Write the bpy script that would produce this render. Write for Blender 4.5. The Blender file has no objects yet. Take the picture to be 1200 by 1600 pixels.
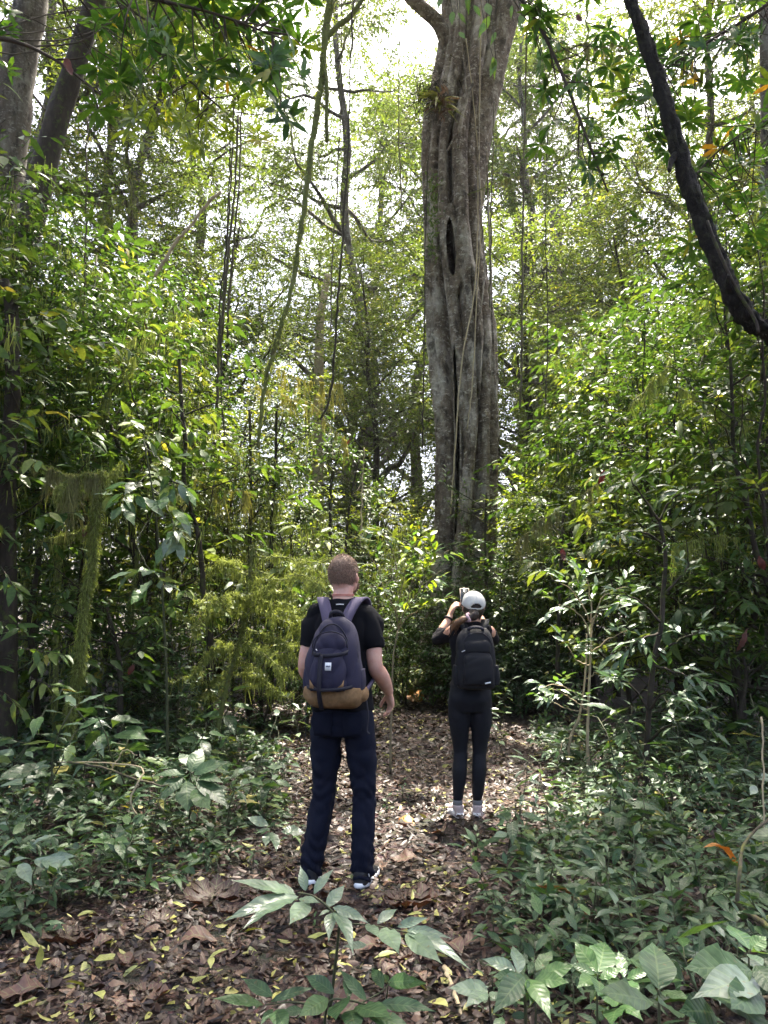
import bpy, bmesh, math, random
import numpy as np
from mathutils import Vector, Matrix

R = math.radians
SC = bpy.context.scene
COL = SC.collection

# ------------------------------------------------------------------ camera, sky, sun, exposure
PITCH, CAMZ, FPX = R(7.5), 1.48, 1208.0
cam_d = bpy.data.cameras.new('camera')
cam = bpy.data.objects.new('camera', cam_d)
COL.objects.link(cam)
cam.location = (0, 0, CAMZ)
cam.rotation_euler = (R(90) + PITCH, 0, 0)
cam_d.sensor_fit = 'VERTICAL'
cam_d.sensor_height = 24.0
cam_d.lens = 24.0 * FPX / 1600.0
cam_d.clip_start = 0.05
cam_d.clip_end = 1500
SC.camera = cam

SUN_EL, SUN_AZ = R(67), R(14)          # azimuth from +Y towards +X
world = bpy.data.worlds.new('World')
SC.world = world
world.use_nodes = True
wn = world.node_tree.nodes
wl = world.node_tree.links
bg = wn['Background']
sky_tex = wn.new('ShaderNodeTexSky')
sky_tex.sky_type = 'NISHITA'
sky_tex.sun_disc = False
sky_tex.sun_elevation = SUN_EL
sky_tex.sun_rotation = SUN_AZ
sky_tex.air_density = 0.75
sky_tex.dust_density = 7.0
sky_tex.ozone_density = 1.0
wl.new(sky_tex.outputs[0], bg.inputs[0])
bg.inputs[1].default_value = 0.15

sun_d = bpy.data.lights.new('sun', 'SUN')
sun_d.energy = 5.0
sun_d.angle = R(0.6)
sun_d.color = (1.0, 0.93, 0.80)
sun = bpy.data.objects.new('sun', sun_d)
COL.objects.link(sun)
SUND = Vector((math.sin(SUN_AZ) * math.cos(SUN_EL), math.cos(SUN_AZ) * math.cos(SUN_EL), math.sin(SUN_EL)))
sun.rotation_euler = SUND.to_track_quat('Z', 'Y').to_euler()
sun.location = (6, 10, 30)

vs = SC.view_settings
vs.view_transform = 'Standard'
vs.look = 'None'
vs.gamma = 1.0
vs.use_curve_mapping = False
vs.exposure = 2.42
SC.render.engine = 'CYCLES'
cy = SC.cycles
cy.max_bounces = 5
cy.diffuse_bounces = 3
cy.glossy_bounces = 2
cy.transmission_bounces = 3
cy.transparent_max_bounces = 6
cy.volume_bounces = 0
cy.sample_clamp_indirect = 4.0
cy.use_denoising = True
cy.use_adaptive_sampling = True
cy.adaptive_threshold = 0.02
cy.caustics_reflective = False
cy.caustics_refractive = False

# ------------------------------------------------------------------ helpers
def ray(px, py):
    dx, dz = (px - 600) / FPX, (800 - py) / FPX
    return np.array([dx, math.cos(PITCH) - dz * math.sin(PITCH), math.sin(PITCH) + dz * math.cos(PITCH)])

def at(px, py, Y):
    d = ray(px, py)
    return np.array([0, 0, CAMZ]) + d * (Y / d[1])

def gx(px, Y, z=0.0):
    """world x of photo column px on a vertical at distance Y, height z"""
    depth = Y * math.cos(PITCH) + (z - CAMZ) * math.sin(PITCH)
    return (px - 600) / FPX * depth

def hgt(x, y):
    """forest floor relief"""
    x = np.asarray(x, float); y = np.asarray(y, float)
    path_x = 0.02 * y
    side = np.clip((np.abs(x - path_x) - 1.6) / 4.0, 0, 1)
    h = 0.03 * np.sin(1.7 * x + 0.6) * np.cos(1.3 * y) + 0.02 * np.sin(3.1 * x + 1.1 * y)
    h = h + side * (0.10 + 0.10 * np.sin(0.9 * x + 0.5 * y))
    near = np.exp(-(((x - 0.1) / 1.2) ** 2 + ((y - 5.2) / 1.8) ** 2))
    far = np.clip((y - 18) / 30, 0, 1)
    return h * (1 - near) + far * 0.8

def ground_hit(px, py):
    d = ray(px, py)
    t = -CAMZ / d[2]
    return d[0] * t, d[1] * t

def smoothstep(a, b, x):
    t = np.clip((x - a) / (b - a), 0, 1)
    return t * t * (3 - 2 * t)

def nrm(v):
    v = np.asarray(v, float)
    return v / np.maximum(np.linalg.norm(v, axis=-1, keepdims=True), 1e-9)

class Chunk:
    __slots__ = ('V', 'F', 'var', 'uv', 'mi')
    def __init__(s, V, F, var=None, uv=None, mi=0):
        s.V = np.asarray(V, np.float32).reshape(-1, 3)
        s.F = np.asarray(F, np.int32).reshape(-1, 3)
        n = len(s.V)
        s.var = np.full(n, 0.5, np.float32) if var is None else np.broadcast_to(np.asarray(var, np.float32), (n,))
        s.uv = np.zeros((n, 2), np.float32) if uv is None else np.asarray(uv, np.float32)
        s.mi = mi
    def moved(s, M):
        M = np.asarray(M)
        return Chunk(s.V @ M[:3, :3].T + M[:3, 3], s.F, s.var, s.uv, s.mi)

def build_mesh(name, chunks, mats, smooth=True):
    chunks = [c for c in chunks if len(c.F)]
    V = np.concatenate([c.V for c in chunks])
    off, Fs, Ms = 0, [], []
    for c in chunks:
        Fs.append(c.F + off)
        Ms.append(np.full(len(c.F), c.mi, np.int32))
        off += len(c.V)
    F = np.concatenate(Fs); M = np.concatenate(Ms)
    me = bpy.data.meshes.new(name)
    me.vertices.add(len(V)); me.vertices.foreach_set('co', V.ravel())
    me.loops.add(len(F) * 3); me.loops.foreach_set('vertex_index', F.ravel())
    me.polygons.add(len(F))
    me.polygons.foreach_set('loop_start', np.arange(0, len(F) * 3, 3, dtype=np.int32))
    me.polygons.foreach_set('material_index', M)
    me.polygons.foreach_set('use_smooth', np.full(len(F), smooth, bool))
    a = me.attributes.new('var', 'FLOAT', 'POINT')
    a.data.foreach_set('value', np.concatenate([c.var for c in chunks]).astype(np.float32))
    u = me.attributes.new('luv', 'FLOAT2', 'POINT')
    u.data.foreach_set('vector', np.concatenate([c.uv for c in chunks]).astype(np.float32).ravel())
    for m in (mats if isinstance(mats, (list, tuple)) else [mats]):
        me.materials.append(m)
    me.update()
    return me

def obj(name, mesh, parent=None, M=None):
    o = bpy.data.objects.new(name, mesh)
    COL.objects.link(o)
    if parent is not None:
        o.parent = parent
    if M is not None:
        o.matrix_local = M if isinstance(M, Matrix) else Matrix(np.asarray(M).tolist())
    return o

def tag(o, label=None, cat=None, group=None, kind=None):
    if label: o['label'] = label
    if cat: o['category'] = cat
    if group: o['group'] = group
    if kind: o['kind'] = kind
    return o

def empty(name, loc, rz=0.0, s=1.0):
    o = bpy.data.objects.new(name, None)
    COL.objects.link(o)
    o.empty_display_size = 0.1
    o.location = tuple(float(v) for v in loc)
    o.rotation_euler = (0, 0, rz)
    o.scale = (s, s, s)
    return o

# ------------------------------------------------------------------ geometry
def catmull(P, n):
    """smooth curve of n points through control points (any columns)"""
    P = np.asarray(P, float)
    Q = np.vstack([2 * P[0] - P[1], P, 2 * P[-1] - P[-2]])
    seg = len(P) - 1
    t = np.linspace(0, seg - 1e-6, n)
    i = t.astype(int); f = (t - i)[:, None]
    a, b, c, d = Q[i], Q[i + 1], Q[i + 2], Q[i + 3]
    return 0.5 * (2 * b + (c - a) * f + (2 * a - 5 * b + 4 * c - d) * f ** 2 + (3 * b - a - 3 * c + d) * f ** 3)

def tube(P, rad, sides=8, rough=0.0, seed=0, mi=0, var=0.5, cap=True):
    P = np.asarray(P, float)
    n = len(P)
    rad = np.broadcast_to(np.asarray(rad, float), (n,))
    T = nrm(np.gradient(P, axis=0))
    ref = np.array([1.0, 0, 0]) if abs(T[0][0]) < 0.8 else np.array([0, 1.0, 0])
    N = np.zeros_like(P)
    N[0] = nrm(ref - T[0] * (ref @ T[0]))
    for i in range(1, n):
        v = N[i - 1] - T[i] * (N[i - 1] @ T[i])
        N[i] = nrm(v)
    B = np.cross(T, N)
    th = np.linspace(0, 2 * math.pi, sides, endpoint=False)
    rr = np.ones((n, sides))
    if rough:
        rg = np.random.default_rng(seed)
        k = rg.normal(size=(n, sides))
        k = (k + np.roll(k, 1, 0) + np.roll(k, -1, 0)) / 2
        ph = rg.uniform(0, 6.28, 3)
        rr = 1 + rough * (0.5 * k + 0.8 * np.sin(2 * th + ph[0])[None, :] * np.sin(np.linspace(0, 5, n) + ph[1])[:, None])
    V = P[:, None, :] + (rad[:, None] * rr)[:, :, None] * (np.cos(th)[None, :, None] * N[:, None, :] + np.sin(th)[None, :, None] * B[:, None, :])
    V = V.reshape(-1, 3)
    i = np.arange(n - 1)[:, None] * sides
    j = np.arange(sides)[None, :]
    j2 = (j + 1) % sides
    a, b, c, d = i + j, i + j2, i + sides + j2, i + sides + j
    F = np.concatenate([np.stack([a, b, c], -1).reshape(-1, 3), np.stack([a, c, d], -1).reshape(-1, 3)])
    if cap:
        base = len(V)
        V = np.vstack([V, P[0], P[-1]])
        jj = np.arange(sides); kk = (jj + 1) % sides
        F = np.concatenate([F, np.stack([kk, jj, np.full(sides, base)], -1),
                            np.stack([(n - 1) * sides + jj, (n - 1) * sides + kk, np.full(sides, base + 1)], -1)])
    uv = np.zeros((len(V), 2))
    return Chunk(V, F, var, uv, mi)

def leaf_tpl(w=0.36, st=(0.3, 0.68), fold=0.25, droop=0.2, widest=0.42, acum=0.25, wav=0.0, seed=0):
    """leaf of length 1 along +Y, face up +Z, folded on its midrib"""
    rg = np.random.default_rng(seed)
    V, uv = [(0, 0, 0)], [(0, 0)]
    def half(t):
        if t < widest:
            return w / 2 * math.sin(math.pi / 2 * (t / widest)) ** 0.8
        s = (t - widest) / (1 - widest)
        return w / 2 * max(0.0, math.cos(math.pi / 2 * s)) ** (1 + acum * 2)
    for t in st:
        h = half(t)
        zc = -droop * t * t
        k1, k2 = rg.normal(0, wav, 2) * (1.6 if len(st) > 6 else 1.0)
        if len(st) > 6:      # one side a little wider, the margin rippled, the midrib bowed sideways
            rp = 0.10 * math.sin(t * 34 + seed)
            k1 += rp; k2 -= rp * 0.8
        V += [(-h, t, zc + fold * h + k1 * h), (0, t, zc), (h, t, zc + fold * h + k2 * h)]
        uv += [(-1, t), (0, t), (1, t)]
    V.append((0, 1, -droop)); uv.append((0, 1))
    n = len(st)
    F = [(0, 2, 1), (0, 3, 2)]
    for i in range(n - 1):
        a = 1 + 3 * i; b = a + 3
        F += [(a, a + 1, b + 1), (a, b + 1, b), (a + 1, a + 2, b + 2), (a + 1, b + 2, b + 1)]
    e = 1 + 3 * (n - 1); tp = len(V) - 1
    F += [(e, e + 1, tp), (e + 1, e + 2, tp)]
    return np.array(V, float), np.array(F), np.array(uv, float)

def frames(d, n):
    d = nrm(d)
    x = nrm(np.cross(d, n))
    z = np.cross(x, d)
    return np.stack([x, d, z], -1)

def scatter(tpl, P, Rm, S, var, mi=0):
    TV, TF, TU = tpl
    N, k = len(P), len(TV)
    S = np.broadcast_to(np.asarray(S, float).reshape(-1, 1, 1) if np.ndim(S) < 2 else np.asarray(S)[:, None, :], (N, k, 3))
    L = TV[None] * S
    V = np.einsum('nij,nkj->nki', Rm, L) + P[:, None, :]
    F = TF[None] + (np.arange(N) * k)[:, None, None]
    return Chunk(V.reshape(-1, 3), F.reshape(-1, 3), np.repeat(np.asarray(var, np.float32), k), np.tile(TU, (N, 1)), mi)

PRISM = (np.array([(math.cos(a), 0, math.sin(a)) for a in (0, 2.09, 4.19)] + [(0.5 * math.cos(a), 1, 0.5 * math.sin(a)) for a in (0, 2.09, 4.19)]),
         np.array([(0, 1, 4), (0, 4, 3), (1, 2, 5), (1, 5, 4), (2, 0, 3), (2, 3, 5)]), np.zeros((6, 2)))

def twigs(rg, start, d, length, K, size, tpls, ang=55, droop=0.25, jit=0.3, rad=0.004, mi_leaf=0, mi_twig=1, upn=1.0, term=True):
    """leafy twigs: leaves alternate along each twig; returns chunks"""
    T = len(start)
    d = nrm(d)
    up = np.array([0, 0, 1.0])
    length = np.broadcast_to(length, (T,))
    s = nrm(np.cross(d, up + rg.normal(0, .05, (T, 3))))
    ch = [scatter(PRISM, start, frames(d, s), np.stack([np.full(T, rad), length, np.full(T, rad)], -1), rg.uniform(0, 1, T), mi_twig)]
    k = np.arange(K)
    f = (k + 0.6) / K
    P = start[:, None] + d[:, None] * (length[:, None] * f[None])[..., None]
    sgn = np.where(k % 2 == 0, 1.0, -1.0)
    a = R(ang) * (1 - 0.45 * f)
    if term: a[-1] = 0.05
    D = d[:, None] * np.cos(a)[None, :, None] + s[:, None] * (np.sin(a) * sgn)[None, :, None]
    D = D + rg.normal(0, jit, D.shape) * 0.8 - up * (droop * rg.uniform(0.3, 1.5, (T, K)))[..., None]
    Nn = up * upn + rg.normal(0, jit, D.shape) + np.array([0, -0.15, 0])
    sz = size * rg.uniform(0.55, 1.15, (T, K)) * (0.75 + 0.35 * np.sin(np.pi * f))[None]
    var = np.clip(rg.uniform(0, 1, (T, 1)) * 0.55 + rg.uniform(0, 1, (T, K)) * 0.45, 0, 1)
    P, D, Nn, sz, var = P.reshape(-1, 3), D.reshape(-1, 3), Nn.reshape(-1, 3), sz.ravel(), var.ravel()
    Rm = frames(D, Nn)
    pick = rg.integers(0, len(tpls), len(P))
    for i, tp in enumerate(tpls):
        m = pick == i
        if m.any():
            ch.append(scatter(tp, P[m], Rm[m], sz[m], var[m], mi_leaf))
    return ch

def whorls(rg, centers, axes, n, size, tpls, spread=70, mi_leaf=0, jit=0.15, droop=0.0):
    """rosettes of long leaves at branch ends"""
    C = len(centers)
    axes = nrm(axes)
    ref = np.tile(np.array([0.3, 0.2, 1.0]), (C, 1))
    u = nrm(np.cross(axes, ref)); v = np.cross(axes, u)
    phi = (np.arange(n) * 2.399)[None] + rg.uniform(0, 6.28, (C, 1))
    el = R(spread) * (0.55 + 0.6 * rg.uniform(0, 1, (C, n)))
    radial = np.cos(phi)[..., None] * u[:, None] + np.sin(phi)[..., None] * v[:, None]
    D = axes[:, None] * np.cos(el)[..., None] + radial * np.sin(el)[..., None] - np.array([0, 0, 1.0]) * droop
    D = D + rg.normal(0, jit, D.shape)
    Nn = axes[:, None] * np.ones((1, n, 1)) + rg.normal(0, jit, D.shape)
    P = centers[:, None] - axes[:, None] * (rg.uniform(0, 0.25, (C, n, 1)) * size) + radial * 0.01
    sz = size * rg.uniform(0.6, 1.1, (C, n))
    var = np.clip(rg.uniform(0, .5, (C, 1)) + rg.uniform(0, .5, (C, n)), 0, 1)
    P, D, Nn, sz, var = P.reshape(-1, 3), D.reshape(-1, 3), Nn.reshape(-1, 3), sz.ravel(), var.ravel()
    Rm = frames(D, Nn)
    pick = rg.integers(0, len(tpls), len(P))
    return [scatter(tp, P[pick == i], Rm[pick == i], sz[pick == i], var[pick == i], mi_leaf) for i, tp in enumerate(tpls) if (pick == i).any()]

def moss_strands(rg, P, L, width=0.006, mi=0, wig=0.12, out=None, seg=3, updown=-1.0):
    """hanging moss: thin tapering ribbons"""
    N = len(P)
    L = np.broadcast_to(L, (N,))
    az = rg.uniform(0, 6.28, N)
    side = np.stack([np.cos(az), np.sin(az), np.zeros(N)], -1)
    d0 = np.tile(np.array([0, 0, updown]), (N, 1)) if out is None else nrm(out)
    pts = [P]
    cur = P.copy()
    d = d0 + rg.normal(0, wig, (N, 3))
    for s in range(seg):
        d = nrm(d + rg.normal(0, wig, (N, 3)) + np.array([0, 0, -0.25]))
        cur = cur + d * (L / seg)[:, None]
        pts.append(cur)
    V, F = [], []
    w = np.linspace(1, 0.25, seg + 1)
    wd = width * rg.uniform(0.5, 1.4, N)
    for s in range(seg + 1):
        V.append(pts[s] - side * (wd * w[s])[:, None]); V.append(pts[s] + side * (wd * w[s])[:, None])
    V = np.stack(V, 1)
    k = 2 * (seg + 1)
    base = []
    for s in range(seg):
        a = 2 * s
        base += [(a, a + 1, a + 3), (a, a + 3, a + 2)]
    F = np.array(base)[None] + (np.arange(N) * k)[:, None, None]
    var = np.repeat(np.clip(rg.normal(0.5, 0.22, N), 0, 1), k)
    return Chunk(V.reshape(-1, 3), F.reshape(-1, 3), var, None, mi)

def along(P, n, rg, lo=0.0, hi=1.0):
    """n random points on a polyline, with tangents"""
    P = np.asarray(P, float)
    t = rg.uniform(lo, hi, n) * (len(P) - 1) * 0.9999
    i = t.astype(int); f = (t - i)[:, None]
    return P[i] * (1 - f) + P[i + 1] * f, nrm(P[i + 1] - P[i])

# ------------------------------------------------------------------ materials
def new_mat(name):
    m = bpy.data.materials.new(name)
    m.use_nodes = True
    nt = m.node_tree
    nt.nodes.clear()
    return m, nt, nt.nodes, nt.links

def ramp(nodes, stops):
    r = nodes.new('ShaderNodeValToRGB')
    els = r.color_ramp.elements
    while len(els) > 1: els.remove(els[-1])
    els[0].position = stops[0][0]; els[0].color = (*stops[0][1], 1)
    for p, c in stops[1:]:
        e = els.new(p); e.color = (*c, 1)
    return r

def leaf_mat(name, stops, rough=0.42, trans=0.35, veins=0.0, spec=0.5, vein_n=9.0, tint=(1.5, 1.45, 0.45), spots=0.0):
    m, nt, N, L = new_mat(name)
    out = N.new('ShaderNodeOutputMaterial')
    at_ = N.new('ShaderNodeAttribute'); at_.attribute_name = 'var'
    oi = N.new('ShaderNodeObjectInfo')
    add = N.new('ShaderNodeMath'); add.operation = 'MULTIPLY_ADD'
    L.new(oi.outputs['Random'], add.inputs[0]); add.inputs[1].default_value = 0.24
    sub = N.new('ShaderNodeMath'); sub.operation = 'SUBTRACT'
    L.new(at_.outputs['Fac'], sub.inputs[0]); sub.inputs[1].default_value = 0.12
    L.new(sub.outputs[0], add.inputs[2])
    cr = ramp(N, stops)
    L.new(add.outputs[0], cr.inputs[0])
    col = cr.outputs[0]
    # fine mottling so that no leaf is one flat tone
    geo = N.new('ShaderNodeNewGeometry')
    nz = N.new('ShaderNodeTexNoise'); nz.inputs['Scale'].default_value = 38.0; nz.inputs['Detail'].default_value = 3.0
    L.new(geo.outputs['Position'], nz.inputs['Vector'])
    mm = N.new('ShaderNodeMapRange'); mm.inputs[1].default_value = 0.3; mm.inputs[2].default_value = 0.7
    mm.inputs[3].default_value = 0.74; mm.inputs[4].default_value = 1.2
    L.new(nz.outputs[0], mm.inputs[0])
    mul = N.new('ShaderNodeMix'); mul.data_type = 'RGBA'; mul.blend_type = 'MULTIPLY'; mul.inputs[0].default_value = 1.0
    L.new(col, mul.inputs[6]); L.new(mm.outputs[0], mul.inputs[7])
    col = mul.outputs[2]
    bump_h = None
    if veins:
        uvn = N.new('ShaderNodeAttribute'); uvn.attribute_name = 'luv'
        sp = N.new('ShaderNodeSeparateXYZ'); L.new(uvn.outputs['Vector'], sp.inputs[0])
        ab = N.new('ShaderNodeMath'); ab.operation = 'ABSOLUTE'; L.new(sp.outputs[0], ab.inputs[0])
        # side veins rise towards the tip away from the midrib
        k1 = N.new('ShaderNodeMath'); k1.operation = 'MULTIPLY_ADD'; L.new(ab.outputs[0], k1.inputs[0]); k1.inputs[1].default_value = -0.16; L.new(sp.outputs[1], k1.inputs[2])
        k2 = N.new('ShaderNodeMath'); k2.operation = 'MULTIPLY'; L.new(k1.outputs[0], k2.inputs[0]); k2.inputs[1].default_value = vein_n
        fr = N.new('ShaderNodeMath'); fr.operation = 'PINGPONG'; L.new(k2.outputs[0], fr.inputs[0]); fr.inputs[1].default_value = 0.5
        v1 = N.new('ShaderNodeMapRange'); v1.inputs[1].default_value = 0.0; v1.inputs[2].default_value = 0.10; v1.inputs[3].default_value = 1.0; v1.inputs[4].default_value = 0.0
        L.new(fr.outputs[0], v1.inputs[0])
        v2 = N.new('ShaderNodeMapRange'); v2.inputs[1].default_value = 0.02; v2.inputs[2].default_value = 0.09; v2.inputs[3].default_value = 1.0; v2.inputs[4].default_value = 0.0
        L.new(ab.outputs[0], v2.inputs[0])
        mx = N.new('ShaderNodeMath'); mx.operation = 'MAXIMUM'; L.new(v1.outputs[0], mx.inputs[0]); L.new(v2.outputs[0], mx.inputs[1])
        vm = N.new('ShaderNodeMix'); vm.data_type = 'RGBA'; vm.blend_type = 'MIX'
        sc_ = N.new('ShaderNodeMath'); sc_.operation = 'MULTIPLY'; L.new(mx.outputs[0], sc_.inputs[0]); sc_.inputs[1].default_value = veins
        L.new(sc_.outputs[0], vm.inputs[0]); L.new(col, vm.inputs[6]); vm.inputs[7].default_value = (0.22, 0.30, 0.12, 1)
        col = vm.outputs[2]
        bump_h = fr.outputs[0]
    if spots:
        vz = N.new('ShaderNodeTexNoise'); vz.inputs['Scale'].default_value = 55.0; vz.inputs['Detail'].default_value = 2.0
        L.new(geo.outputs['Position'], vz.inputs['Vector'])
        vr = N.new('ShaderNodeMapRange'); vr.inputs[1].default_value = 0.68; vr.inputs[2].default_value = 0.74
        L.new(vz.outputs[0], vr.inputs[0])
        vs_ = N.new('ShaderNodeMath'); vs_.operation = 'MULTIPLY'; L.new(vr.outputs[0], vs_.inputs[0]); vs_.inputs[1].default_value = spots
        sm = N.new('ShaderNodeMix'); sm.data_type = 'RGBA'
        L.new(vs_.outputs[0], sm.inputs[0]); L.new(col, sm.inputs[6]); sm.inputs[7].default_value = (0.16, 0.10, 0.04, 1)
        col = sm.outputs[2]
    p = N.new('ShaderNodeBsdfPrincipled')
    L.new(col, p.inputs['Base Color'])
    p.inputs['Roughness'].default_value = rough
    p.inputs['Specular IOR Level'].default_value = spec
    if bump_h is not None:
        b = N.new('ShaderNodeBump'); b.inputs['Strength'].default_value = 0.35; b.inputs['Distance'].default_value = 0.004
        L.new(bump_h, b.inputs['Height']); L.new(b.outputs[0], p.inputs['Normal'])
    tm = N.new('ShaderNodeMix'); tm.data_type = 'RGBA'; tm.blend_type = 'MULTIPLY'; tm.inputs[0].default_value = 1.0
    L.new(col, tm.inputs[6]); tm.inputs[7].default_value = (*tint, 1)
    t = N.new('ShaderNodeBsdfTranslucent'); L.new(tm.outputs[2], t.inputs[0])
    mixs = N.new('ShaderNodeMixShader'); mixs.inputs[0].default_value = trans
    L.new(p.outputs[0], mixs.inputs[1]); L.new(t.outputs[0], mixs.inputs[2])
    L.new(mixs.outputs[0], out.inputs[0])
    return m

def bark_mat(name, c1, c2, lichen=None, lich_amt=0.5, scale=6.0, stretch=0.25, bump=0.6, rough=0.85, moss=None, moss_amt=0.0, bdist=0.02):
    m, nt, N, L = new_mat(name)
    out = N.new('ShaderNodeOutputMaterial')
    tc = N.new('ShaderNodeTexCoord')
    mp = N.new('ShaderNodeMapping'); mp.inputs['Scale'].default_value = (1, 1, stretch)
    L.new(tc.outputs['Object'], mp.inputs[0])
    nz = N.new('ShaderNodeTexNoise'); nz.inputs['Scale'].default_value = scale; nz.inputs['Detail'].default_value = 6.0; nz.inputs['Roughness'].default_value = 0.65
    L.new(mp.outputs[0], nz.inputs['Vector'])
    cr = ramp(N, [(0.3, c1), (0.7, c2)])
    L.new(nz.outputs[0], cr.inputs[0])
    col = cr.outputs[0]
    def over(col, nsc, lo, hi, amt, c, strz=1.0):
        mp2 = N.new('ShaderNodeMapping'); mp2.inputs['Scale'].default_value = (1, 1, strz); L.new(tc.outputs['Object'], mp2.inputs[0])
        n2 = N.new('ShaderNodeTexNoise'); n2.inputs['Scale'].default_value = nsc; n2.inputs['Detail'].default_value = 5.0; n2.inputs['Roughness'].default_value = 0.7
        L.new(mp2.outputs[0], n2.inputs['Vector'])
        r2 = N.new('ShaderNodeMapRange'); r2.inputs[1].default_value = lo; r2.inputs[2].default_value = hi; r2.inputs[3].default_value = 0; r2.inputs[4].default_value = amt
        L.new(n2.outputs[0], r2.inputs[0])
        mx = N.new('ShaderNodeMix'); mx.data_type = 'RGBA'
        L.new(r2.outputs[0], mx.inputs[0]); L.new(col, mx.inputs[6]); mx.inputs[7].default_value = (*c, 1)
        return mx.outputs[2]
    if lichen:
        col = over(col, scale * 0.35, 0.50, 0.62, lich_amt * 0.8, lichen, 0.45)
        col = over(col, scale * 1.6, 0.55, 0.63, lich_amt, lichen, 1.8)
        col = over(col, scale * 5.0, 0.60, 0.66, lich_amt * 0.8, lichen, 1.0)
        col = over(col, scale * 0.9, 0.53, 0.64, 0.8, tuple(v * 0.4 for v in c1), 0.5)
    if moss:
        col = over(col, scale * 0.8, 0.62 - moss_amt * 0.35, 0.75 - moss_amt * 0.35, 0.85, moss)
    p = N.new('ShaderNodeBsdfPrincipled')
    L.new(col, p.inputs['Base Color']); p.inputs['Roughness'].default_value = rough; p.inputs['Specular IOR Level'].default_value = 0.25
    b = N.new('ShaderNodeBump'); b.inputs['Strength'].default_value = bump; b.inputs['Distance'].default_value = bdist
    L.new(nz.outputs[0], b.inputs['Height']); L.new(b.outputs[0], p.inputs['Normal'])
    L.new(p.outputs[0], out.inputs[0])
    return m

def plain_mat(name, c, rough=0.7, var=0.15, scale=60.0, bump=0.0, spec=0.35, bdist=0.002, sheen=0.0):
    m, nt, N, L = new_mat(name)
    out = N.new('ShaderNodeOutputMaterial')
    tc = N.new('ShaderNodeTexCoord')
    nz = N.new('ShaderNodeTexNoise'); nz.inputs['Scale'].default_value = scale; nz.inputs['Detail'].default_value = 4.0
    L.new(tc.outputs['Object'], nz.inputs['Vector'])
    cr = ramp(N, [(0.3, tuple(max(0, v * (1 - var)) for v in c)), (0.7, tuple(v * (1 + var) for v in c))])
    L.new(nz.outputs[0], cr.inputs[0])
    p = N.new('ShaderNodeBsdfPrincipled')
    L.new(cr.outputs[0], p.inputs['Base Color']); p.inputs['Roughness'].default_value = rough; p.inputs['Specular IOR Level'].default_value = spec
    if sheen:
        p.inputs['Sheen Weight'].default_value = sheen
    if bump:
        b = N.new('ShaderNodeBump'); b.inputs['Strength'].default_value = bump; b.inputs['Distance'].default_value = bdist
        L.new(nz.outputs[0], b.inputs['Height']); L.new(b.outputs[0], p.inputs['Normal'])
    L.new(p.outputs[0], out.inputs[0])
    return m

M = {}
G = lambda *a: a
M['leaf_dark'] = leaf_mat('leaf_dark', [(0, (0.022, 0.054, 0.014)), (0.4, (0.044, 0.094, 0.021)), (0.75, (0.083, 0.146, 0.028)), (0.96, (0.17, 0.21, 0.045)), (1.0, (0.30, 0.27, 0.06))], rough=0.45, trans=0.40, spec=0.42, tint=(1.4, 1.3, 0.55))
M['leaf_mid'] = leaf_mat('leaf_mid', [(0, (0.038, 0.070, 0.017)), (0.5, (0.084, 0.130, 0.027)), (0.85, (0.155, 0.200, 0.038)), (1.0, (0.32, 0.31, 0.06))], rough=0.48, trans=0.42, spec=0.4, tint=(1.4, 1.3, 0.55))
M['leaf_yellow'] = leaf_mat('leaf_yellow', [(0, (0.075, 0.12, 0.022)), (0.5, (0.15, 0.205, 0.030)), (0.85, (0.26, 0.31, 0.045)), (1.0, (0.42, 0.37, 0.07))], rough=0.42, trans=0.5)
M['leaf_blue'] = leaf_mat('leaf_blue', [(0, (0.018, 0.048, 0.021)), (0.5, (0.036, 0.082, 0.034)), (0.86, (0.078, 0.138, 0.048)), (0.96, (0.15, 0.19, 0.055)), (1.0, (0.26, 0.23, 0.06))], rough=0.42, trans=0.30, veins=0.25, spec=0.42, vein_n=9, spots=0.5)
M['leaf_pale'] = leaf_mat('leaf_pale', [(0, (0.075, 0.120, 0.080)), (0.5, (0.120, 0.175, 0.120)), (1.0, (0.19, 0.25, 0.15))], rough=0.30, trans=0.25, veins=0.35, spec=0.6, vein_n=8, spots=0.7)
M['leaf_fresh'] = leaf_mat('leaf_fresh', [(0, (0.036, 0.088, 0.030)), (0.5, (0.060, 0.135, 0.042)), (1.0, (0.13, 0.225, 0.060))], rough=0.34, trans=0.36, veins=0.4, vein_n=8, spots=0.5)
M['leaf_whorl'] = leaf_mat('leaf_whorl', [(0, (0.020, 0.062, 0.018)), (0.5, (0.045, 0.11, 0.022)), (0.8, (0.085, 0.165, 0.028)), (0.94, (0.24, 0.24, 0.03)), (1.0, (0.42, 0.22, 0.03))], rough=0.4, trans=0.45)
M['leaf_far'] = leaf_mat('leaf_far', [(0, (0.050, 0.088, 0.032)), (0.5, (0.098, 0.145, 0.045)), (0.85, (0.17, 0.215, 0.060)), (1.0, (0.32, 0.30, 0.08))], rough=0.5, trans=0.45)
M['twig'] = plain_mat('twig', (0.050, 0.038, 0.026), 0.85, 0.3, 20)
M['twig_pale'] = plain_mat('twig_pale', (0.17, 0.14, 0.085), 0.85, 0.3, 20)
M['stem_green'] = plain_mat('stem_green', (0.055, 0.060, 0.028), 0.7, 0.3, 30)
M['bark_dark'] = bark_mat('bark_dark', (0.020, 0.016, 0.012), (0.060, 0.046, 0.035), scale=14, moss=(0.07, 0.09, 0.02), moss_amt=0.25)
M['bark_black'] = bark_mat('bark_black', (0.0045, 0.0035, 0.003), (0.014, 0.010, 0.008), scale=26, stretch=0.4, bump=1.0, bdist=0.03, moss=(0.030, 0.030, 0.016), moss_amt=0.35)
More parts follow.
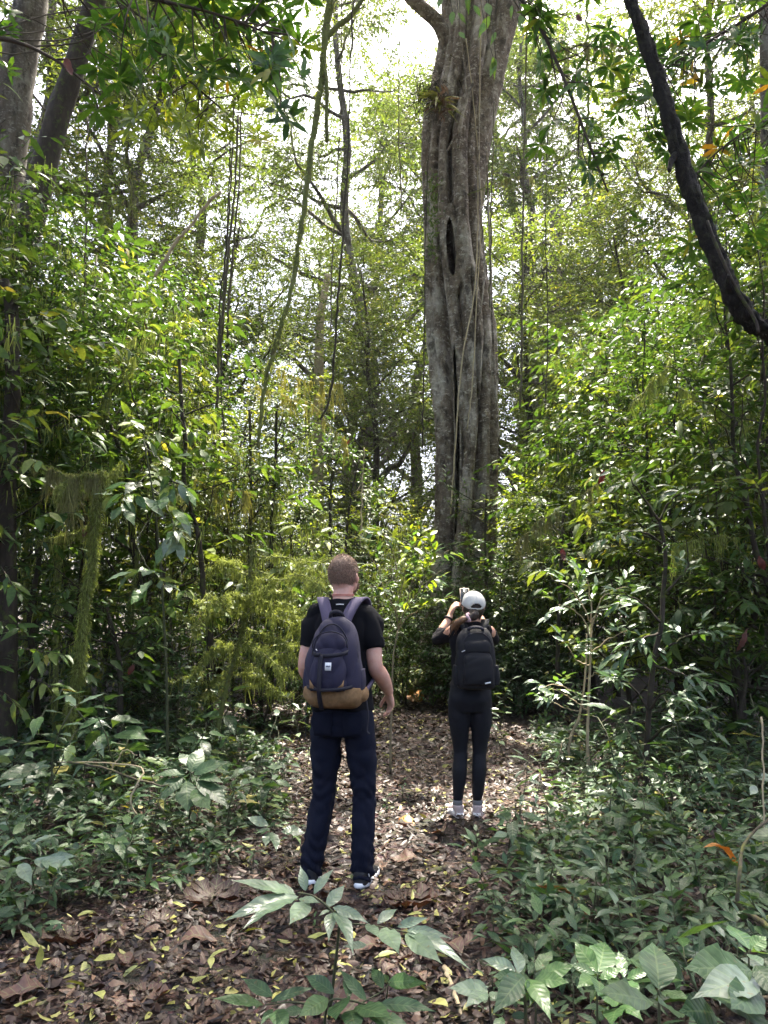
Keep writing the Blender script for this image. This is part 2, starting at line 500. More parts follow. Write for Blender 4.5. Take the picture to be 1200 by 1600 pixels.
M['bark_grey'] = bark_mat('bark_grey', (0.045, 0.036, 0.027), (0.12, 0.10, 0.08), lichen=(0.30, 0.285, 0.25), lich_amt=0.5, scale=8)
M['bark_fig'] = bark_mat('bark_fig', (0.070, 0.051, 0.037), (0.205, 0.158, 0.118), lichen=(0.50, 0.45, 0.385), lich_amt=0.72, scale=5.5, stretch=1.5, bump=1.0, bdist=0.06)
M['bark_mossy'] = bark_mat('bark_mossy', (0.06, 0.052, 0.025), (0.15, 0.14, 0.06), moss=(0.15, 0.175, 0.05), moss_amt=0.7, scale=22, stretch=0.6, bump=1.0)
M['liana'] = bark_mat('liana', (0.045, 0.036, 0.024), (0.12, 0.10, 0.068), scale=20, moss=(0.12, 0.13, 0.03), moss_amt=0.35)
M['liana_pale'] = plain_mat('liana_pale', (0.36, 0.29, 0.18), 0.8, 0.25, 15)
M['moss'] = leaf_mat('moss', [(0, (0.13, 0.155, 0.045)), (0.5, (0.25, 0.285, 0.085)), (1.0, (0.44, 0.47, 0.16))], rough=0.9, trans=0.35, spec=0.1, tint=(1.15, 1.2, 0.6))
M['moss_gold'] = leaf_mat('moss_gold', [(0, (0.17, 0.17, 0.05)), (0.5, (0.30, 0.29, 0.09)), (1.0, (0.48, 0.45, 0.16))], rough=0.9, trans=0.45, spec=0.1, tint=(1.2, 1.15, 0.6))
M['moss_grey'] = leaf_mat('moss_grey', [(0, (0.11, 0.11, 0.045)), (0.5, (0.20, 0.20, 0.085)), (1.0, (0.34, 0.33, 0.15))], rough=0.9, trans=0.35, spec=0.1, tint=(1.2, 1.15, 0.7))
M['litter'] = leaf_mat('litter', [(0, (0.010, 0.005, 0.004)), (0.3, (0.027, 0.013, 0.009)), (0.6, (0.062, 0.031, 0.020)), (0.80, (0.122, 0.066, 0.041)), (0.90, (0.22, 0.13, 0.08)), (0.93, (0.20, 0.19, 0.05)), (1.0, (0.30, 0.29, 0.08))], rough=0.5, trans=0.08, spec=0.45, tint=(1, .9, .6))
M['dead_leaf'] = leaf_mat('dead_leaf', [(0, (0.045, 0.018, 0.015)), (0.35, (0.095, 0.044, 0.033)), (0.7, (0.17, 0.088, 0.058)), (1.0, (0.30, 0.16, 0.075))], rough=0.6, trans=0.12, veins=0.35, vein_n=7, tint=(1.3, .8, .4), spots=0.4)
M['dead_orange'] = leaf_mat('dead_orange', [(0, (0.30, 0.10, 0.02)), (1.0, (0.45, 0.20, 0.04))], rough=0.5, trans=0.3, veins=0.3, tint=(1.3, .8, .3), spots=1.0)
M['dead_red'] = leaf_mat('dead_red', [(0, (0.055, 0.018, 0.016)), (1.0, (0.12, 0.040, 0.030))], rough=0.7, trans=0.25, tint=(1.5, .6, .5))
M['fallen_green'] = leaf_mat('fallen_green', [(0, (0.18, 0.19, 0.06)), (0.6, (0.30, 0.31, 0.09)), (1.0, (0.42, 0.38, 0.14))], rough=0.45, trans=0.15, veins=0.3)

def soil_mat():
    m, nt, N, L = new_mat('soil')
    out = N.new('ShaderNodeOutputMaterial')
    tc = N.new('ShaderNodeTexCoord')
    n1 = N.new('ShaderNodeTexNoise'); n1.inputs['Scale'].default_value = 1.4; n1.inputs['Detail'].default_value = 6
    n2 = N.new('ShaderNodeTexVoronoi'); n2.inputs['Scale'].default_value = 16.0
    n3 = N.new('ShaderNodeTexNoise'); n3.inputs['Scale'].default_value = 45; n3.inputs['Detail'].default_value = 5
    for n in (n1, n2, n3): L.new(tc.outputs['Object'], n.inputs['Vector'])
    cr = ramp(N, [(0.3, (0.018, 0.012, 0.009)), (0.7, (0.050, 0.033, 0.024))]); L.new(n3.outputs[0], cr.inputs[0])
    mx = N.new('ShaderNodeMix'); mx.data_type = 'RGBA'; mx.blend_type = 'OVERLAY'; mx.inputs[0].default_value = 0.35
    L.new(cr.outputs[0], mx.inputs[6]); L.new(n2.outputs['Color'], mx.inputs[7])
    p = N.new('ShaderNodeBsdfPrincipled'); p.inputs['Roughness'].default_value = 0.9
    L.new(mx.outputs[2], p.inputs['Base Color'])
    b = N.new('ShaderNodeBump'); b.inputs['Strength'].default_value = 0.8; b.inputs['Distance'].default_value = 0.03
    L.new(n3.outputs[0], b.inputs['Height']); L.new(b.outputs[0], p.inputs['Normal'])
    L.new(p.outputs[0], out.inputs[0])
    return m
M['soil'] = soil_mat()

# leaf shapes
T_ELL = [leaf_tpl(0.38, (0.42,), 0.25, 0.12, 0.45, 0.1), leaf_tpl(0.33, (0.38,), 0.35, 0.28, 0.4, 0.3)]
T_ELL2 = [leaf_tpl(0.40, (0.28, 0.66), 0.22, 0.15, 0.42, 0.25), leaf_tpl(0.34, (0.28, 0.66), 0.3, 0.32, 0.42, 0.4), leaf_tpl(0.44, (0.3, 0.7), 0.1, 0.05, 0.45, 0.2)]
T_LONG = [leaf_tpl(0.27, (0.35, 0.72), 0.25, 0.2, 0.55, 0.1), leaf_tpl(0.30, (0.35, 0.72), 0.2, 0.38, 0.58, 0.1)]
ST7 = (0.06, 0.14, 0.23, 0.33, 0.44, 0.55, 0.66, 0.77, 0.87, 0.95)
T_BIG = [leaf_tpl(0.42, ST7, 0.16, 0.22, 0.45, 0.25, 0.05, 1), leaf_tpl(0.38, ST7, 0.22, 0.34, 0.42, 0.3, 0.05, 2), leaf_tpl(0.45, ST7, 0.10, 0.12, 0.48, 0.2, 0.06, 3)]
T_LANCE = [leaf_tpl(0.27, ST7, 0.22, 0.22, 0.45, 0.35, 0.04, 4), leaf_tpl(0.25, ST7, 0.28, 0.38, 0.4, 0.4, 0.04, 5), leaf_tpl(0.30, ST7, 0.14, 0.1, 0.45, 0.35, 0.05, 6)]
ST4 = (0.12, 0.33, 0.58, 0.84)
T_MED = [leaf_tpl(0.38, ST4, 0.2, 0.2, 0.44, 0.3, 0.05, 7), leaf_tpl(0.33, ST4, 0.28, 0.36, 0.4, 0.35, 0.05, 8), leaf_tpl(0.42, ST4, 0.12, 0.08, 0.46, 0.25, 0.06, 9), leaf_tpl(0.30, ST4, 0.3, 0.5, 0.42, 0.35, 0.06, 10)]
# ================================================================== forest floor
def make_floor():
    xs = np.concatenate([np.linspace(-140, -9, 22), np.linspace(-8, 8, 110), np.linspace(9, 140, 22)])
    ys = np.concatenate([np.linspace(-40, 0.5, 12), np.linspace(1, 18, 110), np.linspace(19, 220, 30)])
    X, Y = np.meshgrid(xs, ys)
    rg = np.random.default_rng(3)
    Z = hgt(X, Y) + rg.normal(0, 0.006, X.shape)
    V = np.stack([X, Y, Z], -1).reshape(-1, 3)
    nx, ny = len(xs), len(ys)
    i = (np.arange(ny - 1)[:, None] * nx + np.arange(nx - 1)[None]).ravel()
    F = np.concatenate([np.stack([i, i + 1, i + nx + 1], -1), np.stack([i, i + nx + 1, i + nx], -1)])
    o = obj('forest_floor', build_mesh('forest_floor', [Chunk(V, F)], M['soil']))
    tag(o, 'dark brown soil of the forest floor', None, None, 'structure')
make_floor()

def litter_density(x, y):
    return np.ones_like(x)

def make_litter():
    rg = np.random.default_rng(11)
    # curled dead leaves, denser where the path is bare
    def batch(n, x0, x1, y0, y1, size, curl_t, lift):
        y = rg.uniform(y0, y1, n); half = np.maximum(0.7 * y, 2.0)
        x = rg.uniform(-1, 1, n) * np.minimum(half, x1) 
        for fx, fy in ((-0.39, 4.52), (-0.12, 4.50), (0.545, 5.94), (0.69, 5.94)):     # pushed aside by the shoes
            m = np.hypot(x - fx, (y - fy - 0.05) * 0.6) < 0.085
            x = np.where(m, fx + np.sign(x - fx + 1e-6) * 0.11, x)
        z = hgt(x, y) + rg.uniform(0.004, lift, n)
        az = rg.uniform(0, 6.28, n)
        d = np.stack([np.cos(az), np.sin(az), rg.normal(0, 0.15, n)], -1)
        nn = np.stack([rg.normal(0, 0.30, n), rg.normal(0, 0.30, n), np.where(rg.uniform(0, 1, n) < 0.5, 1, -1) * np.ones(n)], -1)
        Rm = frames(d, nn)
        v = np.clip(rg.beta(1.6, 2.2, n) * 0.95, 0, 0.9)
        fresh = rg.uniform(0, 1, n) < 0.07
        v = np.where(fresh, rg.uniform(0.95, 1.1, n), v)
        # patches of paler and darker litter
        v = v + 0.12 * np.sin(2.3 * x + 1.0) * np.sin(1.9 * y)*(~fresh)
        s = size * rg.uniform(0.5, 1.35, n)
        pick = rg.integers(0, len(curl_t), n)
        return [scatter(t, np.stack([x, y, z], -1)[pick == i], Rm[pick == i], s[pick == i], np.clip(v, 0, 1.1)[pick == i]) for i, t in enumerate(curl_t)]
    curl = [leaf_tpl(0.42, (0.3, 0.7), 0.35, 0.18, 0.45, 0.15, 0.2, 1), leaf_tpl(0.36, (0.3, 0.7), 0.55, -0.2, 0.45, 0.2, 0.2, 2), leaf_tpl(0.5, (0.3, 0.7), 0.2, 0.2, 0.5, 0.1, 0.3, 3), leaf_tpl(0.30, (0.3, 0.7), 0.15, 0.35, 0.5, 0.1, 0.2, 4)]
    ch = batch(17000, 0, 3.0, 2.2, 4.6, 0.054, curl, 0.035) + batch(17000, 0, 3.2, 4.6, 8.5, 0.064, curl, 0.04) + batch(12500, 0, 2.6, 8.5, 16, 0.085, curl, 0.05)
    o = obj('leaf_litter', build_mesh('leaf_litter', ch, M['litter']))
    tag(o, 'brown dead leaf litter covering the whole path', 'leaf litter', None, 'stuff')
make_litter()

# ================================================================== tree generator
def tree_meshes(seed, H, r0, lo, spread, nlimb, ntw, K, twl, lsize, tpls, leaf, bark, droop=0.25, el=(0, 50), wob=0.06, up=0.2, stems=1, jit=0.3, clump=0.3, twrad=0.004, sides=8, hi=1.0, mossn=0, mossl=0.25, flat=1.0, puffs=0, sig=0.7):
    rg = np.random.default_rng(seed)
    wood, starts, dirs, limbs = [], [], [], []
    for s in range(stems):
        n = 12
        t = np.linspace(0, 1, n)
        h = H * (1 if s == 0 else rg.uniform(0.6, 0.95))
        lean = rg.normal(0, 0.04 + 0.07 * (stems > 1), 2)
        w = np.cumsum(rg.normal(0, wob, (n, 2)), 0) * H / n * 2.2
        w = w - w[0] - (w[-1] - w[0]) * t[:, None] * 0.85
        P = np.stack([w[:, 0] - w[0, 0] + lean[0] * t * h + (0.08 * rg.normal() if s else 0), w[:, 1] - w[0, 1] + lean[1] * t * h + (0.08 * rg.normal() if s else 0), t * h - 0.06], -1)
        P = catmull(P, 26)
        rad = r0 * (1 - 0.82 * np.linspace(0, 1, 26)) * (1 if s == 0 else 0.7)
        rad[0:3] *= np.array([1.5, 1.25, 1.08])
        wood.append(tube(P, rad, sides, 0.10, seed + s))
        nl = nlimb if s == 0 else max(3, nlimb // 2)
        for i in range(nl):
            f = lo + (hi - lo) * (i + rg.uniform(0, 0.9)) / nl
            p0 = P[min(25, int(f * 25))]
            az = i * 2.4 + rg.uniform(-0.6, 0.6) + s
            L = spread * rg.uniform(0.55, 1.1) * (1.05 - 0.55 * f)
            e = R(rg.uniform(*el))
            d = np.array([math.cos(az) * math.cos(e), math.sin(az) * math.cos(e), math.sin(e)])
            q = np.linspace(0, 1, 6)[:, None]
            bend = np.array([0, 0, up * L]) * q ** 2 + rg.normal(0, 0.06 * L, (6, 3)) * q
            Q = p0 + d * L * q + bend
            lr = rad[min(25, int(f * 25))]
            Q = catmull(Q, 10)
            wood.append(tube(Q, np.linspace(lr * 0.6, max(lr * 0.12, 0.004), 10), 5, cap=False))
            limbs.append(Q)
    per = ntw // len(limbs)
    for Q in limbs:
        p, tg = along(Q, per, rg, 0.2, 1.0)
        if puffs:       # leaves gathered in separate clumps with open sky between
            cp_, _ = along(Q, puffs, rg, 0.35, 1.0)
            p = cp_[rg.integers(0, puffs, per)]
            off = rg.normal(0, 1, (per, 3)) * sig * np.array([1, 1, 0.55]) / 0.55
        else:
            off = rg.normal(0, 1, (per, 3)) * clump * spread * np.array([1, 1, 0.6 * flat])
        starts.append(p + off * 0.55)
        dirs.append(tg * 0.5 + nrm(off) * 0.75 + rg.normal(0, 0.25, (per, 3)) - np.array([0, 0, 0.12]))
    st, dr = np.concatenate(starts), np.concatenate(dirs)
    dr[:, 2] *= 0.6
    keep = st[:, 2] > 0.12
    st, dr = st[keep], dr[keep]
    ch = twigs(rg, st, dr, twl * rg.uniform(0.6, 1.2, len(st)), K, lsize, tpls, droop=droop, jit=jit, rad=twrad)
    tm = build_mesh('trunk', wood, bark)
    cm = build_mesh('crown', ch, [leaf, M['twig']])
    mm = None
    if mossn:
        pts = []
        for Q in limbs:
            p, _ = along(Q, mossn // len(limbs), rg, 0.1, 1.0)
            # moss hangs in tufts
            c, _ = along(Q, 4, rg, 0.1, 1.0)
            k = rg.integers(0, 4, len(p))
            p = np.where((rg.uniform(0, 1, len(p)) < 0.75)[:, None], c[k] + rg.normal(0, 0.05, p.shape), p)
            pts.append(p)
        p = np.concatenate(pts)
        mm = build_mesh('hanging_moss', [moss_strands(rg, p, mossl * rg.uniform(0.3, 1.3, len(p)), 0.006)], M['moss'])
    return tm, cm, mm

def place(name, protos, loc, rz, s, label, cat, group=None, zs=None):
    e = empty(name, loc, rz, s)
    if zs: e.scale = (s, s, s * zs)
    tag(e, label, cat, group)
    obj('trunk', protos[0], e)
    obj('crown', protos[1], e)
    if protos[2] is not None:
        obj('hanging_moss', protos[2], e)['kind'] = 'stuff'
    return e

SUN_TARGETS = [(1.2, 6.2, 0.05, 0.5), (0.75, 6.5, 0.05, 0.35), (0.22, 5.25, 0.02, 0.22), (0.42, 5.55, 0.02, 0.15), (1.9, 6.8, 1.3, 0.5), (2.3, 7.0, 0.6, 0.3), (0.3, 7.3, 1.9, 0.5), (-2.0, 8.4, 2.6, 0.3), (0.80, 2.5, 0.2, 0.18), (-2.75, 7.0, 1.7, 0.3), (-2.85, 7.15, 0.9, 0.25), (-1.3, 8.3, 1.6, 0.3), (-1.9, 8.4, 2.9, 0.3),
               (-1.0, 7.4, 0.1, 0.3), (-0.4, 7.8, 0.0, 0.2), (1.9, 8.5, 3.0, .5), (-0.9, 10.4, 4.0, .6), (-3, 8, 3.5, .5), (3.0, 8, 3.5, .5), (2.6, 9, 4.5, .6), (-3.5, 9.5, 5, .6), (0.02, 4.45, 1.25, 0.12), (-1.9, 5.6, 0.3, 0.15),
               (2.2, 7.6, 2.2, 0.4), (3.1, 8.6, 2.8, 0.45), (2.6, 10.2, 4.2, 0.5), (3.9, 10, 5.0, 0.5), (2.3, 12.4, 3.4, 0.5), (-2.6, 9.2, 2.0, 0.4), (-3.8, 9.0, 4.0, 0.5), (-1.9, 10.8, 3.2, 0.5), (-3.0, 11.5, 4.8, 0.5), (-0.9, 12.5, 2.6, 0.5), (0.2, 12.8, 1.6, 0.4), (1.5, 12.2, 2.0, 0.4), (-4.6, 8.2, 3.0, 0.4), (4.2, 8.4, 2.2, 0.4)]
def sun_keep(P):
    """gaps cut in the crowns overhead so sun reaches chosen spots: True where a point stays out of the sun shafts"""
    k = np.ones(len(P), bool)
    s = np.array(SUND)
    for x, y, z, r in SUN_TARGETS:
        v = P - np.array([x, y, z])
        t = v @ s
        d = np.linalg.norm(v - t[:, None] * s, axis=1)
        k &= ~((d < r + 0.25) & (t > 0.5))
    return k

# ================================================================== the giant strangler fig
FIG_Y = 15.0
def make_fig():
    rg = np.random.default_rng(5)
    # centre line and half width read off the trunk: photo row -> (centre column, width)
    rows = [(1088, 712, 190), (1040, 714, 140), (960, 717, 122), (880, 721, 116), (797, 726, 114), (687, 727, 114), (522, 720, 116), (385, 708, 101), (247, 705, 99), (181, 712, 98), (110, 727, 96), (55, 733, 94), (0, 735, 92), (-70, 740, 92), (-150, 748, 100), (-260, 755, 80)]
    C, Rr = [], []
    for py, px, w in rows:
        p = at(px, py, FIG_Y)
        depth = FIG_Y * math.cos(PITCH) + (p[2] - CAMZ) * math.sin(PITCH)
        C.append(p); Rr.append(w / 2 / FPX * depth)
    C = np.array(C); Rr = np.array(Rr)
    C[0, 2] = -0.2
    z = np.linspace(C[0, 2], C[-1, 2], 330)
    cx = np.interp(z, C[:, 2], C[:, 0]); cy_ = np.interp(z, C[:, 2], C[:, 1]); rr = np.interp(z, C[:, 2], Rr)
    k = np.ones(15) / 15
    cx = np.convolve(np.pad(cx, 7, 'edge'), k, 'valid'); rr = np.convolve(np.pad(rr, 7, 'edge'), k, 'valid')
    nt = 280
    th = np.linspace(0, 2 * math.pi, nt, endpoint=False)
    depthf = np.zeros((len(z), nt))
    ncol = 13
    zz = (z - z[0]) / (z[-1] - z[0])
    for c in range(ncol):
        a0 = 2 * math.pi * (c + rg.uniform(-0.3, 0.3)) / ncol
        ph = rg.uniform(0, 6.28, 3)
        ac = a0 + 0.22 * np.sin(5.5 * zz + ph[0]) + 0.10 * np.sin(15 * zz + ph[1]) + 0.3 * (zz - 0.4) * rg.normal()
        wd = (0.16 + 0.13 * rg.uniform(0, 1)) * (1 + 0.30 * np.sin(7 * zz + ph[2])) * (1 + 0.15 * np.sin(31 * zz + ph[1]))
        amp = rg.uniform(0.62, 1.0) * (1 + 0.07 * np.sin(21 * zz + ph[0]))
        dth = (th[None] - ac[:, None] + math.pi) % (2 * math.pi) - math.pi
        q = np.clip(1 - (dth / wd[:, None]) ** 2, 0, 1)
        depthf = np.maximum(depthf, amp[:, None] * np.sqrt(q)) if np.ndim(amp) else np.maximum(depthf, amp * np.sqrt(q))
    # the almond shaped hollow and the long dark slit under it (facing the camera: theta = -pi/2)
    thc = -math.pi / 2
    def dip(pyc, pxc, hh, hw, deep):
        pc = at(pxc, pyc, FIG_Y)
        zc = pc[2]
        cxx = np.interp(zc, z, cx); r = np.interp(zc, z, rr)
        tt = -math.acos(np.clip((pc[0] - cxx) / r, -1, 1))
        dz = (z - zc) / hh
        dt = ((th[None] - tt + math.pi) % (2 * math.pi) - math.pi) / (hw * np.maximum(0.05, np.sqrt(np.clip(1 - dz ** 2, 0, 1))))[:, None]
        return deep * ((np.abs(dz)[:, None] < 1) & (np.abs(dt) < 1)) * np.clip((1 - np.abs(dt)) * 12, 0, 1)
    cut = dip(406, 699, 0.58, 0.14, 1.0) + dip(700, 708, 1.9, 0.055, 1.0) + dip(275, 697, 0.55, 0.06, 1.0)     # open into the hollow inside
    lip = np.clip(dip(406, 699, 0.95, 0.42, 1.0), 0, 1) + np.clip(dip(700, 708, 2.1, 0.14, 1.0), 0, 1)
    hole = dip(280, 696, 0.9, 0.12, 0.7) + dip(560, 740, 1.6, 0.07, 0.7)
    r = rr[:, None] * (0.50 + 0.51 * depthf)
    r = r * (1 - 0.86 * np.clip(hole, 0, 1))
    r = np.maximum(r, rr[:, None] * 0.86 * np.clip(lip, 0, 1))
    # knobbly bark
    nz = rg.normal(0, 1, (len(z), nt))
    for _ in range(2): nz = (nz + np.roll(nz, 1, 1) + np.roll(nz, -1, 1) + np.roll(nz, 1, 0) + np.roll(nz, -1, 0)) / 3.2
    r = r * (1 + 0.012 * nz) + 0.015 * np.sin(z * 9)[:, None] * np.sin(3 * th + z[:, None])[..., ] * 0.6
    # buttress flare
    fl = np.exp(-np.clip(z - 0, 0, None) / 0.7)
    r = r * (1 + 0.5 * fl[:, None] * (0.6 + 0.6 * np.cos(6 * th + 1.0))[None])
    V = np.stack([cx[:, None] + r * np.cos(th)[None], cy_[:, None] + r * np.sin(th)[None], np.repeat(z[:, None], nt, 1)], -1)
    n = len(z)
    i = np.arange(n - 1)[:, None] * nt; j = np.arange(nt)[None]; j2 = (j + 1) % nt
    a, b, c_, d = i + j, i + j2, i + nt + j2, i + nt + j
    F = np.concatenate([np.stack([a, b, c_], -1).reshape(-1, 3), np.stack([a, c_, d], -1).reshape(-1, 3)])
    F = F[~((cut.reshape(-1) > 0.4)[F].any(1))]
    base = C[0] * np.array([1, 1, 0])
    V = V.reshape(-1, 3) - base
    root = empty('strangler_fig', base)
    tag(root, 'giant grey fluted strangler fig trunk with a dark almond-shaped hollow', 'tree')
    obj('trunk', build_mesh('trunk', [Chunk(V, F)], M['bark_fig']), root)
    # main limbs
    def limb(pts, r0, r1, nm='limb', mat='bark_fig', rough=0.12, n=24):
        P = catmull(np.array([at(*p) for p in pts]), n) - base
        return obj(nm, build_mesh(nm, [tube(P, np.linspace(r0, r1, n), 16, rough, 3)], M[mat]), root), P
    limb([(716, 120, 15), (690, 45, 14.85), (648, 2, 14.6), (560, -80, 14.2), (440, -170, 13.5)], 0.17, 0.10)
    limb([(728, 330, 14.95), (742, 240, 14.9), (757, 160, 14.85), (776, 80, 14.8), (798, 0, 14.8), (832, -120, 14.9), (880, -300, 15)], 0.30, 0.25)
    # aerial roots that run down the bark
    for pts, r_ in [([(752, -40, 14.1), (750, 120, 14.15), (747, 300, 14.2), (742, 450, 14.1), (722, 560, 14.0), (712, 690, 13.95), (704, 803, 13.9)], 0.013),
                    ([(728, 60, 14.2), (742, 180, 14.2), (752, 330, 14.2), (744, 480, 14.15), (738, 600, 14.1), (730, 670, 14.1)], 0.011),
                    ([(716, 30, 14.2), (728, 130, 14.2), (716, 200, 14.15), (700, 235, 14.2)], 0.02),
                    ([(742, 120, 14.2), (724, 175, 14.12), (716, 230, 14.1)], 0.03),
                    ([(760, 230, 14.3), (766, 400, 14.35), (772, 560, 14.3), (780, 690, 14.3)], 0.02),
                    ([(752, 90, 14.2), (748, 260, 14.15), (757, 420, 14.2), (746, 520, 14.1)], 0.014)]:
        pale = r_ in (0.013, 0.011)
        P = catmull(np.array([at(*p) for p in pts]), 40) - base
        P[:, :2] += np.random.default_rng(1).normal(0, 0.006, (40, 2))
        obj('aerial_root', build_mesh('aerial_root', [tube(P, r_, 6, 0.1, 2)], M['liana_pale' if pale else 'bark_fig']), root)
    # spreading surface roots
    for az, L in ((-2.3, 2.2), (-1.5, 1.8), (-0.7, 2.0), (-2.9, 1.6)):
        q = np.linspace(0, 1, 14)
        P = np.stack([np.cos(az + 0.4 * q ** 2) * (0.8 + L * q), np.sin(az + 0.4 * q ** 2) * (0.8 + L * q), 0.35 * (1 - q) ** 2 + 0.03 - 0.1 * q], -1)
        obj('surface_root', build_mesh('surface_root', [tube(P, np.linspace(0.2, 0.05, 14), 8, 0.15, 3)], M['bark_mossy']), root)
    # crown high above
    rg = np.random.default_rng(17)
    cpts = np.concatenate([rg.normal(0, 1, (60, 3)) * np.array([3.6, 3.0, 1.6]) + np.array([0, 0.5, 19.5])])
    st, dr = [], []
    for c in cpts:
        st.append(c + rg.normal(0, 0.6, (26, 3))); dr.append(rg.normal(0, 1, (26, 3)) * np.array([1, 1, 0.4]))
    st, dr = np.concatenate(st), np.concatenate(dr)
    kp = sun_keep(st + base)
    ch = twigs(rg, st[kp], dr[kp], 0.6, 9, 0.15, T_ELL, rad=0.006)
    obj('crown', build_mesh('crown', ch, [M['leaf_far'], M['twig']]), root)
    # green ferny growth in the cleft
    pc = np.array([at(676, 270 + 12 * i, 14.05) for i in range(12)]) - base
    p, _ = along(pc, 260, rg)
    fu = leafs = scatter(T_ELL[0], p + rg.normal(0, 0.06, p.shape), frames(rg.normal(0, 1, p.shape) + np.array([0, -0.8, 0.2]), rg.normal(0, 1, p.shape)), rg.uniform(0.05, 0.13, len(p)), rg.uniform(0, 0.7, len(p)))
    obj('clinging_fern', build_mesh('clinging_fern', [fu], [M['leaf_mid']]), root)['kind'] = 'stuff'
    # bromeliad growing on the bark
    bl = at(688, 160, 13.95)
    br = empty('bromeliad', bl)
    tag(br, 'bromeliad with pale arching leaves and rusty red centre on the fig trunk', 'bromeliad')
    rg = np.random.default_rng(8)
    n = 30
    az = rg.uniform(-0.3, 3.44, n) + math.pi
    d = np.stack([np.cos(az), np.sin(az) * 0.7 - 0.1, rg.uniform(-0.5, 0.7, n)], -1)
    TB = leaf_tpl(0.13, ST4, 0.5, 0.55, 0.25, 0.1)
    obj('leaf_rosette', build_mesh('leaf_rosette', [scatter(TB, rg.normal(0, 0.06, (n, 3)), frames(d, np.tile([0, 0, 1.0], (n, 1)) + rg.normal(0, .2, (n, 3))), rg.uniform(0.28, 0.6, n), rg.uniform(0.3, 1, n))], [M['fallen_green']]), br)
    n = 60
    d = rg.normal(0, 1, (n, 3)) + np.array([0, -0.8, -0.5])
    obj('red_centre', build_mesh('red_centre', [scatter(leaf_tpl(0.2, ST4, 0.5, 0.3), rg.normal(0, 0.10, (n, 3)) + np.array([0.02, -0.05, -0.12]), frames(d, rg.normal(0, 1, (n, 3))), rg.uniform(0.12, 0.34, n), rg.uniform(0, 1, n))], [M['dead_leaf']]), br)
    p = rg.normal(0, 1, (700, 3)) * np.array([0.18, 0.12, 0.22]) + np.array([-0.2, 0.05, 0.2])
    obj('root_ball', build_mesh('root_ball', [moss_strands(rg, p, rg.uniform(0.1, 0.3, 700), 0.008, out=rg.normal(0, 1, (700, 3)))], [M['bark_dark']]), br)['kind'] = 'stuff'
make_fig()

# ================================================================== trees behind
TALL = [tree_meshes(100, 20, 0.26, 0.16, 4.8, 28, 2900, 10, 0.7, 0.165, T_ELL, M['leaf_far'], M['bark_grey'], clump=0.28, el=(-5, 40), jit=0.4, mossn=1800, mossl=0.8, twrad=0.008, puffs=2, sig=0.5),
        tree_meshes(101, 17, 0.22, 0.20, 4.2, 26, 2700, 10, 0.65, 0.155, T_ELL, M['leaf_far'], M['bark_grey'], clump=0.25, el=(0, 45), jit=0.4, twrad=0.008, puffs=2, sig=0.48),
        tree_meshes(102, 23, 0.30, 0.34, 5.4, 26, 2800, 10, 0.75, 0.17, T_ELL, M['leaf_far'], M['bark_grey'], clump=0.3, el=(-5, 35), jit=0.4, mossn=1800, mossl=1.0, twrad=0.008, puffs=2, sig=0.55),
        tree_meshes(103, 13, 0.16, 0.12, 3.6, 26, 2700, 10, 0.6, 0.15, T_ELL, M['leaf_far'], M['bark_dark'], clump=0.3, el=(-5, 45), jit=0.4, twrad=0.007, puffs=2, sig=0.55)]
TALL_SPOTS = [  # photo column at the ground, distance, variant, turn, scale
    (585, 24, 0, 0.3, 1.2), (455, 30, 3, 1.3, 1.25), (250, 21, 0, 1.9, 1.05), (330, 31, 2, 2.6, 1.2), (120, 26, 1, 0.9, 1.5), (-60, 19, 0, 4.0, 1.2),
    (640, 34, 1, 1.1, 1.5), (560, 37, 1, 2.9, 1.75), (866, 27, 1, 3.6, 1.5), (1010, 33, 2, 1.5, 1.2), (800, 36, 0, 5.2, 1.6), (1120, 22, 1, 0.4, 1.25),
    (1270, 20, 1, 2.2, 1.2), (950, 45, 1, 4.4, 1.4),
    (1180, 40, 0, 3.0, 1.5), (590, 20, 3, 3.3, 0.85), (860, 20, 3, 5.0, 0.9), (330, 18, 3, 0.2, 0.85), (1000, 19, 3, 2.5, 0.9)]
TALL_LABEL = {0: 'tall moss-hung grey tree', 1: 'tall slender pale-crowned tree', 2: 'lofty wide-crowned grey tree', 3: 'smaller dark-barked leafy tree'}
def tall_where(px, Y):
    w = 'at the far left edge' if px < 100 else 'left of the hanging liana bundle' if px < 340 else 'behind the mossy leaning liana' if px < 520 else 'just left of the giant fig' if px < 700 else 'just right of the giant fig' if px < 900 else 'under the dark bent trunk' if px < 1080 else 'at the far right edge'
    return w + (', far back' if Y > 30 else '')
def single_out(items):
    """items: (label, column); add which one it is, counted from the left, where a label repeats"""
    by = {}
    for i, (lab, px) in enumerate(items): by.setdefault(lab, []).append((px, i))
    out = [lab for lab, _ in items]
    ORD = ['leftmost of them'] + [w + ' from left' for w in 'second third fourth fifth sixth seventh eighth ninth tenth eleventh twelfth thirteenth fourteenth fifteenth sixteenth seventeenth eighteenth nineteenth twentieth'.split()]
    for lab, m in by.items():
        if len(m) > 1:
            for k, (_, i) in enumerate(sorted(m)):
                out[i] = lab + ', ' + ('rightmost of them' if k == len(m) - 1 else ORD[min(k, 19)])
    return out
for (px, Y, v, rz, s), lab in zip(TALL_SPOTS, single_out([(TALL_LABEL[t[2]] + ' ' + tall_where(t[0], t[1]), t[0]) for t in TALL_SPOTS])):
    x = gx(px, Y)
    place('forest_tree', TALL[v], (x, Y, float(hgt(x, Y)) - 0.1), rz, s, lab, 'tree', 'forest trees behind the clearing')

